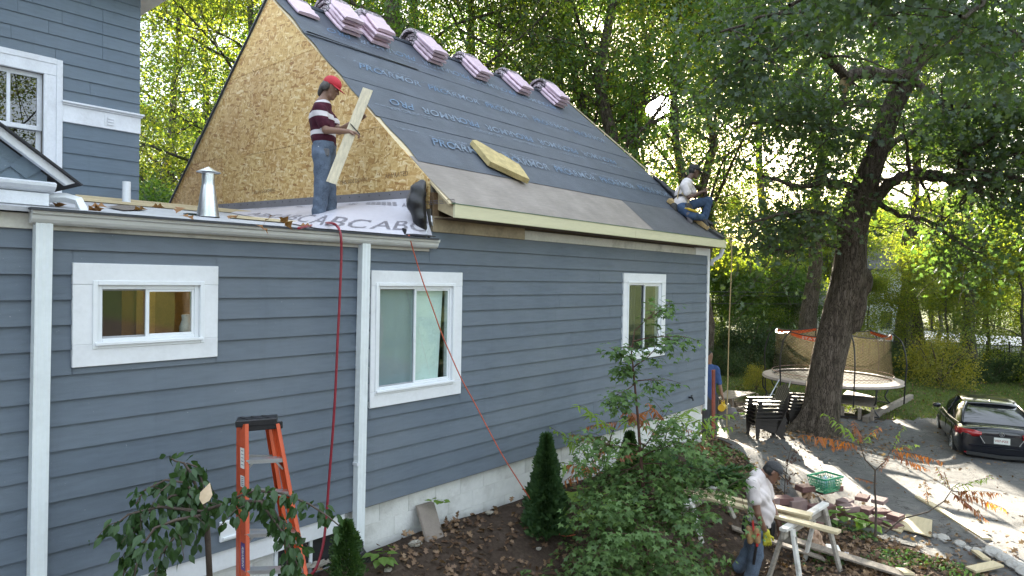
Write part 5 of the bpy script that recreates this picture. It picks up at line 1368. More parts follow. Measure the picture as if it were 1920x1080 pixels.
link('foliage', npmesh('foliage', V-np.array(wl(q)), F), leafmat('leaf_purple', [(0, (.05,.03,.025)), (1, (.13,.07,.06))], .2), q)
# hostas and low plants
def hosta(base, n, size, label, seed, mat=LGRN):
    rs = random.Random(seed); root = empty('hosta', tuple(base), label, 'plant'); P = []; A = []; Nn = []
    for i in range(n):
        a = 2*pi*i/n + rs.uniform(-.3, .3); r = size*rs.uniform(.2, .9)
        P.append((base[0]+cos(a)*r*.7, base[1]+sin(a)*r*.7, base[2]+size*rs.uniform(.35, .9))); A.append((cos(a), sin(a), rs.uniform(-.5, .2))); Nn.append((cos(a)*.2, sin(a)*.2, 1))
    T = (T_ovate()[0]*np.array([1.6, 1, 1]), T_ovate()[1]); leaf_parts(P, A, Nn, np.array([size*rs.uniform(.55, .85) for _ in P]), T, mat, root, 'broad_leaf')
    return root
for i, (px, py, n, s_) in enumerate(((1590, 975, 12, .30), (1555, 968, 9, .24), (1630, 985, 10, .28), (1100, 950, 14, .32), (1130, 985, 12, .28), (1075, 985, 10, .22))):
    b_ = onG(px, py+12); hosta(tuple(b_), n, s_, ['broad-leaved hosta in front of the red garden blocks', 'hosta touching the stacked red blocks left of its neighbours', 'hosta at the foot of the forked sumac stem', 'pale hosta right of the arborvitae cone', 'hosta under the young maple leaves', 'small hosta below the arborvitae cone'][i], i, [LGRN, LSG][i in (3, 4, 5)])
for i, (px, py, s_, lb) in enumerate(((625, 1000, .1, ''), )): pass
b_ = onG(822, 990); hosta(tuple(b_+Vector((0, 0, .22))), 8, .12, 'small green vine climbing behind the leaning concrete slab', 22)
b_ = onG(715, 1060); hosta(tuple(b_), 12, .18, 'weed beside the black corrugated drain pipe', 23)

# ------------------------------------------------------------------ LITTER (stuff)
LLIT = leafmat('leaf_litter', [(0, (.055,.030,.018)), (.35, (.12,.070,.040)), (.7, (.21,.135,.08)), (.92, (.30,.21,.13)), (1, (.34,.27,.16))], .1)
def scatter(name, n, fn, size, T, mat, seed, label=None, lift=.01, flat=.45):
    g = np.random.default_rng(seed); P = []
    while len(P) < n:
        q_ = fn(g)
        if q_ is None: continue
        x, y = q_; P.append((x, y, gzz(x, y) + lift + g.random()*.02))
    P = np.array(P); A = g.normal(size=(n, 3)); A[:, 2] *= flat; Nn = g.normal(size=(n, 3))*flat; Nn[:, 2] += 1
    V, F = leaves(P, A, Nn, size*g.uniform(.5, 1.3, n), T); o = link(name, npmesh(name, V, F), mat); tag(o, kind='stuff'); 
    return o
def bed(g):
    x = g.uniform(3.2, 12.3); y = g.uniform(-3.5, 5.4)
    if in_poly(x, y, DRV) and g.random() > .06: return None
    k = mnoise.noise((x*.9, y*.9, 2)) + .5*mnoise.noise((x*2.6, y*2.6, 3))
    if y > 3.6 - .1*(x-5) and x < 11:            # bare soil strip along the foundation
        if g.random() > .34 + .4*k: return None
    elif g.random() > .75 + .5*k: return None
    return x, y
scatter('leaf_litter', 26000, bed, .085, (T_oak()[0], T_oak()[1]), LLIT, 1)
def drv(g):
    x = g.uniform(11, 24); y = g.uniform(-4, 8.5)
    if not in_poly(x, y, DRV): return None
    e = math.exp(-((x-18.9)**2+(y-5.2)**2)/2.2); f = math.exp(-((x-12.2)**2)/.5)
    if g.random() > .035 + .95*e + .25*f: return None
    return x, y
scatter('scattered_leaves', 2600, drv, .10, T_oak(), LLIT, 2, lift=.02)
def lawn(g):
    x = g.uniform(19, 38); y = g.uniform(-3, 16)
    if in_poly(x, y, DRV): return None
    if mnoise.noise((x*.4, y*.4, 5)) + g.random() < .35: return None
    return x, y
scatter('lawn_leaves', 6000, lawn, .10, T2, LLIT, 3, lift=.02)
LGRASS = leafmat('grass_blades', [(0, (.045,.075,.015)), (.5, (.085,.125,.025)), (.9, (.15,.18,.04)), (1, (.24,.20,.08))], .35)
def grassf(g):
    x = g.uniform(22.5, 42); y = g.uniform(-5, 18)
    if in_poly(x, y, DRV) or mnoise.noise((x*.5, y*.5, 9)) + g.random()*.8 < .1: return None
    return x, y
g = np.random.default_rng(8); P = []
while len(P) < 60000:
    q_ = grassf(g)
    if q_: P.append((q_[0], q_[1], gzz(*q_)))
P = np.array(P); A = g.normal(size=P.shape)*.45; A[:, 2] = 1; V, F = leaves(P, A, g.normal(size=P.shape), .075*g.uniform(.5, 1.4, len(P)), (T_needle()[0]*np.array([3, 1, 1]), T_needle()[1])); tag(link('grass', npmesh('grass', V, F), LGRASS), kind='stuff')
def weeds(g):
    x = g.uniform(4, 12.2); y = g.uniform(-2.5, 5.2)
    if in_poly(x, y, DRV): return None
    k = mnoise.noise((x*1.3, y*1.3, 21)) + .4*mnoise.noise((x*4, y*4, 3)); edge = 1 if x > 10.2 else 0
    if k + .25*edge < .38: return None
    return x, y
scatter('ground_cover_weeds', 5200, weeds, .06, T2, LMAP, 5, lift=.03, flat=.8)
# ------------------------------------------------------------------ PEOPLE (smooth solid bodies from blended volumes)
def surf_nets(D, org, h):
    s = D < 0; nx, ny, nz = D.shape
    acc = np.zeros((nx-1, ny-1, nz-1, 3), np.float32); cnt = np.zeros((nx-1, ny-1, nz-1), np.float32)
    for ax in range(3):
        o = [0, 0, 0]; o[ax] = 1
        a = D[:nx-o[0], :ny-o[1], :nz-o[2]]; b = D[o[0]:, o[1]:, o[2]:]
        ch = (a < 0) != (b < 0); t = np.where(ch, a/np.where(ch, a-b, 1), 0)
        u, v = [i for i in range(3) if i != ax]
        for du in (0, 1):
            for dv in (0, 1):
                sl = [None]*3; sl[ax] = slice(0, D.shape[ax]-1); sl[u] = slice(du, D.shape[u]-1+du); sl[v] = slice(dv, D.shape[v]-1+dv)
                c = ch[tuple(sl)]; tt = t[tuple(sl)]; p = [0., 0., 0.]; p[u] = du; p[v] = dv
                for k in range(3): acc[..., k] += c*(tt if k == ax else p[k])
                cnt += c
    act = cnt > 0; idx = -np.ones(cnt.shape, np.int64); n = int(act.sum()); idx[act] = np.arange(n)
    ijk = np.argwhere(act); V = (ijk + acc[act]/cnt[act][:, None])*h + org
    F = []
    for ax in range(3):
        o = [0, 0, 0]; o[ax] = 1; a = s[:nx-o[0], :ny-o[1], :nz-o[2]]; b = s[o[0]:, o[1]:, o[2]:]
        u, v = [(1, 2), (2, 0), (0, 1)][ax]
        for dirn in (0, 1):
            e = np.argwhere((a & ~b) if dirn == 0 else (~a & b))
            e = e[(e[:, u] > 0) & (e[:, v] > 0) & (e[:, u] < D.shape[u]-1) & (e[:, v] < D.shape[v]-1)]
            eu = np.zeros(3, int); eu[u] = 1; ev = np.zeros(3, int); ev[v] = 1
            q = [e-eu-ev, e-ev, e, e-eu]
            f = np.stack([idx[w[:, 0], w[:, 1], w[:, 2]] for w in q], 1)
            F.append(f if dirn == 0 else f[:, ::-1])
    F = np.concatenate(F); F = F[(F >= 0).all(1)]
    return V, F
class Vol:
    def __init__(s, h): s.h = h; s.p = []; s.cut = []; s.wr = 0
    def cap(s, a, b, ra, rb=None, k=.02): s.p.append(('c', np.array(a, float), np.array(b, float), ra, ra if rb is None else rb, k)); return s
    def chain(s, pts, rs, k=.02):
        for i in range(len(pts)-1): s.cap(pts[i], pts[i+1], rs[i], rs[i+1], k)
        return s
    def ell(s, c, R, r, k=.02): s.p.append(('e', np.array(c, float), np.array(R, float), np.array(r, float), None, k)); return s
    def plane(s, p, n): s.cut.append((np.array(p, float), np.array(n, float))); return s   # keeps the side the normal points away from
    def mesh(s, name):
        lo = np.full(3, 1e9); hi = -lo
        for q in s.p:
            if q[0] == 'c': r = max(q[3], q[4]); lo = np.minimum(lo, np.minimum(q[1], q[2])-r); hi = np.maximum(hi, np.maximum(q[1], q[2])+r)
            else: r = max(q[3]); lo = np.minimum(lo, q[1]-r); hi = np.maximum(hi, q[1]+r)
        h = s.h; lo -= 3*h+.02; hi += 3*h+.02; n = np.ceil((hi-lo)/h).astype(int)+1
        D = np.full(n, .2, np.float32)
        for q in s.p:
            pad = .06
            if q[0] == 'c': r = max(q[3], q[4])+pad; a = np.minimum(q[1], q[2])-r; b = np.maximum(q[1], q[2])+r
            else: r = max(q[3])+pad; a = q[1]-r; b = q[1]+r
            i0 = np.maximum(0, np.floor((a-lo)/h).astype(int)); i1 = np.minimum(n, np.ceil((b-lo)/h).astype(int)+1)
            sl = tuple(slice(i0[k], i1[k]) for k in range(3))
            g = np.stack(np.meshgrid(*[lo[k]+h*np.arange(i0[k], i1[k]) for k in range(3)], indexing='ij'), -1)
            if q[0] == 'c':
                ab = q[2]-q[1]; L2 = max(1e-9, ab@ab); t = np.clip(((g-q[1])@ab)/L2, 0, 1)
                d = np.linalg.norm(g-q[1]-t[..., None]*ab, axis=-1) - (q[3]+(q[4]-q[3])*t)
            else:
                l = (g-q[1])@q[2].T; k0 = np.linalg.norm(l/q[3], axis=-1); k1 = np.linalg.norm(l/(q[3]**2), axis=-1); d = k0*(k0-1)/np.maximum(k1, 1e-6)
            k_ = q[5]; o = D[sl]; hh = np.clip(.5+.5*(o-d)/k_, 0, 1); D[sl] = (o*(1-hh)+d*hh) - k_*hh*(1-hh)
        if s.wr or s.cut:
            g = np.stack(np.meshgrid(*[lo[k]+h*np.arange(n[k]) for k in range(3)], indexing='ij'), -1)
            if s.wr:
                x, y, z = g[..., 0], g[..., 1], g[..., 2]
                D += s.wr*(np.sin(31*z+9*np.sin(7*x+3*z))*.5 + np.sin(47*z+23*x-19*y)*.3 + np.sin(23*x+29*y+11*z)*.4)
            for p, nn in s.cut: D = np.maximum(D, (g-p)@(nn/np.linalg.norm(nn)))
        V, F = surf_nets(D.astype(np.float32), lo, h); return V, F
    def build(s, name, mat, parent):
        V, F = s.mesh(name); o = link(name, npmesh(name, V-np.array(wl(parent)), F), mat, parent, True); return o
def V3(*a): return np.array(a, float)
def nrm(v): v = np.array(v, float); return v/np.linalg.norm(v)
def hand(vol, wrist, d, up, side, curl=.5, sc=1.0, spread=.12, thumb=1, rf=.0085):
    # d: direction of the palm, up: back-of-hand normal, side: towards the thumb
    d = nrm(d); up = nrm(np.array(up) - d*np.dot(up, d)); sd = np.cross(up, d)*(1 if np.dot(np.cross(up, d), side) > 0 else -1)
    w = np.array(wrist, float); k = .010
    for o in (-.026, 0, .026): vol.cap(w + sd*o*.6*sc, w + d*.075*sc + sd*o*sc, .016*sc, .013*sc, .018)
    for i, (o, L) in enumerate(((.032, .070), (.011, .078), (-.011, .073), (-.031, .058))):
        b = w + d*.078*sc + sd*o*sc; dir_ = nrm(d + sd*spread*(o/.03)); p = b; a = curl*.8
        for seg, f in enumerate((.45, .32, .23)):
            dd = dir_*cos(a) - up*sin(a); q = p + dd*L*f*sc; vol.cap(p, q, rf*(1-.1*seg)*sc, rf*(1-.1*(seg+1))*sc, .006); p = q; a += curl*.9
    b = w + d*.022*sc + sd*.028*sc; m = b + (d*.6 + sd*.75 - up*.25*curl)*.042*sc; e = m + (d*.9 + sd*.1 - up*.55*curl)*.034*sc
    vol.cap(b, m, .0125*sc, .0105*sc, .012); vol.cap(m, e, .0105*sc, .009*sc, .006)
def head(vol, c, f, u, sc=1.0, ears=True):
    # c centre of the skull, f facing, u up
    f = nrm(f); u = nrm(np.array(u) - f*np.dot(u, f)); l = np.cross(u, f); R = np.stack([f, l, u]); c = np.array(c, float)
    P = lambda a, b, d: c + f*a*sc + l*b*sc + u*d*sc
    vol.ell(P(-.010, 0, .02), R, np.array([.098, .077, .098])*sc, .02)
    vol.ell(P(.035, 0, -.045), R, np.array([.062, .058, .070])*sc, .03)
    vol.cap(P(.055, .028, -.092), P(.072, 0, -.100), .022*sc, .024*sc, .02); vol.cap(P(.055, -.028, -.092), P(.072, 0, -.100), .022*sc, .024*sc, .02)
    vol.cap(P(.086, 0, .010), P(.113, 0, -.030), .010*sc, .014*sc, .010); vol.cap(P(.098, .012, -.034), P(.098, -.012, -.034), .011*sc, .011*sc, .008)
    vol.cap(P(.083, .035, .022), P(.083, -.035, .022), .012*sc, .012*sc, .012)
    vol.cap(P(.092, .02, -.062), P(.092, -.02, -.062), .0085*sc, .0085*sc, .006); vol.cap(P(.088, .018, -.073), P(.088, -.018, -.073), .0085*sc, .0085*sc, .006)
    if ears:
        for s_ in (1, -1): vol.ell(P(-.008, .078*s_, -.012), R, np.array([.018, .008, .031])*sc, .006)
    return P, R
def eyes(parent, P, sc=1.0):
    for s_ in (1, -1):
        q = MB(); blob(q, Vector(P(.076, .030*s_, .004)), (.0125*sc,)*3, 6, 0); q.build('eye', plain('eye_white', (.6, .58, .55), .3, .02), parent, smooth=True, fix=False)
        q = MB(); blob(q, Vector(P(.0865, .0305*s_, .003)), (.0055*sc,)*3, 5, 0); q.build('pupil', M_BLACK, parent, smooth=True, fix=False)
def cap_hat(parent, P, R, mat, sc=1.0, h=.006, tilt=0):
    v = Vol(h*1.0); v.ell(P(-.008, 0, .045), R, np.array([.110, .088, .088])*sc, .01)
    v.plane(P(0, 0, .022), -(R[2]) + R[0]*.10)
    o = v.build('cap', mat, parent)
    q = MB(); n = 14; vs = []
    for i in range(n+1):
        a = -1.25 + 2.5*i/n
        r0, r1 = .085, .185
        inner = P(-.01+.10*cos(a), .085*sin(a), .030); outer = P(.02+.165*cos(a)*(1 if abs(a) < 1.3 else .8), .084*sin(a), .022-.018*cos(a)*1.0)
        for t in (0, 1):
            vs += [Vector(inner) + Vector(R[2])*(.004 if t else 0), Vector(outer) + Vector(R[2])*(.004 if t else 0)]
    fs = []
    for i in range(n): a = 4*i; b = 4*i+4; fs += [(a, b, b+1, a+1), (a+2, a+3, b+3, b+2), (a+1, b+1, b+3, a+3)]
    q.add(vs, fs); q.build('cap_brim', mat, parent, smooth=True, fix=False)
    return o
def cloth(name, c, var=.12): return plain(name, c, .85, var, 9, .5, 140, spec=.15)
M_JEAN = plain('worn_denim', (.105, .135, .185), .85, .32, 7, .5, 160, spec=.15, dirt=.18)
M_JEAN2 = plain('blue_denim', (.05, .08, .14), .85, .2, 9, .5, 160, spec=.15)
M_TEE = cloth('white_tshirt', (.62, .58, .57), .06); MC['white_tshirt'] = M_TEE
M_SHOE = plain('work_boot', (.05, .04, .035), .7, .3, 12, .4, 60)

# --- person 1: on the low roof marking a strip of board
fp = LR(606, 424); d1 = (fp-CAM).dot(FW) + .10
J = lambda px, py, dd=0: np.array(atd(px, py, d1+dd))
p1 = empty('person', tuple(fp), 'man in red cap and maroon striped polo standing on the low roof marking a strip', 'person')
rt_ = np.array(RT); up_ = V3(0, 0, 1); vw = np.array(FW)
face = nrm(rt_*1.0 - vw*.15 - up_*.55); hup = nrm(up_ + rt_*.45)
b1 = Vol(.0078)
Ph, Rh = head(b1, J(621, 164), face, hup, 1.0)
b1.cap(J(606, 190), J(614, 174), .058, .052, .02)
sR, sL = J(598, 206, -.165), J(607, 204, .165); eR, wR = J(611, 244, -.20), J(655, 247, -.10); eL, wL = J(636, 246, .16), J(672, 224, .09)
b1.chain([J(605, 198), J(603, 225), J(606, 258), J(607, 284)], [.085, .105, .10, .11], .04)
for a, b in ((sR, eR), (sL, eL)): b1.cap(a, b, .050, .040, .03)
b1.cap(eR, wR, .041, .027, .012); b1.cap(eL, wL, .041, .027, .012)
hR, hL = J(604, 292, -.09), J(611, 292, .09); kR, kL = J(604, 352, -.11), J(616, 350, .06); aR, aL = J(597, 409, -.11), J(619, 408, .08)
for h_, k_, a_ in ((hR, kR, aR), (hL, kL, aL)): b1.cap(h_, k_, .075, .055, .03); b1.cap(k_, a_, .055, .038, .02)
hand(b1, wR, J(671, 249, -.10)-wR, up_*.9 + rt_*.2 - vw*.3, -vw+up_, .75, 1.05)
hand(b1, wL, J(686, 212, .05)-wL, vw*.6 + up_*.3 + rt_*.3, up_, .8, 1.05)
b1.build('body', M_SKIN, p1); eyes(p1, Ph)
sh = Vol(.008); sh.wr = .007
sh.chain([J(605, 201), J(603, 224), J(606, 250), J(608, 272)], [.10, .128, .130, .128], .05)
sh.cap(J(600, 207, -.14), J(603, 206, .14), .078, .078, .05); sh.cap(J(601, 222, -.09), J(603, 222, .09), .10, .10, .05); sh.cap(J(606, 258, -.06), J(608, 258, .06), .115, .115, .04)
sh.cap(sR, sR*.30+eR*.70, .068, .066, .03); sh.cap(sL, sL*.35+eL*.65, .068, .064, .03)
sh.plane(J(608, 281), -up_)
def polo_mat(z1, z2, z3):
    m, nt, _, _ = newmat('striped_polo'); tc = N(nt, 'ShaderNodeTexCoord'); sp = N(nt, 'ShaderNodeSeparateXYZ'); nt.links.new(tc.outputs['Object'], sp.inputs[0])
    n1 = noise(nt, coords(nt), 14, 4); f = ramp(nt, n1, [(.3, (.045, .010, .020)), (.7, (.085, .022, .036))]); col = f
    for z, w in ((z1, .032), (z2, .030), (z3, .026)):
        a = N(nt, 'ShaderNodeMath', operation='SUBTRACT'); a.inputs[1].default_value = z; nt.links.new(sp.outputs[2], a.inputs[0])
        b = N(nt, 'ShaderNodeMath', operation='ABSOLUTE'); nt.links.new(a.outputs[0], b.inputs[0]); c = N(nt, 'ShaderNodeMath', operation='LESS_THAN'); c.inputs[1].default_value = w; nt.links.new(b.outputs[0], c.inputs[0])
        col = mix(nt, c.outputs[0], col, (.60, .57, .58))
    finish(m, nt, col, .85, n1, .3, .004, spec=.15); return m
zz = lambda py: J(603, py)[2] - wl(p1).z
sh.build('polo_shirt', polo_mat(zz(190), zz(221), zz(252)), p1)
v = Vol(.007); v.cap(J(603, 193, -.05), J(610, 191, -.03), .02, .02, .01); v.cap(J(610, 191, -.03), J(617, 196, 0), .02, .016, .01); v.cap(J(603, 193, .04), J(613, 193, .03), .02, .016, .01); v.build('collar', cloth('maroon', (.07, .016, .028)), p1)
v = Vol(.0078); v.wr = .007
v.cap(J(607, 276, -.05), J(609, 276, .05), .128, .128, .04); v.cap(hR, hL, .105, .10, .04)
v.chain([hR, kR, aR + up_*.03], [.105, .082, .080], .03); v.chain([hL, kL, aL + up_*.03], [.105, .080, .078], .03)
v.plane(J(607, 268), up_*1.0); v.build('jeans', M_JEAN, p1)
q = MB(); 
v = Vol(.008); v.cap(aR - up_*.025, J(616, 417, -.12), .048, .036, .02); v.cap(aL - up_*.025, J(637, 416, .06), .048, .036, .02); v.build('boots', M_SHOE, p1)
cap_hat(p1, Ph, Rh, plain('red_cap', (.48, .02, .035), .7, .12, 9, .3, 90))
v = Vol(.0065); v.ell(Ph(-.035, 0, .01), Rh, np.array([.085, .086, .085]), .02); v.ell(Ph(-.07, 0, -.06), Rh, np.array([.045, .075, .075]), .03); v.ell(Ph(-.085, .01, -.11), Rh, np.array([.03, .05, .045]), .03); v.ell(Ph(-.01, .075, -.02), Rh, np.array([.03, .018, .05]), .02); v.ell(Ph(-.02, -.078, -.02), Rh, np.array([.03, .018, .055]), .02); v.wr = .006
v.build('hair', M_HAIR, p1)
q = MB(); q.tube([J(592, 276, -.13), J(608, 277, -.155), J(626, 281, -.05)], .018, 6); q.build('belt', plain('leather_belt', (.05, .03, .02), .6), p1)
q = MB(); a = Vector(J(611, 278, -.165)); q.bar(a, a - Vector((0, 0, .09)), .075, .04, tuple(-FW)); o = q.build('tape_measure', plain('dark_grey_plastic', (.10, .10, .11), .4), None, bevel=.012); tag(o, 'grey tape measure clipped on the belt of the man in the red cap', 'tape measure')
q = MB(); 
for i in range(9): a = Vector(J(598+.6*sin(i*2), 275+4.2*i, -.17)); q.tube([a + Vector((cos(t)*.010, 0, sin(t)*.010)) for t in [0, 1.57, 3.14, 4.71, 6.28]], .0035, 4)
o = q.build('key_chain', M_STEEL, None); tag(o, 'steel key chain hanging from the belt of the man in the red cap', 'keys')
# strip of board and pencil
q = MB(); q.bar(J(690, 167, -.02), J(621, 343, -.22), .118, .012, tuple(-FW + Vector((0, 0, .1)))); o = q.build('board_strip', plain('pale_board_face', (.60, .53, .38), .6, .2, 9, .3, 40, stretch=(1, 6, 1)), None); tag(o, 'narrow strip of strand board held slanting by the man in the red cap', 'board')
q = MB(); q.bar(J(657, 232, -.115), J(675, 252, -.13), .012, .008, tuple(FW)); o = q.build('pencil', M_BLACK, None); tag(o, 'dark carpenter pencil in the hand of the man in the red cap', 'pencil')

# --- person 2: seated on the roof edge
sp_ = RP(11.55, .95, .0); d2 = (sp_-CAM).dot(FW); 
J2 = lambda px, py, dd=0: np.array(atd(px, py, d2+dd))
p2 = empty('person', tuple(sp_), 'man in black cap and white T-shirt with safety harness seated on the roof edge', 'person')
b = Vol(.0095); face = nrm(rt_ + vw*.1 - up_*.35); hup = nrm(up_+rt_*.3)
Ph, Rh = head(b, J2(1302, 321), face, hup, 1.02)
b.cap(J2(1290, 339), J2(1297, 328), .058, .052); b.chain([J2(1287, 345), J2(1281, 362), J2(1276, 384)], [.09, .11, .11], .04)
sR, sL = J2(1284, 348, -.17), J2(1292, 346, .17); eR, wR = J2(1292, 370, -.20), J2(1313, 361, -.12); eL, wL = J2(1303, 368, .17), J2(1319, 358, .06)
b.cap(sR, eR, .05, .042, .03); b.cap(sL, eL, .05, .042, .03); b.cap(eR, wR, .041, .028, .012); b.cap(eL, wL, .041, .028, .012)
hand(b, wR, J2(1323, 357, -.08)-wR, up_, -vw, .9, 1.05, rf=.0105); hand(b, wL, J2(1327, 353, .04)-wL, up_, vw, .9, 1.05, rf=.0105)
hL, kL, aL = J2(1283, 387, .09), J2(1328, 377, .14), J2(1321, 410, .10); hR, kR, aR = J2(1279, 390, -.10), J2(1297, 404, -.30), J2(1316, 408, -.10)
for a_ in ((hL, kL, aL), (hR, kR, aR)): b.chain(a_, [.075, .058, .042], .03)
b.build('body', M_SKIN2, p2)
v = Vol(.0095); v.wr = .008; v.chain([J2(1289, 343), J2(1281, 362), J2(1276, 384)], [.10, .135, .135], .05); v.cap(J2(1284, 348, -.14), J2(1291, 346, .14), .08, .08, .05); v.cap(sR, sR*.4+eR*.6, .072, .07, .03); v.cap(sL, sL*.4+eL*.6, .072, .07, .03); v.cap(J2(1276, 380, -.06), J2(1278, 380, .06), .12, .12, .04)
v.build('t_shirt', M_TEE, p2)
v = Vol(.0095); v.wr = .008; v.cap(hR, hL, .12, .115, .04); v.chain([hL, kL, aL], [.105, .082, .066], .03); v.chain([hR, kR, aR], [.105, .082, .066], .03); v.build('jeans', M_JEAN2, p2)
v = Vol(.0095); v.cap(aL - up_*.03, J2(1333, 420, .06), .050, .04, .02); v.cap(aR - up_*.02, J2(1326, 424, -.12), .050, .04, .02); v.build('boots', M_BLACK, p2)
cap_hat(p2, Ph, Rh, plain('black_cap', (.015, .015, .017), .7, .2), 1.02, .008)
v = Vol(.009); v.ell(Ph(-.03, 0, .0), Rh, np.array([.082, .083, .075]), .02); v.build('hair', M_HAIRB, p2)
q = MB(); q.tube([J2(1270, 372, -.14), J2(1274, 352, -.10), J2(1284, 339, .0), J2(1296, 342, .12)], .022, 6, sq=.4); q.tube([J2(1266, 375, .02), J2(1279, 362, -.16), J2(1290, 372, -.17), J2(1291, 385, -.15)], .020, 6, sq=.4); q.build('harness_strap', plain('tan_webbing', (.42, .34, .20), .8), p2)
q = MB(); q.tube([J2(1262, 372, .05), J2(1272, 366, -.13), J2(1282, 364, -.16)], .022, 6, sq=.5); q.tube([J2(1262, 382, .1), J2(1262, 387, -.05), J2(1276, 388, -.18), J2(1294, 384, -.17)], .035, 6, sq=.6); q.build('harness_belt', M_BLACK, p2)
v = Vol(.010); v.cap(J2(1264, 388, -.10), J2(1266, 400, -.12), .075, .055, .03); v.cap(J2(1290, 388, -.2), J2(1298, 400, -.26), .07, .05, .03); v.wr = .008; v.build('tool_pouch', plain('black_leather', (.02, .018, .017), .6, .3), p2)
v = Vol(.010); v.cap(J2(1292, 402, -.30), J2(1294, 416, -.30), .055, .045, .02); v.build('knee_pad', plain('grey_pad', (.11, .10, .11), .7), p2)
q = MB(); q.tube([J2(1288, 391, -.38), J2(1306, 397, -.36)], .022, 8); q.tube([J2(1284, 390, -.38), J2(1290, 392, -.38)], .012, 6); o = q.build('utility_knife', plain('yellow_plastic', (.55, .38, .03), .4), None); tag(o, 'yellow handled tool on the lap of the seated roofer', 'hand tool')
q = MB(); 
pp_ = [RP(11.42, 1.05, .01), RP(11.62, 1.1, .01), RP(12.0, .35, .01), RP(11.85, .22, .01)]
q.prism(pp_, Vector((0, -SC[1], SC[0]))*.085); o = q.build('foam_pad', plain('tan_foam', (.42, .30, .14), .9, .25, 12, .8, 60), None, bevel=.01); tag(o, 'tan foam pad under the seated roofer at the roof edge', 'foam pad')
q = MB(); q.prism([RP(11.95, .25, .01), RP(12.2, .2, .01), RP(12.27, .02, .01), RP(12.1, .0, .01)], Vector((0, -SC[1], SC[0]))*.04); o = q.build('roof_bracket', plain('dark_metal', (.05, .05, .055), .5), None); tag(o, 'dark metal roof bracket at the far corner of the eave', 'bracket')
v = Vol(.012); v.wr = .01; v.cap(RP(12.15, 1.55, .05), RP(12.1, 1.2, .06), .05, .06, .03); v.cap(RP(12.2, 2.0, .04), RP(12.18, 1.6, .05), .03, .05, .03)
tb_ = empty('tool_bag', tuple(RP(12.15, 1.5, .02))); v.build('bag_body', M_BLACK, tb_); tag(tb_, 'black tool bag on the rake just behind the seated roofer', 'bag')

# --- person 3: labourer in the leaves beside the trestle
g3 = onG(1412, 1097); d3 = (g3-CAM).dot(FW) - .05
J3 = lambda px, py, dd=0: np.array(atd(px, py, d3+dd))
p3 = empty('person', tuple(g3), 'man in grey cap, white T-shirt and yellow glove walking past the trestle', 'person')
b = Vol(.008); face = nrm(rt_ - vw*.25 - up_*.75); hup = nrm(up_ + rt_*.75)
Ph, Rh = head(b, J3(1449, 884, -.02), face, hup, 1.05)
b.cap(J3(1424, 892), J3(1438, 884), .062, .056, .02); b.chain([J3(1420, 896), J3(1424, 930), J3(1424, 975)], [.09, .12, .12], .04)
sR, sL = J3(1411, 905, -.19), J3(1432, 900, .19); eR, wR = J3(1420, 962, -.24), J3(1437, 1001, -.20); eL, wL = J3(1448, 950, .22), J3(1462, 985, .12)
b.cap(sR, eR, .055, .046, .03); b.cap(eR, wR, .045, .031, .012); b.cap(sL, eL, .055, .046, .03); b.cap(eL, wL, .045, .031, .012)
hand(b, wL, V3(.2, -.1, -1), vw, rt_, .6, 1.1)
hR, hL = J3(1414, 992, -.10), J3(1424, 990, .10); kR, kL = J3(1418, 1042, -.12), J3(1402, 1040, .12); aR, aL = J3(1408, 1085, -.10), J3(1384, 1066, .16)
b.chain([hR, kR, aR], [.08, .06, .042], .03); b.chain([hL, kL, aL], [.08, .06, .042], .03)
b.build('body', plain('tanned_skin', (.17, .085, .055), .5, .08, 12), p3); eyes(p3, Ph, 1.05)
v = Vol(.008); v.wr = .007; v.chain([J3(1421, 893), J3(1422, 925), J3(1428, 955), J3(1424, 980)], [.095, .135, .155, .145], .05); v.cap(J3(1413, 906, -.13), J3(1428, 903, .14), .078, .076, .05); v.cap(J3(1420, 930, -.09), J3(1426, 930, .09), .12, .12, .05)
v.cap(sR, sR*.42+eR*.58, .074, .074, .03); v.cap(sL, sL*.42+eL*.58, .08, .078, .03); v.plane(J3(1424, 985), -up_); v.build('t_shirt', plain('white_tshirt_dirty', (.62, .56, .55), .85, .07, 5, .4, 120, spec=.15, dirt=.12), p3)
v = Vol(.008); v.wr = .007; v.cap(J3(1417, 985, -.07), J3(1422, 985, .07), .140, .138, .04); v.cap(hR, hL, .115, .11, .04); v.chain([hR, kR, aR + up_*.02], [.112, .085, .080], .03); v.chain([hL, kL, aL + up_*.02], [.112, .085, .078], .03); v.plane(J3(1420, 978), up_); v.build('jeans', M_JEAN, p3)
v = Vol(.009); v.cap(aR - up_*.05, aR - up_*.07 + rt_*.13, .052, .04, .02); v.cap(aL - up_*.02, aL - up_*.06 + rt_*.10, .05, .04, .02); v.build('boots', M_SHOE, p3)
cap_hat(p3, Ph, Rh, plain('worn_grey_cap', (.045, .045, .048), .8, .5, 8, .4, 60), 1.05)
v = Vol(.007); v.ell(Ph(-.03, 0, .0), Rh, np.array([.088, .084, .080]), .02); v.ell(Ph(-.07, 0, -.03), Rh, np.array([.045, .07, .05]), .02); v.wr = .004; v.build('hair', M_HAIRB, p3)
v = Vol(.007)
gw = wR + nrm(J3(1441, 1015, -.2)-wR)*.0
v.cap(wR - (J3(1441, 1030, -.2)-wR)*.12, wR, .044, .040, .01); hand(v, wR, J3(1441, 1035, -.2)-wR, -vw, rt_, .45, 1.28, rf=.0105); v.build('work_glove', plain('yellow_glove', (.42, .38, .03), .8, .15, 14, .4), p3)
q = MB(); q.tube([J3(1398, 978, -.06), J3(1412, 986, -.17), J3(1432, 990, -.18), J3(1446, 986, -.05)], .028, 6, sq=.5); q.build('belt', M_BLACK, p3)
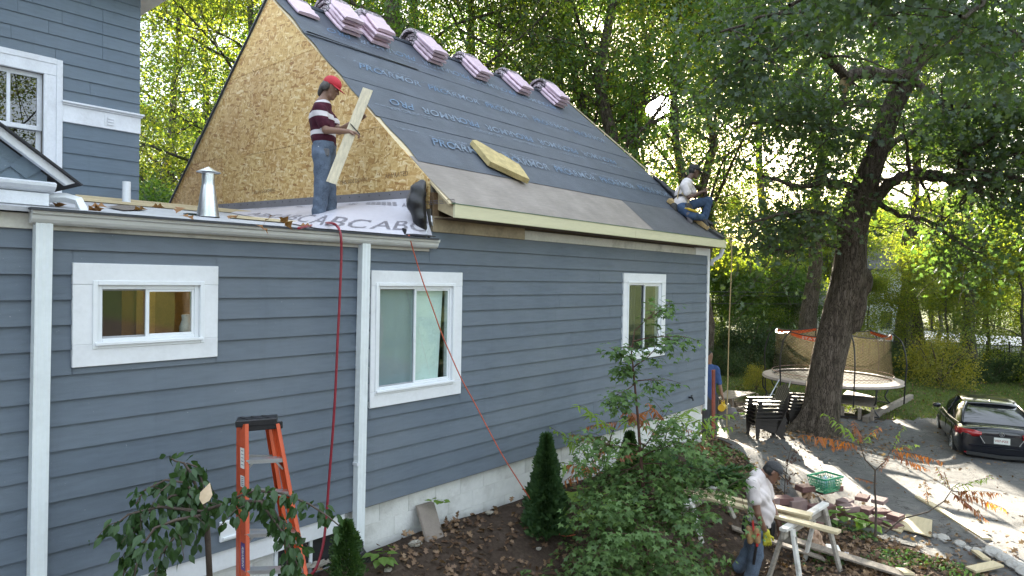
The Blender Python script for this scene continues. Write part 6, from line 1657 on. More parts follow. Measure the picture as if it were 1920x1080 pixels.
v = Vol(.009); v.wr = .004; v.cap(J3(1404, 992, -.19), J3(1406, 1015, -.20), .045, .035, .02); v.cap(J3(1418, 993, -.22), J3(1420, 1014, -.23), .05, .04, .02); v.cap(J3(1401, 985, -.1), J3(1400, 1005, -.1), .03, .03, .02); v.build('tool_pouch', plain('tan_leather', (.30, .18, .08), .7, .3, 9, .5), p3)
v = Vol(.009); v.cap(J3(1398, 970, -.12), J3(1396, 992, -.12), .03, .04, .02); v.build('side_pouch', M_BLACK, p3)
v = Vol(.009); v.cap(J3(1448, 980, -.05), J3(1447, 1002, -.06), .04, .035, .02); v.build('side_pouch', M_BLACK, p3)
q = MB(); q.bar(J3(1419, 1018, -.24), J3(1413, 1058, -.22), .025, .022, tuple(FW)); q.build('hammer_handle', M_BLACK, p3)
q = MB(); q.bar(J3(1421, 1000, -.26), J3(1419, 1024, -.245), .028, .024, tuple(FW)); o = q.build('hammer_grip', plain('red_plastic', (.45, .02, .02), .4), p3)
q = MB(); q.bar(J3(1411, 975, -.235), J3(1413, 996, -.24), .022, .015, tuple(FW)); q.build('red_handle', plain('red_plastic', (.45, .02, .02)), p3)

# --- person 4: half hidden behind the house corner
d4 = 14.1; J4 = lambda px, py, dd=0: np.array(atd(px, py, d4+dd))
gx = atd(1335, 700, d4); p4 = empty('person', tuple(toG(gx.x, gx.y)), 'man in blue shirt half hidden behind the house corner holding a yellow saw', 'person')
b = Vol(.011); face = nrm(vw*.3 - rt_*.2 - up_*.4); Ph, Rh = head(b, J4(1329, 668), face, up_, 1.0)
b.cap(J4(1330, 690), J4(1329, 678), .06, .055); b.chain([J4(1330, 694), J4(1330, 715), J4(1331, 740)], [.1, .11, .11], .04)
sR, eR, wR = J4(1343, 693, -.05), J4(1349, 718, -.08), J4(1354, 741, -.12); sL, eL, wL = J4(1315, 693), J4(1312, 718), J4(1318, 741)
b.cap(sR, eR, .05, .042, .03); b.cap(eR, wR, .041, .03, .012); b.cap(sL, eL, .05, .042, .03); b.cap(eL, wL, .041, .03, .012); hand(b, wR, J4(1357, 752, -.14)-wR, rt_, -vw, .8, 1.1, rf=.011); hand(b, wL, V3(0, 0, -1), -rt_, -vw, .5, 1.1, rf=.011)
hR, kR, aR = J4(1337, 745), J4(1338, 785, -.05), J4(1337, 825); hL, kL, aL = J4(1325, 745), J4(1324, 785, .02), J4(1323, 825, .03)
b.chain([hR, kR, aR], [.08, .06, .045], .03); b.chain([hL, kL, aL], [.08, .06, .045], .03); b.build('body', M_SKIN, p4)
v = Vol(.011); v.wr = .004; v.chain([J4(1330, 690), J4(1330, 715), J4(1331, 742)], [.1, .13, .13], .05); v.cap(J4(1318, 692), J4(1341, 692), .085, .085, .04); v.cap(sR, eR, .07, .055, .03); v.cap(sL, eL, .07, .055, .03); v.build('blue_shirt', plain('blue_cotton', (.03, .07, .20), .85, .15, 9), p4)
v = Vol(.011); v.wr = .004; v.cap(hR, hL, .115, .115, .03); v.chain([hR, kR, aR], [.105, .082, .075], .03); v.chain([hL, kL, aL], [.105, .082, .075], .03); v.build('dark_trousers', plain('dark_trousers', (.045, .05, .06), .85), p4)
v = Vol(.011); v.cap(aR-up_*.05, aR - up_*.06 - vw*.12, .05, .04); v.cap(aL-up_*.05, aL-up_*.06-vw*.12, .05, .04); v.build('boots', M_SHOE, p4)
v = Vol(.01); v.ell(Ph(-.02, 0, .03), Rh, np.array([.092, .086, .085]), .02); v.build('hair', M_HAIRB, p4)
# ------------------------------------------------------------------ THINGS ON THE ROOF
M_WRAP = plain('pink_plastic_wrap', (.66, .50, .58), .32, .10, 7, .35, 30, dirt=.06)
def _wrapb():
    m, nt, _, _ = newmat('black_printed_wrap'); v = coords(nt, (3, 1, 1)); n1 = noise(nt, v, 16, 5, .7, 1.5)
    finish(m, nt, ramp(nt, n1, [(.44, (.02, .018, .02)), (.50, (.10, .08, .10)), (.56, (.55, .44, .50)), (.62, (.62, .52, .58))]), .32, noise(nt, v, 12, 4), .5, .01); return m
M_WRAPB = _wrapb()
def bundle(x, lay, shift, label, w=.34, L=.62, Lb=.40, skew=0, seed=0):
    # slab draped over the ridge: path across the ridge, thickness stacked outwards
    rr = random.Random(seed); th = .062; n0 = .018 + lay*.068
    root = empty('shingle_bundle', (x, YR, ZR), label, 'shingle bundle', 'bundles of shingles draped over the ridge')
    path = []
    R_ = .06 + n0; ang = atan2(SC[1], SC[0])
    for i in range(7): 
        s = SL - (L+shift) + (L+shift)*(i/6)*.86; path.append((RP(0, s, n0), (-SC[1], SC[0])))
    cy, cz = YR, ZR - .06*.62
    for i in range(1, 8):
        a = ang - 2*ang*i/8 + pi/2
        path.append((Vector((0, cy + cos(a)*R_, cz + sin(a)*R_ - .03)), (cos(a), sin(a))))
    for i in range(5):
        s = SL - Lb*(.15 + .85*i/4); p = RP(0, s, n0); path.append((Vector((0, 2*YR-p.y, p.z)), (SC[1], SC[0])))
    mats = [M_WRAP, M_WRAPB]
    for (a, b, mt, nm) in ((0, 6, M_WRAP, 'wrapped_end'), (6, 15, M_WRAPB, 'printed_middle'), (15, len(path)-1, M_WRAP, 'wrapped_end')):
        q = MB(); vs = []
        for i in range(a, min(b, len(path)-1)+1):
            p, nn = path[i]; e = 0 if 0 < i < len(path)-1 else .008
            wx = w/2*(1 + .03*rr.uniform(-1, 1)); sk = skew*(i/6 if i < 7 else 1)
            bul = .006*rr.uniform(-1, 1); N_ = Vector((0, nn[0], nn[1]))
            sag = (.012 if i in (2, 4) else 0)
            for (cx, cn) in ((-wx, e+.006), (-wx-.008, th*.5), (-wx+.01, th-e), (0, th+bul), (wx-.01, th-e), (wx+.008, th*.5), (wx, e+.006)):
                vs.append(Vector((x + cx + sk, 0, 0)) + p + N_*(cn - sag*(cn > th*.6)))
        m_ = 7; k = len(vs)//m_
        fs = [(i*m_+j, (i+1)*m_+j, (i+1)*m_+(j+1) % m_, i*m_+(j+1) % m_) for i in range(k-1) for j in range(m_)] + [tuple(range(m_)), tuple(range((k-1)*m_, k*m_))[::-1]]
        q.add(vs, fs); q.build(nm, mt, root, smooth=True, sharp=40)
    return root
stacks = [(5.42, 1, 'single pack nearest the gable peak', [0]), (6.05, 4, 'double stack left half', [0, .03, -.02, .02]), (6.62, 4, 'double stack right half', [.04, .0, .06, .0]), (7.78, 4, 'third stack from the gable', [0, .03, .02, .05]), (8.95, 3, 'fourth stack from the gable', [0, .02, .03]), (10.15, 3, 'second stack from the far end', [0, .04, .02]), (11.35, 4, 'stack at the far end of the ridge', [0, .03, .04, .02])]
ordn = [['lone'], ['lowest', 'second', 'third', 'topmost'], ['lowest', 'middle', 'topmost'], ['lowest', 'second', 'third', 'topmost']]
sk_ = 0
for si, (x, n, nm, sh_) in enumerate(stacks):
    for k in range(n):
        od = 'lone' if n == 1 else (['lowest', 'middle', 'topmost'][k] if n == 3 else ['lowest', 'second', 'third', 'topmost'][k])
        lb = ['pink shingle pack lying alone nearest the gable peak', '%s pink pack in the left half of the big double stack' % od, '%s pink pack in the right half of the big double stack' % od, '%s pink pack of the single stack after the double stack' % od, '%s pink pack of the fourth stack along the ridge' % od, '%s pink pack of the next to last ridge stack' % od, '%s pink pack of the last stack at the far ridge end' % od][si]
        bundle(x + RND.uniform(-.03, .03), k, sh_[k], lb, seed=si*10+k, skew=.04 + RND.uniform(-.04, .05), L=.64 if si else .50)
_T = T_oak(); _me = bpy.data.meshes.new('dead_leaf'); _me.from_pydata([(v[0]*.13, v[1]*.13, v[2]*.26) for v in _T[0]], [], [tuple(t) for t in _T[1]]); _me.materials.append(M_DEAD)
for i, (px, py) in enumerate(((166, 388), (196, 391), (278, 393), (283, 388), (330, 400), (336, 404), (428, 410), (492, 424), (478, 420), (548, 431), (120, 383), (585, 424))):
    o = link('dead_leaf', _me, M_DEAD, None); o.location = LR(px, py, .025); o.rotation_euler = (RND.uniform(-.7, .9), RND.uniform(-.6, .6), RND.uniform(0, 6.28)); tag(o, 'curled brown dead leaf lying on the low roof behind the gutter', 'leaf', 'dead leaves on the low roof')
# slab of mineral wool
q = MB(); P4 = [(6.46, 1.50), (6.56, 1.53), (6.66, 1.44), (6.82, 1.28), (6.86, 1.29), (7.07, 1.08), (7.03, .92), (6.95, .69), (6.66, .84), (6.40, .98), (6.43, 1.25)]
N_ = Vector((0, -SC[1], SC[0])); b0 = [RP(x, s, .025) for x, s in P4]; top_ = [p + N_*(.075) for p in b0]
n = len(b0); cc = sum(top_, Vector())/n + N_*.006
vs = b0 + top_ + [cc]; q.add(vs, [tuple(range(n))[::-1]] + [(i, (i+1) % n, n+(i+1) % n, n+i) for i in range(n)] + [(n+i, n+(i+1) % n, 2*n) for i in range(n)])
o = q.build('insulation_slab', plain('yellow_mineral_wool', (.50, .40, .19), .95, .25, 9, 1.2, 55, bdist=.012, dirt=.15), None); tag(o, 'yellow slab of mineral wool insulation lying on the roof', 'insulation')
md = o.modifiers.new('b', 'BEVEL'); md.width = .006; md.segments = 2

v = Vol(.009); v.wr = .006; v.chain([(4.95, 5.50, 4.45), (4.88, 5.52, 4.60), (4.86, 5.56, 4.76), (4.90, 5.57, 4.92), (4.95, 5.56, 5.00)], [.03, .075, .095, .085, .04], .03); v.chain([(4.93, 5.60, 4.62), (4.93, 5.66, 4.80), (4.96, 5.64, 4.96)], [.05, .09, .06], .03)
v.plane((5.03, 5.5, 4.5), (1, 0, 0))
rr_ = empty('rubber_roll', (4.95, 5.52, 4.43)); v.build('rubber_sheet', M_BLACK, rr_); tag(rr_, 'black rubber membrane roll bulging upright at the foot of the bare gable corner', 'membrane')
# hoses and cords
def sm(pts, k=6):
    P = [Vector(p) for p in pts]; out = []
    for i in range(len(P)-1):
        p0, p1, p2, p3 = P[max(0, i-1)], P[i], P[i+1], P[min(len(P)-1, i+2)]
        for j in range(k):
            t = j/k; out.append(.5*((2*p1) + (p2-p0)*t + (2*p0-5*p1+4*p2-p3)*t*t + (3*p1-p0-3*p2+p3)*t**3))
    out.append(P[-1]); return out
Y_ = lambda px, py, y=5.32: onY(px, py, y)
r_ = lambda px, py, dz=.02: LR(px, py, dz)
q = MB(); q.tube(sm([r_(560, 428), r_(578, 424), r_(598, 421), Y_(618, 418, 5.5), Y_(632, 424, 5.40), Y_(639, 442, 5.32), Y_(640, 480), Y_(637, 560), Y_(633, 640), Y_(629, 730), Y_(624, 810), Y_(617, 900), Y_(611, 980, 5.30), Y_(604, 1030, 5.25), Y_(592, 1066, 5.2), Y_(576, 1085, 5.1), Y_(560, 1110, 5.0)]), .0125, 10)
o = q.build('air_hose', plain('dark_red_rubber', (.22, .012, .025), .38, .1), None, smooth=True); tag(o, 'dark red air hose hanging from the low roof to the ground', 'hose')
e = onG(1052, 1008); a0 = Y_(768, 444, 5.36)
cp = [r_(760, 437), Vector((a0.x, 5.37, 4.39)), a0]
gp = [(775, 470), (792, 525), (812, 580), (828, 625), (846, 668), (866, 712), (888, 752), (913, 800), (940, 850), (968, 895), (996, 938), (1022, 975)]
for i, (px, py) in enumerate(gp): 
    t = (i+1)/(len(gp)+1); cp.append(atd(px, py, (a0-CAM).dot(FW)*(1-t) + (e-CAM).dot(FW)*t))
cp += [e + Vector((0, 0, .03)), e + Vector((.15, -.1, .02))]
q = MB(); q.tube(sm(cp, 4), .0065, 6); o = q.build('extension_cord', plain('orange_red_cord', (.50, .10, .05), .5, .1), None, smooth=True); tag(o, 'thin orange red cord slanting from the gutter end down into the bed', 'cord')
q = MB(); rp = [RP(12.0, .9, .06), RP(12.24, .25, .03), Vector((12.33, 5.12, 4.75)), Vector((12.34, 5.08, 4.4)), Vector((12.33, 5.1, 3)), Vector((12.32, 5.1, 1.2))]
q.tube(sm([RP(11.75, 1.2, .3), RP(12.0, .7, .12), RP(12.22, .12, .03)] + rp[2:], 5), .011, 6); o = q.build('safety_rope', plain('tan_rope', (.36, .27, .13), .85), None); tag(o, 'tan safety rope hanging past the far corner of the eave', 'rope')
q = MB(); q.bar((12.46, 5.42, .9), (12.44, 5.44, 2.25), .09, .035, (0, 1, 0)); o = q.build('leaning_plank', plain('faded_red_plank', (.22, .05, .03), .8, .3, dirt=.3), None); tag(o, 'faded red plank standing upright at the house corner', 'plank')
# corrugated drain pipe
q = MB(); pts = sm([Y_(671, 1016, 5.42), Y_(672, 1032, 5.42), Y_(678, 1042, 5.36), Y_(690, 1058, 5.28), Y_(706, 1085, 5.15), Y_(722, 1120, 5.0)], 9); q.tube(pts, [.050 + .007*(i % 2) for i in range(len(pts))], 14); o = q.build('drain_pipe', M_BLACK, None); tag(o, 'black corrugated drain pipe curving from the foot of the white downspout', 'pipe')
# leaning concrete slab
q = MB(); A0, A1, B1, B0 = Y_(803, 1020, 5.18), Y_(834, 1008, 5.18), Y_(815, 943, 5.47), Y_(784, 952, 5.47)
q.prism([A0, A1, B1, B0], (0, .055, .012)); o = q.build('concrete_slab', plain('brown_grey_concrete', (.20, .17, .145), .85, .12, 5, .6, 70, dirt=.15), None, bevel=.006); tag(o, 'rectangular concrete slab leaning against the white foundation', 'slab')
g_ = onG(778, 1022)
for i, (px, py, s_) in enumerate(((779, 1022, .07), (727, 1070, .04), (917, 963, .05), (1010, 1030, .035))):
    q = MB(); g_ = onG(px, py); blob(q, g_ + Vector((0, 0, s_*.3)), (s_, s_*.8, s_*.45), 7, .5); o = q.build('stone', plain('pale_stone', (.27, .25, .21), .85, .15, 8, .6, 60), None, smooth=False, fix=False)
    tag(o, ['pale flat stone beside the foot of the leaning concrete slab', 'small stone at the end of the black drain pipe', 'small stone in the bare soil left of the arborvitae', 'small stone in the bare soil under the red cord'][i], 'stone')
# rubble of broken concrete in front of the basement window
for i, (px, py, s_) in enumerate(((610, 1066, .06), (585, 1070, .05), (633, 1058, .04))):
    q = MB(); g_ = onG(px, py); blob(q, g_ + Vector((0, .1, s_*.3)), (s_*1.4, s_*.8, s_*.5), 6, .6); o = q.build('stone', plain('pale_stone', (.27, .25, .21)), None, fix=False); tag(o, ['middle rubble stone before the basement window', 'rubble stone nearest the ladder foot', 'small rubble stone by the boxwood'][i], 'stone', 'rubble before the basement window')

# ------------------------------------------------------------------ STEP LADDER
M_ORG = plain('orange_fibreglass', (.50, .075, .022), .38, .07, 6, .15, 60, dirt=.1)
DL = 5.12
LT = lambda px, py, dd=0: atd(px, py, DL+dd)
gl_ = onG(455, 1150)
lad = empty('step_ladder', (LT(500, 800).x, LT(500, 800).y, gz(3.3, 5.0)), 'orange fibreglass step ladder with black top leaning against the blue wall', 'ladder')
def chan(mb, a, b, w=.075, d=.028, side=1):
    a, b = Vector(a), Vector(b); t = (b-a).normalized(); r = Vector((1, 0, 0)); r = (r - t*r.dot(t)).normalized(); f = t.cross(r).normalized()
    if f.y > 0: f = -f
    mb.bar(a, b, w if 0 else .006, w, tuple(f)) if 0 else None
    # web plus two flanges
    vs = []; 
    def slabb(c0, c1, wx, wy):
        mb.bar(a + r*c0 + f*c1, b + r*c0 + f*c1, wx, wy, tuple(f))
    slabb(0, 0, .005, w); slabb(side*.014, w/2-.0025, .028, .005); slabb(side*.014, -w/2+.0025, .028, .005)
fl0, fl1 = LT(455, 796), LT(457, 1135, -.30); fr0, fr1 = LT(519, 795, .10), LT(583, 1135, -.12)
for (a, b, sd) in ((fl0, fl1, 1), (fr0, fr1, -1)):
    q = MB(); chan(q, a, b, .078, .028, sd); q.build('rail', M_ORG, lad)
bl0, bl1 = LT(447, 800, .12), LT(446, 1120, .12); br0, br1 = LT(506, 800, .22), LT(557, 1120, .28)
for (a, b, sd) in ((bl0, bl1, 1), (br0, br1, -1)):
    q = MB(); chan(q, a, b, .055, .02, sd); q.build('rear_rail', M_ORG, lad)
for i, py in enumerate((866, 929, 1005, 1072)):
    t = (py-796)/(1135-796); t2 = (py-6-795)/(1135-795); a = fl0.lerp(fl1, t) + Vector((.012, 0, 0)); b = fr0.lerp(fr1, t2) - Vector((.012, 0, 0))
    q = MB(); q.bar(a, b, .078, .010, (0, 0, 1)); q.bar(a + Vector((0, -.038, -.012)), b + Vector((0, -.038, -.012)), .005, .028, (0, 0, 1))
    stp = q.build('step', M_ALU, lad)
    if i in (0, 2):
        q = MB(); d_ = (b-a).normalized(); q.bar(a + d_*.06 + Vector((0, -.02, -.012)), a + Vector((.0, -.02, -.085)), .006, .014); q.bar(b - d_*.06 + Vector((0, -.02, -.012)), b + Vector((.0, -.02, -.085)), .006, .014); q.build('brace', M_ALU, stp)
    if i in (0, 1, 2):
        t = (py-10-800)/320; q = MB(); q.bar(bl0.lerp(bl1, t), br0.lerp(br1, t), .03, .008, (0, 1, 0)); q.build('rear_bar', M_ALU, lad)
q = MB(); a, b = LT(443, 792, .05), LT(520, 786, .14); q.bar(a, b, .16, .05, (0, 0, 1)); q.bar(a + Vector((0, -.08, -.03)), b + Vector((0, -.08, -.03)), .012, .06, (0, 0, 1)); cpm = q.build('top_cap', M_BLACK, lad, bevel=.012)
q = MB(); 
for (t_, s0_) in ((.23, 1), (.5, 1), (.76, 1)):
    c_ = a.lerp(b, t_) + Vector((0, 0, .026)); q.bar(c_ - Vector((0, .07, 0)), c_ + Vector((0, .07, 0)), .03, .006)
q.build('cap_ridge', plain('scuffed_black', (.03, .03, .035), .5, .8, 20), cpm)
# stickers
for (py0, py1, col, txt, nm) in ((842, 882, (.66, .65, .62), '', 'white_sticker'), (896, 918, (.62, .62, .62), '', 'white_sticker'), (946, 964, (.60, .52, .06), '', 'yellow_sticker'), (1022, 1072, (.10, .06, .22), 'WERNER', 'name_sticker')):
    t0, t1 = (py0-796)/339, (py1-796)/339; a_, b_ = fl0.lerp(fl1, t0), fl0.lerp(fl1, t1); f = Vector((0, -1, 0)); 
    q = MB(); o_ = Vector((-.0045, 0, 0)); w_ = .030
    q.add([a_ + o_ + Vector((0, -w_, 0)), a_ + o_ + Vector((0, w_, 0)), b_ + o_ + Vector((0, w_, 0)), b_ + o_ + Vector((0, -w_, 0))], [(0, 1, 2, 3)])
    st_ = q.build(nm, plain(nm + str(int(col[0]*100)), col, .5, .12, 30), lad, fix=False)
    if txt:
        q = MB(); up_v = (a_-b_).normalized(); put_text(q, txt, b_ + Vector((-.0055, .012, 0)) + up_v*.02, up_v, (0, -1, 0), .036, bold=.02); q.build('lettering', plain('white_ink', (.7, .7, .7), .5), st_, fix=False)
    else:
        q = MB()
        for k in range(5):
            c_ = a_.lerp(b_, .12+.17*k) + Vector((-.0052, 0, 0)); q.add([c_ + Vector((0, -.018, 0)), c_ + Vector((0, .018, 0)), c_ + Vector((0, .018, -.006)), c_ + Vector((0, -.018, -.006))], [(0, 1, 2, 3)])
        q.build('small_print', M_INKD, st_, fix=False)

# ------------------------------------------------------------------ TRESTLES AND LUMBER
M_TRW = plain('chipped_white_paint', (.60, .58, .54), .7, .12, 7, .8, 40, dirt=.85)
M_TRG = plain('grey_old_lumber', (.30, .27, .23), .8, .25, 5, .8, 40, stretch=(1, 1, 5), dirt=.4)
def zat(px, py, z): return onZ(px, py, z)
def trestle(e0, e1, z, label, sp=.24, out=.10):
    e0, e1 = Vector(e0), Vector(e1); r = empty('trestle', (e0.x, e0.y, gz(e0.x, e0.y)), label, 'trestle'); d = (e1-e0).normalized(); s = Vector((-d.y, d.x, 0))
    q = MB(); q.bar(e0, e1, .10, .045); q.build('beam', M_TRW, r, bevel=.006)
    q = MB(); q.bar(e0 + s*.0 - Vector((0, 0, .07)), e1 - Vector((0, 0, .07)), .04, .09); q.build('under_beam', M_TRG, r)
    for t in (.12, .88):
        c_ = e0.lerp(e1, t)
        for sg in (-1, 1):
            top_ = c_ + s*sg*.05 - Vector((0, 0, .02)); bt_ = c_ + s*sg*sp + d*(out if t > .5 else -out); bt_.z = gz(bt_.x, bt_.y) - .01
            q = MB(); q.bar(top_, bt_, .09, .04, tuple(s)); q.build('leg', M_TRW if (sg < 0) == (t < .5) else M_TRG, r, bevel=.004)
        q = MB(); q.bar(c_ + s*.11 - Vector((0, 0, .16)) + d*(.0), c_ - s*.11 - Vector((0, 0, .16)), .02, .11); q.build('gusset', M_TRG, r)
    return r
ZB = .86
trestle(zat(1468, 994, ZB), zat(1548, 944, ZB), ZB, 'paint-chipped trestle with white legs carrying the near end of the planks')
trestle(zat(1283, 948, ZB), zat(1352, 906, ZB), ZB, 'paint-chipped trestle nearer the house carrying the far end of the planks')
q = MB(); q.bar(zat(1574, 998, ZB+.05), zat(1276, 920, ZB+.05), .14, .038); o = q.build('plank', M_PINE, None, bevel=.004); tag(o, 'long fresh pine plank lying across both trestles', 'plank')
q = MB(); q.bar(zat(1520, 972, ZB+.05), zat(1290, 914, ZB+.05), .10, .038); o = q.build('plank', M_PINE, None, bevel=.004); tag(o, 'shorter pine plank behind the long one on the trestles', 'plank')
q = MB(); q.bar(zat(1522, 966, ZB+.092), zat(1425, 945, ZB+.092), .16, .03); o = q.build('plank', M_PINE, None, bevel=.004); tag(o, 'short wide board on top of the planks beside the labourer', 'board')
G0 = lambda px, py, dz=.03: onG(px, py) + Vector((0, 0, dz))
q = MB(); q.bar(G0(1722, 934), G0(1851, 1014), .13, .04); o = q.build('plank', M_PINE, None, bevel=.004); tag(o, 'long pine plank lying alone on the driveway', 'plank')
q = MB(); q.bar(G0(1372, 996, .06), G0(1545, 1055, .06), .14, .03); o = q.build('plank', M_OLDWOOD, None, bevel=.004); tag(o, 'weathered plank on the leaves under the near trestle', 'plank')
q = MB(); q.bar(G0(1470, 1022, .12), G0(1715, 1090, .05), .20, .03); o = q.build('plank', M_OLDWOOD, None, bevel=.004); tag(o, 'wide dark plank running out of the picture below the near trestle', 'plank')
q = MB(); a, b, c_, d_ = G0(1668, 992, .05), G0(1700, 974, .08), G0(1748, 988, .10), G0(1746, 1012, .04); q.prism([a, b, c_, d_], (0, 0, .02)); o = q.build('plywood_piece', M_PINE, None); tag(o, 'pale plywood offcut lying between the sumacs at the driveway edge', 'plywood')
q = MB(); q.prism([G0(1690, 1003), G0(1640, 985), G0(1660, 975), G0(1705, 985)], (0, 0, .015)); o = q.build('plywood_piece', M_PINE, None); tag(o, 'smaller plywood offcut beside the red blocks', 'plywood')
for i, (x0, y0, x1, y1, w_, lb) in enumerate(((1828, 1040, 1850, 1062, .10, 'pale wood offcut pointing up from the leaves at the lower right'), (1820, 1076, 1872, 1070, .16, 'pale flat offcut at the lower right edge of the bed'), (1688, 1074, 1705, 1090, .14, 'pale offcut corner at the bottom edge left of the other offcuts'))):
    q = MB(); q.bar(G0(x0, y0, .06), G0(x1, y1, .10), w_, .03); o = q.build('wood_offcut', M_PINE, None); tag(o, lb, 'offcut')
# white edging rocks
rk = [(1800, 1022, .10), (1815, 1030, .07), (1832, 1035, .09), (1862, 1040, .16), (1885, 1052, .15), (1905, 1064, .15), (1925, 1078, .16), (1768, 1012, .12), (1755, 1008, .08), (1846, 1034, .07)]
for i, (px, py, s_) in enumerate(rk):
    q = MB(); g_ = onG(px, py); blob(q, g_ + Vector((0, 0, s_*.25)), (s_, s_*.8, s_*.45), 8, .28); o = q.build('edging_rock', plain('white_edging_rock', (.38, .36, .33), .85, .15, 8, .8, 40, dirt=.3), None, fix=False)
    tag(o, 'white edging rock between the leaf bed and the driveway', 'rock', 'white rocks edging the driveway')
# red retaining blocks
M_RED = plain('red_concrete_block', (.15, .075, .068), .85, .18, 8, .8, 70, dirt=.15); M_RED2 = plain('pink_grey_block', (.22, .15, .14), .85, .15, 8, .8, 70)
blk = [(1492, 958, .0, .34, .20, .05), (1545, 970, .0, .34, .22, .02), (1520, 968, .0, .12, .20, .1), (1590, 972, .0, .30, .11, .05), (1592, 970, .11, .32, .10, -.05), (1545, 945, .2, .30, .10, .1), (1510, 942, .2, .28, .10, 0), (1562, 940, .2, .28, .10, -.08), (1585, 958, .10, .26, .10, .3), (1612, 976, .0, .2, .10, .0), (1625, 972, .10, .24, .09, .4), (1650, 975, .10, .30, .08, -.2), (1662, 985, .0, .22, .10, .0), (1680, 985, .1, .22, .09, .3), (1676, 992, .0, .24, .10, -.1), (1640, 985, .0, .24, .10, .1), (1440, 948, .0, .34, .14, .1), (1468, 950, .05, .28, .12, -.1), (1410, 930, .0, .3, .12, .0), (1618, 955, .18, .30, .07, .6), (1650, 960, .17, .3, .07, .5), (1532, 985, .0, .12, .08, .4)]
for i, (px, py, dz, w_, h_, an) in enumerate(blk):
    g_ = onG(px, py); q = MB(); M_ = Matrix.Translation(g_ + Vector((0, 0, dz))) @ Matrix.Rotation(-.55 + an, 4, 'Z'); q.box((-w_/2, -.09, 0), (w_/2, .11, h_-.004), 0, M_); o = q.build('garden_block', M_RED if i % 4 else M_RED2, None, bevel=.008)
    if i == 1: tag(o, 'largest red block standing on edge under the green basket', 'block')
    else: tag(o, ('red block of the low wall, %s, %s' % (['leftmost low one', '', 'narrow one left of the basket support', 'right of the basket support', 'on top right of the basket support', 'flat under the green basket right side', 'flat under the green basket left side', 'flat under the far edge of the basket', 'turned one right of the basket', 'low one in the middle of the pile', 'tilted on top in the middle', 'tilted upper one toward the forked sumac', 'low one behind the forked sumac', 'upper one behind the forked sumac', 'end one nearest the plywood', 'low one among the hosta leaves', 'behind the labourer', 'behind the labourer shoulder', 'behind the labourer head', 'slanting flat topmost middle', 'slanting flat topmost right', 'small one at the foot'][i], ['dusty pinkish', 'dark red'][1 if i % 4 else 0])), 'block', 'red blocks of the low garden wall')
# green basket with bottles
M_GRN = plain('green_plastic', (.015, .25, .13), .35, .08)
bc = onG(1546, 952) + Vector((0, 0, .315)); bk = empty('basket', tuple(bc), 'green plastic shopping basket full of bottles on the red blocks', 'basket'); Mb = Matrix.Translation(bc) @ Matrix.Rotation(-.35, 4, 'Z')
q = MB(); w0, l0, w1, l1, hb = .19, .13, .25, .17, .24
def bq(t, a): # point on the wall, t height 0-1, a 0-4 side
    w = w0+(w1-w0)*t; l = l0+(l1-l0)*t; s_ = int(a) % 4; f = a-int(a)
    c = [(-w, -l), (w, -l), (w, l), (-w, l)]; p, n_ = c[s_], c[(s_+1) % 4]; return Mb @ Vector((p[0]+(n_[0]-p[0])*f, p[1]+(n_[1]-p[1])*f, hb*t))
for s_ in range(4):
    for k in range(11): a = s_ + k/10; q.bar(bq(0, min(a, s_+.9999)), bq(1, min(a, s_+.9999)), .009, .006)
    for t in (.0, .18, .36, .54, .72): q.bar(bq(t, s_), bq(t, s_+.9999), .007, .010)
q.add([bq(0, 0), bq(0, 1), bq(0, 2), bq(0, 3)], [(0, 1, 2, 3)]); q.build('basket_lattice', M_GRN, bk, fix=False)
q = MB()
for s_ in range(4): q.bar(bq(1, s_), bq(1, s_+.9999), .028, .03)
q.build('basket_rim', M_GRN, bk, bevel=.004)
for i in range(9):
    q = MB(); x = -.15+.075*(i % 5); y = -.06 + .11*(i//5); q.lathe([(0, 0), (.032, 0), (.034, .1), (.03, .14), (.012, .18), (.012, .2), (0, .2)], (0, 0, 0), 10, 0, Mb @ Matrix.Translation((x, y, .05)) @ Matrix.Rotation(.5*sin(i*3), 4, 'Y'))
    o = q.build('drink_bottle', plain('cloudy_bottle_%d' % (i % 3), [(.55, .62, .62), (.35, .50, .60), (.62, .60, .55)][i % 3], .2, .1), None, smooth=True); tag(o, 'clear plastic bottle lying in the green basket', 'bottle', 'bottles in the green basket')
# litter things by the trestle
q = MB(); g_ = onG(1562, 1040); q.box((-.13, -.09, .03), (.13, .09, .11), 0, Matrix.Translation(g_) @ Matrix.Rotation(.4, 4, 'Z')); o = q.build('foam_box', plain('white_foam', (.68, .68, .66), .6, .05), None, bevel=.012); tag(o, 'white foam food box on the leaves behind the near trestle', 'box')
q = MB(); g_ = onG(1585, 1050); blob(q, g_ + Vector((0, 0, .05)), (.09, .07, .05), 8, .9); o = q.build('crumpled_bag', plain('thin_white_plastic', (.55, .52, .52), .5, .1), None, fix=False); tag(o, 'crumpled white plastic bag beside the foam food box', 'bag')
q = MB(); g_ = onG(1530, 1030); blob(q, g_ + Vector((0, 0, .10)), (.13, .10, .16), 9, .8); o = q.build('paper_bag', plain('brown_paper', (.42, .28, .19), .8, .12), None, fix=False); tag(o, 'crumpled brown paper bag seen through the legs of the near trestle', 'bag')
q = MB(); g_ = onG(1512, 935); blob(q, g_ + Vector((0, 0, .12)), (.12, .09, .10), 7, 1.0); o = q.build('crumpled_bag', plain('brown_paper', (.42, .28, .19)), None, fix=False); tag(o, 'crumpled brown bag on the blocks left of the green basket', 'bag')

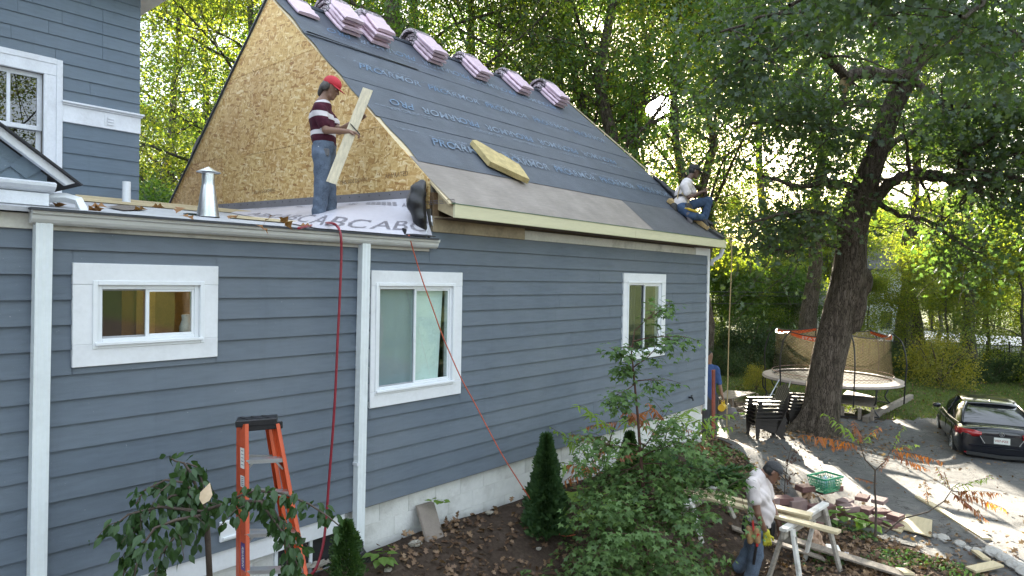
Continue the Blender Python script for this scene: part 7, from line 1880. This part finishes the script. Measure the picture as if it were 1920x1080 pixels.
# ------------------------------------------------------------------ YARD: chairs, table, saw, trampoline
M_CHB = plain('dark_resin', (.022, .018, .016), .45, .25, 8, .2, 40)
def adirondack():
    r = empty('garden_chair', (0, 0, 0)); 
    for i in range(6):
        q = MB(); x = .05 + .085*i; q.box((x-.036, -.26, .36-.045*i), (x+.036, .26, .378-.045*i)); q.build('seat_slat', M_CHB, r)
    for i in range(7):
        a = (i-3)*.075; hh = .80 - .05*abs(i-3); q = MB(); q.bar((.52, a, .16), (.52+hh*.42, a*1.25, .16+hh), .066, .018, (1, 0, -.4)); q.build('back_slat', M_CHB, r)
    for s_ in (-1, 1):
        q = MB(); q.box((-.06, s_*.30-.055, .52), (.62, s_*.30+.055, .545)); q.build('armrest', M_CHB, r)
        q = MB(); q.prism([(.0, s_*.27, 0), (.07, s_*.27, 0), (.09, s_*.27, .52), (-.03, s_*.27, .52)], (0, .03, 0)); q.build('front_leg', M_CHB, r)
        q = MB(); q.prism([(.70, s_*.25, 0), (.78, s_*.25, 0), (.62, s_*.25, .30), (.02, s_*.25, .38), (.02, s_*.25, .30), (.5, s_*.25, .16)], (0, .03, 0)); q.build('side_rail', M_CHB, r)
    return r
ch = adirondack(); first = True
words = ['lowest', 'second', 'third', 'fourth', 'fifth', 'topmost']
for si, (px, py, rz, n, nm) in enumerate(((1409, 820, .05, 6, 'near stack left of the oak'), (1478, 800, -.25, 5, 'stack half hidden by the oak trunk'))):
    g_ = onG(px, py)
    for k in range(n):
        o = ch if first else copy_tree(ch); first = False
        o.location = (g_.x + .035*k*cos(rz), g_.y + .035*k*sin(rz), g_.z + .085*k); o.rotation_euler = (0, 0, rz - .82)
        wd = words[k] if n == 6 else ['lowest', 'second', 'middle', 'fourth', 'topmost'][k]
        tag(o, '%s dark slatted garden chair in the %s' % (wd, nm), 'chair', 'stacked dark garden chairs')
# low table
t4 = onG(1383, 786); tz = t4.z + .5
ta, tb2, tc2, td = zat(1345, 749, tz), zat(1376, 748, tz), zat(1417, 737, tz), zat(1362, 733, tz)
tab = empty('low_table', tuple(t4), 'low weathered wooden table beside the house corner with the yellow saw', 'table')
for i in range(4):
    q = MB(); f0, f1 = i/4+.008, (i+1)/4-.008; a, b, c_, d_ = ta.lerp(td, f0), ta.lerp(td, f1), tb2.lerp(tc2, f1), tb2.lerp(tc2, f0)
    q.prism([a, d_, c_, b], (0, 0, .03)); q.build('table_plank', M_OLDWOOD, tab)
for (c_, o_) in ((ta, (.1, .05)), (tb2, (-.02, .05)), (tc2, (-.08, -.08)), (td, (.05, -.1))):
    q = MB(); e = Vector((c_.x+o_[0]+.05, c_.y+o_[1]-.03, gz(c_.x, c_.y)-.02)); q.bar(c_ + Vector((o_[0], o_[1], 0)), e, .07, .05); q.build('leg', M_OLDWOOD, tab)
q = MB(); q.bar(tb2 + Vector((0, .05, -.32)), tc2 + Vector((-.08, -.08, -.32)), .05, .05); q.build('stretcher', M_OLDWOOD, tab)
# circular saw + duffel
sw = atd(1356, 764, 14.0); saw = empty('circular_saw', tuple(sw), 'yellow circular saw held low by the man behind the corner', 'power saw'); 
q = MB(); q.tube([sw + Vector((-.1, 0, 0)), sw + Vector((.05, .02, .01)), sw + Vector((.16, .04, -.02))], [.075, .07, .05], 10); q.build('motor_housing', plain('yellow_tool', (.55, .36, .02), .4), saw)
q = MB(); q.tube(sm([sw + Vector((-.08, 0, .05)), sw + Vector((-.05, 0, .14)), sw + Vector((.06, .02, .13)), sw + Vector((.1, .03, .04))], 4), .022, 8); q.build('handle', plain('yellow_tool', (.55, .36, .02)), saw)
q = MB(); q.lathe([(0, -.01), (.10, -.01), (.10, .01), (0, .01)], (0, 0, 0), 20, 0, Matrix.Translation(sw + Vector((.14, -.05, -.03))) @ Matrix.Rotation(pi/2, 4, 'X')); q.build('blade_guard', M_STEEL, saw)
v = Vol(.014); v.wr = .006; a_ = np.array(atd(1338, 778, 14.2)); b_ = np.array(atd(1372, 774, 14.0)); v.cap(a_, b_, .12, .12, .04); df = empty('duffel_bag', tuple(atd(1355, 785, 14.1))); v.build('bag_body', plain('grey_duffel', (.12, .11, .12), .8), df); tag(df, 'grey duffel bag lying under the yellow saw', 'bag')
# sandbox timbers and plywood under the trampoline
M_TIM = plain('grey_timber', (.20, .17, .14), .85, .25, 6, .7, 40, dirt=.3)
for i, (x0, y0, x1, y1, lb) in enumerate(((1398, 766, 1508, 792, 'weathered edging timber running left of the oak towards the chairs'), (1622, 792, 1708, 748, 'weathered edging timber at the right corner under the trampoline'), (1500, 745, 1400, 764, 'edging timber behind the low table'))):
    q = MB(); q.bar(G0(x0, y0, .08), G0(x1, y1, .08), .16, .18); o = q.build('edging_timber', M_TIM, None, bevel=.01); tag(o, lb, 'timber')
pl_ = empty('wooden_platform', tuple(onG(1610, 785)), 'low sunlit wooden platform under the right side of the trampoline', 'platform')
zz_ = .32
for i in range(5):
    f0, f1 = i/5+.01, (i+1)/5-.01; A_0, A_1, B_0, B_1 = zat(1566, 756, zz_), zat(1588, 733, zz_), zat(1644, 765, zz_), zat(1640, 745, zz_); q = MB(); q.prism([A_0.lerp(A_1, f0), B_0.lerp(B_1, f0), B_0.lerp(B_1, f1), A_0.lerp(A_1, f1)], (0, 0, .03)); q.build('platform_board', M_OLDWOOD, pl_)
for (px, py) in ((1580, 766), (1612, 770), (1636, 772)):
    c_ = zat(px, py-4, zz_); q = MB(); q.box((c_.x-.04, c_.y-.04, 0), (c_.x+.04, c_.y+.04, zz_)); q.build('post', M_OLDWOOD, pl_)
# trampoline
TC = onZ(1558, 708, .9); TR = 2.1; tram = empty('trampoline', (TC.x, TC.y, 0), 'round trampoline with tan net enclosure and orange bands behind the oak', 'trampoline')
TP = lambda a, r, z: Vector((TC.x + r*cos(a), TC.y + r*sin(a), z)); av = atan2(-TC.y, -TC.x)     # towards the camera
ring = lambda r, z, n=64, rt_=.03, sg=None: [TP(2*pi*i/n, r, z(2*pi*i/n) if callable(z) else z) for i in range(n+1)]
q = MB(); vs = []; n = 64
for i in range(n): a = 2*pi*i/n; vs += [TP(a, TR+.02, .86), TP(a, TR, .93), TP(a, TR-.34, .95), TP(a, TR-.34, .93)]
q.add(vs, [(4*i+j, 4*((i+1) % n)+j, 4*((i+1) % n)+j+1, 4*i+j+1) for i in range(n) for j in range(3)]); q.build('edge_pad', plain('faded_pink_pad', (.36, .30, .27), .7, .15, 2, dirt=.3), tram, fix=False)
q = MB(); q.lathe([(0, .90), (TR-.3, .90)], (TC.x, TC.y, 0), 48); q.build('jump_mat', M_BLACK, tram, fix=False)
q = MB(); q.tube(ring(TR-.02, .86), .028, 6); q.build('frame_ring', M_BLACK, tram)
for k in range(3):
    a0 = av + .35 + k*2*pi/3
    for s_ in (-.28, .28):
        q = MB(); q.tube(sm([TP(a0+s_, TR-.03, .86), TP(a0+s_, TR-.02, .5), TP(a0+s_*1.05, TR-.15, .25), TP(a0+s_*1.1, TR+.05, .02)], 4), .024, 6); q.build('leg', M_BLACK, tram)
    q = MB(); q.tube([TP(a0-.3, TR+.04, .03), TP(a0, TR+.02, .03), TP(a0+.3, TR+.04, .03)], .024, 6); q.build('foot_bar', M_BLACK, tram)
NR0, NR1, NZ = 1.82, 1.70, 2.42; poles = [av + .30 + k*pi/3 for k in range(6)]
def ntop(a):
    k = ((a - poles[0]) % (pi/3))/(pi/3); return NZ - .09*(4*k*(1-k))
for a in poles:
    q = MB(); q.tube(sm([TP(a, TR+.0, .3), TP(a, TR+.02, .95), TP(a, TR+.04, 1.6), TP(a, TR-.1, 2.2), TP(a, NR1+.03, NZ+.03)], 5), .022, 6); q.build('net_pole', M_BLACK, tram)
def net_mat():
    m, nt, _, _ = newmat('tan_netting'); tc = N(nt, 'ShaderNodeTexCoord'); sp = N(nt, 'ShaderNodeSeparateXYZ'); nt.links.new(tc.outputs['Object'], sp.inputs[0])
    at = N(nt, 'ShaderNodeMath', operation='ARCTAN2'); nt.links.new(sp.outputs[1], at.inputs[0]); nt.links.new(sp.outputs[0], at.inputs[1])
    u = N(nt, 'ShaderNodeMath', operation='MULTIPLY'); u.inputs[1].default_value = 36; nt.links.new(at.outputs[0], u.inputs[0])
    v = N(nt, 'ShaderNodeMath', operation='MULTIPLY'); v.inputs[1].default_value = 34; nt.links.new(sp.outputs[2], v.inputs[0])
    def ln(op):
        s_ = N(nt, 'ShaderNodeMath', operation=op); nt.links.new(u.outputs[0], s_.inputs[0]); nt.links.new(v.outputs[0], s_.inputs[1])
        si = N(nt, 'ShaderNodeMath', operation='SINE'); nt.links.new(s_.outputs[0], si.inputs[0]); ab = N(nt, 'ShaderNodeMath', operation='ABSOLUTE'); nt.links.new(si.outputs[0], ab.inputs[0])
        g_ = N(nt, 'ShaderNodeMath', operation='LESS_THAN'); g_.inputs[1].default_value = .35; nt.links.new(ab.outputs[0], g_.inputs[0]); return g_.outputs[0]
    mx = N(nt, 'ShaderNodeMath', operation='MAXIMUM'); nt.links.new(ln('ADD'), mx.inputs[0]); nt.links.new(ln('SUBTRACT'), mx.inputs[1])
    ma = N(nt, 'ShaderNodeMath', operation='MULTIPLY_ADD'); ma.inputs[1].default_value = .38; ma.inputs[2].default_value = .14; nt.links.new(mx.outputs[0], ma.inputs[0])
    df = N(nt, 'ShaderNodeBsdfDiffuse'); df.inputs[0].default_value = (.055, .048, .036, 1); tl = N(nt, 'ShaderNodeBsdfTranslucent'); tl.inputs[0].default_value = (.06, .05, .032, 1)
    m1 = N(nt, 'ShaderNodeMixShader'); m1.inputs[0].default_value = .5; nt.links.new(df.outputs[0], m1.inputs[1]); nt.links.new(tl.outputs[0], m1.inputs[2])
    tp = N(nt, 'ShaderNodeBsdfTransparent'); m2 = N(nt, 'ShaderNodeMixShader'); nt.links.new(ma.outputs[0], m2.inputs[0]); nt.links.new(tp.outputs[0], m2.inputs[1]); nt.links.new(m1.outputs[0], m2.inputs[2])
    o = N(nt, 'ShaderNodeOutputMaterial'); nt.links.new(m2.outputs[0], o.inputs[0]); return m
q = MB(); n = 96; m_ = 6; vs = []
for j in range(m_+1):
    for i in range(n):
        a = 2*pi*i/n; t = j/m_; z = .96 + (ntop(a)-.96)*t; r = NR0 + (NR1-NR0)*t - .05*sin(pi*t)*(1 + .6*sin(a*9)); vs.append(TP(a, r, z))
q.add(vs, [(j*n+i, j*n+(i+1) % n, (j+1)*n+(i+1) % n, (j+1)*n+i) for j in range(m_) for i in range(n)]); q.build('net', net_mat(), tram, smooth=True, fix=False)
q = MB(); q.tube([TP(2*pi*i/96, NR1+.005, ntop(2*pi*i/96)) for i in range(97)], .016, 6); q.build('net_rim', M_BLACK, tram)
q = MB(); q.tube([TP(2*pi*i/96, NR0-.02, 1.08) for i in range(97)], .010, 5); q.build('net_band', plain('pink_tape', (.40, .25, .20), .7), tram)
M_OR = plain('orange_band', (.75, .12, .02), .6, .05)
for k in (1, 3, 5):
    a0, a1 = poles[k], poles[k]+pi/3
    if k == 0: a1 = a0 + pi/3
    q = MB(); vs = []; n = 14
    for i in range(n+1): a = a0 + (a1-a0)*i/n; vs += [TP(a, NR1+.012, ntop(a)-.01), TP(a, NR1+.014, ntop(a)-.15*(1-abs(2*i/n-1)*.35))]
    q.add(vs, [(2*i, 2*i+2, 2*i+3, 2*i+1) for i in range(n)]); ob_ = q.build('orange_band', M_OR, tram, fix=False)
    q = MB(); V, F = text_mesh('STATION', .12, 0, .005); sg = (a1-a0); 
    q.add([TP(a0 + sg*(.22 + v[0]*.9), NR1+.02, ntop(a0+sg*(.22+v[0]*.9))-.115+v[1]*.9) for v in V], F); q.build('lettering', plain('white_ink', (.7, .7, .7)), ob_, fix=False)
la = av + .95
la = atan2(onZ(1452, 740, .5).y - TC.y, onZ(1452, 740, .5).x - TC.x)
ld2 = empty('trampoline_ladder', tuple(TP(la, TR+.35, 0)), 'small dark metal ladder leaning on the left edge of the trampoline', 'ladder')
for s_ in (-.1, .1):
    q = MB(); q.tube([TP(la+s_, TR+.03, .92), TP(la+s_*1.2, TR+.30, .45), TP(la+s_*1.3, TR+.55, .0)], .018, 6); q.build('rail', M_STEEL, ld2)
for t in (.25, .5, .78):
    q = MB(); q.tube([TP(la-.12, TR+.03+.52*t, .92*(1-t)), TP(la+.12, TR+.03+.52*t, .92*(1-t))], .016, 6); q.build('rung', M_STEEL, ld2)
# ------------------------------------------------------------------ PARKED CAR
def car():
    r = empty('parked_car', (0, 0, 0)); paint = plain('black_car_paint', (.010, .011, .016), .12, .1, 2, .0, 20, spec=.4)
    paint.node_tree.nodes['Principled BSDF'].inputs['Coat Weight'].default_value = .6; paint.node_tree.nodes['Principled BSDF'].inputs['Coat Roughness'].default_value = .04
    gl_ = plain('car_window_glass', (.012, .014, .016), .03, .0, 2, .0, 20, spec=1.0)
    L = 2.3
    st = [(-2.30, .70, .36, .90, .80), (-2.26, .80, .30, .99, .88), (-2.12, .86, .22, 1.01, .93), (-1.75, .89, .20, 1.0, .95), (-1.2, .90, .19, .97, .94), (-.4, .90, .19, .93, .91), (.5, .90, .19, .91, .89), (1.1, .89, .19, .89, .87), (1.6, .87, .20, .84, .82), (2.0, .82, .22, .76, .74), (2.2, .74, .27, .66, .64), (2.3, .58, .34, .56, .55)]
    vs = []; m = 17
    for (x, w, zb, hc, hs) in st:
        half = [(0, zb), (w*.80, zb), (w*.95, zb+.05), (w*.995, zb+.18), (w, .52), (w*.985, .70), (w*.955, hs-.05), (w*.90, hs), (w*.60, hc-.015), (0, hc)]
        ring_ = [(x, -y, z) for y, z in half[1:-1]][::1]
        full = [(x, 0, zb)] + [(x, y, z) for y, z in half[1:-1]] + [(x, 0, hc)] + [(x, -y, z) for y, z in half[1:-1]][::-1]
        vs.append(full)
    m = len(vs[0]); q = MB(); flat = [p for f in vs for p in f]; k = len(vs)
    q.add(flat, [(i*m+j, i*m+(j+1) % m, (i+1)*m+(j+1) % m, (i+1)*m+j) for i in range(k-1) for j in range(m)] + [tuple(range(m))[::-1], tuple(range((k-1)*m, k*m))])
    body = q.build('body', paint, r, smooth=True)
    sd = body.modifiers.new('s', 'SUBSURF'); sd.levels = 2; sd.render_levels = 2
    ct = MB()
    for x in (-1.36, 1.29):
        for s_ in (-1, 1):
            ct.lathe([(0, -.16), (.36, -.16), (.36, .16), (0, .16)], (0, 0, 0), 28, 0, Matrix.Translation((x, s_*.86, .32)) @ Matrix.Rotation(pi/2, 4, 'X'))
    cut = ct.build('cutter', M_BLACK, None); bo = body.modifiers.new('b', 'BOOLEAN'); bo.object = cut; bo.operation = 'DIFFERENCE'; bo.solver = 'FAST' if 'FAST' in [e.identifier for e in bo.bl_rna.properties['solver'].enum_items] else 'EXACT'
    bpy.context.view_layer.update(); me = bpy.data.meshes.new_from_object(body.evaluated_get(bpy.context.evaluated_depsgraph_get()))
    body.modifiers.clear(); body.data = me; me.shade_smooth(); me.set_sharp_from_angle(angle=radians(38)); bpy.data.objects.remove(cut)
    # greenhouse
    def ghs(name, mat, z0, z1, inset=0, sides=(0, 1, 2, 3)):
        pass
    base = [(-1.78, .70), (-1.60, .79), (-.6, .83), (.6, .82), (1.10, .78), (1.22, .60)]; topp = [(-1.02, .50), (-.92, .57), (-.4, .60), (.15, .59), (.34, .56), (.42, .44)]
    bz = [.985, .96, .925, .905, .89, .885]; tz_ = 1.37
    q = MB(); B = [(x, y, z) for (x, y), z in zip(base, bz)] + [(x, -y, z) for (x, y), z in list(zip(base, bz))[::-1]]; T_ = [(x, y, tz_) for x, y in topp] + [(x, -y, tz_) for x, y in topp[::-1]]
    mid = [tuple(Vector(a)*.45 + Vector(b)*.55 + Vector((0, .035*(1 if a[1] > 0 else -1), .03))) for a, b in zip(B, T_)]
    n = len(B); q.add(B + mid + T_, [(i, (i+1) % n, n+(i+1) % n, n+i) for i in range(n)] + [(n+i, n+(i+1) % n, 2*n+(i+1) % n, 2*n+i) for i in range(n)] + [tuple(range(2*n, 3*n))])
    q.build('window_glass', gl_, r, smooth=True, sharp=35)
    q = MB(); rows = []
    for (x, w, z) in ((-1.08, .50, 1.365), (-.98, .57, 1.395), (-.6, .60, 1.435), (-.2, .61, 1.445), (.15, .60, 1.43), (.36, .55, 1.39), (.46, .46, 1.36)):
        rows.append([(x, -w, z-.035), (x, -w*.8, z), (x, 0, z+.012), (x, w*.8, z), (x, w, z-.035)])
    flat = [p for f in rows for p in f]; q.add(flat, [(i*5+j, i*5+j+1, (i+1)*5+j+1, (i+1)*5+j) for i in range(6) for j in range(4)]); o = q.build('roof', paint, r, smooth=True, fix=False); md = o.modifiers.new('s', 'SOLIDIFY'); md.thickness = .03; md = o.modifiers.new('s2', 'SUBSURF'); md.levels = md.render_levels = 1
    for s_ in (-1, 1):
        for (pp_, w_, nm) in (([(-1.80, .73, .985), (-1.45, .68, 1.20), (-1.05, .55, 1.375)], .055, 'rear_pillar'), ([(1.2, .68, .89), (.85, .66, 1.12), (.42, .52, 1.36)], .035, 'front_pillar'), ([(-.28, .845, .92), (-.22, .74, 1.16), (-.2, .62, 1.39)], .03, 'centre_pillar')):
            q = MB(); q.tube([(a, b*s_, c) for a, b, c in pp_], w_, 6, sq=.5); q.build(nm, paint, r, smooth=True)
        q = MB(); q.tube([(-1.75, .80*s_, .975), (-.6, .855*s_, .935), (.9, .83*s_, .905)], .012, 5); q.build('window_trim', M_ALU, r)
        q = MB(); blob(q, (.78, .98*s_, .98), (.09, .11, .07), 8, 0); q.build('mirror', paint, r, smooth=True, fix=False)
        q = MB(); q.tube([(-1.05, .89*s_, .16), (1.0, .89*s_, .16)], .035, 6, sq=.6); q.build('sill', paint, r)
        for x in (-.95, .0): q = MB(); q.bar((x, .90*s_, .80), (x+.17, .905*s_, .80), .02, .03, (0, 1, 0)); q.build('door_handle', paint, r, bevel=.006)
        for x in (-1.18, -.25, .82): q = MB(); q.bar((x, .893*s_, .30), (x - (.14 if x < -1 else 0), .888*s_, .86), .006, .012, (0, 1, 0)); q.build('door_seam', M_DARK, r)
        for x in (-1.36, 1.29):
            M_ = Matrix.Translation((x, s_*.80, .32)) @ Matrix.Rotation(-pi/2*s_, 4, 'X')
            q = MB(); q.lathe([(.20, -.10), (.29, -.10), (.32, -.07), (.325, .05), (.31, .095), (.225, .10), (.20, .07)], (0, 0, 0), 30, 0, M_); w_ = q.build('wheel', plain('tyre_rubber', (.02, .02, .02), .8), r, smooth=True, sharp=40)
            q = MB(); q.lathe([(.225, .07), (.225, .10), (.205, .105), (.20, .02), (.0, .0)], (0, 0, 0), 30, 0, M_)
            for k in range(10):
                a = 2*pi*k/10; q.bar(M_ @ Vector((.04*cos(a), .04*sin(a), .085)), M_ @ Vector((.21*cos(a), .21*sin(a), .09)), .028, .02, tuple((M_.to_3x3() @ Vector((0, 0, 1)))))
            q.lathe([(0, .1), (.05, .1), (.055, .08)], (0, 0, 0), 14, 0, M_); q.build('rim', M_ALU, w_)
        # tail light wrapping the corner
        q = MB(); z0, z1 = .74, .90
        pts = [(-2.315, .40), (-2.30, .55), (-2.255, .72), (-2.14, .84), (-1.96, .905)]
        vs = []
        for i, (x, y) in enumerate(pts): t = i/(len(pts)-1); vs += [(x, y*s_, z0+.02*t+ (.03 if i == 0 else 0)), (x-.012, y*s_*1.01, (z0+z1)/2+.01*t), (x+.015, y*s_*.99, z1+.02*t-(.03 if i == 0 else 0))]
        q.add(vs, [(3*i+j, 3*i+3+j, 3*i+4+j, 3*i+1+j) for i in range(len(pts)-1) for j in (0, 1)]); o = q.build('tail_light', plain('red_lens', (.32, .008, .012), .12, .2, 14, spec=.9), r, smooth=True, fix=False)
        md = o.modifiers.new('s', 'SOLIDIFY'); md.thickness = .03; md.offset = 1
        q = MB(); q.bar((-2.30, .62*s_, .34), (-2.27, .74*s_, .35), .03, .035); q.build('reflector', plain('red_lens', (.32, .008, .012)), r)
    q = MB(); q.tube([(-2.325, -.66, .52), (-2.35, 0, .52), (-2.325, .66, .52)], .012, 5); q.build('bumper_crease', paint, r)
    q = MB(); q.tube([(-2.29, -.70, .33), (-2.325, 0, .30), (-2.29, .70, .33)], .05, 6); q.build('bumper_lip', plain('black_plastic', (.02, .02, .02), .6), r)
    q = MB(); q.prism([(-2.305, -.38, .60), (-2.325, .38, .60), (-2.32, .44, .80), (-2.30, -.44, .80)], (-.012, 0, 0)); q.build('plate_recess', plain('black_plastic', (.02, .02, .02)), r)
    for s_ in (-1, 1): q = MB(); q.bar((-2.345, .34*s_, .61), (-2.335, .44*s_, .78), .016, .01); q.build('recess_trim', M_ALU, r)
    q = MB(); q.prism([(-2.342, -.16, .625), (-2.342, .16, .625), (-2.336, .16, .775), (-2.336, -.16, .775)], (-.006, 0, 0)); pl = q.build('licence_plate', plain('plate_white', (.62, .64, .60), .5, .05), r)
    q = MB(); put_text(q, 'V07-PZE', (-2.3505, .145, .67), (0, -1, 0), (0.02, 0, 1), .075, bold=.012); q.build('lettering', plain('plate_red', (.30, .06, .05), .6), pl, fix=False)
    q = MB(); q.tube([(-2.335, .045*cos(a), .85+.045*sin(a)) for a in [i*pi/8 for i in range(17)]], .006, 5, cap=False); q.bar((-2.335, -.02, .88), (-2.335, 0, .82), .008, .006, (1, 0, 0)); q.bar((-2.335, .02, .88), (-2.335, 0, .82), .008, .006, (1, 0, 0)); q.build('emblem', M_STEEL, r)
    q = MB(); q.prism([(-.92, -.012, 1.40), (-.72, -.012, 1.44), (-.84, -.008, 1.48)], (0, .022, 0)); q.build('antenna', M_BLACK, r)
    q = MB(); q.bar((-1.80, -.68, 1.0), (-1.80, .68, 1.0), .03, .012); q.build('window_seal', M_BLACK, r)
    return r
c_ = car(); c_.location = (22.05, 1.98, gz(22.3, 2)-.20); c_.rotation_euler = (0, 0, radians(14.5)); tag(c_, 'black four-door sedan parked on the right with its tail to the viewer', 'car')

# ------------------------------------------------------------------ FAR THINGS
def far_house(name, px0, px1, d, zt, label, wallc, roofc, wins, door=None, gable=True, depth=7):
    a = Vector((*PXY(px0, d), 0)); b = Vector((*PXY(px1, d), 0)); ex = (b-a).normalized(); ey = Vector((-ex.y, ex.x, 0)); 
    if ey.dot(FW) < 0: ey = -ey
    Lh = (b-a).length; r = empty(name, tuple(a), label, 'house'); P = lambda u, v, z: a + ex*u + ey*v + Vector((0, 0, z))
    q = MB(); bs = [P(0, 0, -.3), P(Lh, 0, -.3), P(Lh, depth, -.3), P(0, depth, -.3)]; q.prism(bs, (0, 0, zt+.3)); q.build('wall', plain(name+'_wall', wallc, .8, .05, 2, .2), r)
    q = MB(); h = 1.9
    q.add([P(-.4, -.4, zt-.1), P(Lh+.4, -.4, zt-.1), P(Lh+.4, depth/2, zt+h), P(-.4, depth/2, zt+h), P(Lh+.4, depth+.4, zt-.1), P(-.4, depth+.4, zt-.1)], [(0, 1, 2, 3), (3, 2, 4, 5), (0, 3, 5), (1, 4, 2)]); o = q.build('roof', plain(name+'_roof', roofc, .8, .15, 3), r, fix=False)
    md = o.modifiers.new('s', 'SOLIDIFY'); md.thickness = .15
    for (u0, u1, z0, z1) in wins:
        q = MB(); q.prism([P(u0-.08, -.02, z0-.08), P(u1+.08, -.02, z0-.08), P(u1+.08, -.02, z1+.08), P(u0-.08, -.02, z1+.08)], -ey*.03); w_ = q.build('window', plain('far_white_frame', (.7, .7, .68), .6), r)
        q = MB(); q.prism([P(u0, -.055, z0), P(u1, -.055, z0), P(u1, -.055, z1), P(u0, -.055, z1)], -ey*.01); q.build('pane', gls_, w_)
    if door:
        u0, u1, z1 = door; q = MB(); q.prism([P(u0, -.02, 0), P(u1, -.02, 0), P(u1, -.02, z1), P(u0, -.02, z1)], -ey*.04); q.build('door', plain('dark_green_door', (.03, .05, .04), .6), r)
    return r
gls_ = plain('dark_far_glass', (.03, .04, .05), .15, .1)
far_house('white_cottage', 1500, 1572, 43, 2.7, 'low white cottage half hidden left of the oak trunk', (.55, .53, .50), (.16, .15, .15), [(1.4, 2.2, .9, 2.2)], (.1, .7, 2.2))
far_house('white_house', 1588, 1700, 47, 5.2, 'white two-storey house behind the trees right of the oak trunk', (.62, .64, .70), (.12, .12, .13), [(.6, 1.3, .9, 2.1), (2.4, 3.2, .9, 2.1), (2.0, 2.8, 3.4, 4.5)], None)
# pool
a, b = Vector((*PXY(1625, 50), .12)), Vector((*PXY(2010, 41), .12)); ex = (b-a).normalized(); ey = Vector((-ex.y, ex.x, 0)); ey = ey if ey.dot(FW) > 0 else -ey; Lp = (b-a).length
q = MB(); q.prism([a - ex*1.5 - ey*1.2 - Vector((0, 0, .5)), b + ex*1.5 - ey*1.2 - Vector((0, 0, .5)), b + ex*1.5 + ey*9 - Vector((0, 0, .5)), a - ex*1.5 + ey*9 - Vector((0, 0, .5))], (0, 0, .62)); o = q.build('pool_terrace', plain('pale_pool_deck', (.55, .53, .50), .8, .08, 1), None); tag(o, kind='structure')
q = MB(); q.prism([a + Vector((0, 0, .006)), b + Vector((0, 0, .006)), b + ey*6.5 + Vector((0, 0, .006)), a + ey*6.5 + Vector((0, 0, .006))], (0, 0, .01)); o = q.build('pool_water', plain('pool_water', (.10, .38, .42), .06, .1, 2, .15, 8), None); tag(o, kind='structure')
# garden fence behind the lawn
fx = [PXY(px, d) for px, d in ((1320, 33), (1440, 32.5), (1580, 32.2), (1700, 32.0), (1810, 31.4), (1940, 30.5))]
fen = empty('metal_fence', (fx[0][0], fx[0][1], 0), 'dark metal fence with thin pickets along the back of the lawn', 'fence'); pk = MB()
for i in range(len(fx)-1):
    p, n_ = Vector((*fx[i], 0)), Vector((*fx[i+1], 0)); L_ = (n_-p).length
    for z in (.25, 1.25): q = MB(); q.bar(p + Vector((0, 0, z)), n_ + Vector((0, 0, z)), .03, .04); q.build('fence_rail', M_BLACK, fen)
    for k in range(3): c = p.lerp(n_, k/3); q = MB(); q.bar(c, c + Vector((0, 0, 1.45)), .06, .06, (1, 0, 0)); q.build('fence_post', M_BLACK, fen)
    for k in range(int(L_/.14)): c = p.lerp(n_, (k+.5)*.14/L_); pk.bar(c + Vector((0, 0, .1)), c + Vector((0, 0, 1.35)), .018, .018, (1, 0, 0))
o = pk.build('pickets', M_BLACK, fen); o['kind'] = 'stuff'
# utility pole and wires
ux, uy = PXY(1713, 38); up = empty('utility_pole', (ux, uy, 0), 'slim utility pole between two dark trunks beyond the trampoline', 'pole')
q = MB(); q.tube([(ux, uy, -.2), (ux, uy, 9)], .07, 8); q.build('pole', M_TRG, up)
q = MB(); t_ = atd(1688, 565, 38); q.tube([t_ + RT*-.6, t_ + RT*.5], [.16, .14], 8, sq=.7); q.build('cable_closure', M_BLACK, up)
for i, (py, dz) in enumerate(((552, .0), (567, 0), (545, 0))):
    q = MB(); q.tube(sm([atd(1330, py+2, 37), atd(1500, py+3, 37.5), atd(1690, py, 38), atd(1960, py-14, 38.5)], 8), .018, 4); o = q.build('overhead_wire', M_BLACK, None); tag(o, ['upper overhead wire crossing behind the oak', 'overhead wire running into the black cable closure', 'topmost overhead wire behind the oak'][i], 'wire')

# ------------------------------------------------------------------ the gap in the leaves through which the low sun shines
for o in list(bpy.data.objects):
    if o.name.startswith('crown') and o.parent is not None:
        bpy.context.view_layer.update()
        break
_need = []
for o in [o for o in bpy.data.objects if o.name.startswith('crown')]:
    me = o.data; nv = len(me.vertices); co = np.empty(nv*3, np.float32); me.vertices.foreach_get('co', co); co = co.reshape(-1, 3)
    Mw = np.array(o.matrix_world); wc = co @ Mw[:3, :3].T + Mw[:3, 3] - np.array(CAM)
    al = wc @ np.array(SUNDIR); off = np.linalg.norm(wc - al[:, None]*np.array(SUNDIR), axis=1)/np.maximum(al, 1)
    hit = (al > 3) & (off < .009 + .026*np.random.default_rng(4).random(nv)**2.2)
    if hit.sum() < 3: continue
    npoly = len(me.polygons); lt = len(me.loops); li = np.empty(lt, np.int32); me.loops.foreach_get('vertex_index', li); k = lt//npoly; Fm = li.reshape(-1, k)
    bad = hit[Fm].any(axis=1); nm_ = npmesh('crown', co, Fm[~bad]); nm_.materials.append(me.materials[0]); o.data = nm_; _need.append(o.name)
print('sun gap trees', len(_need))
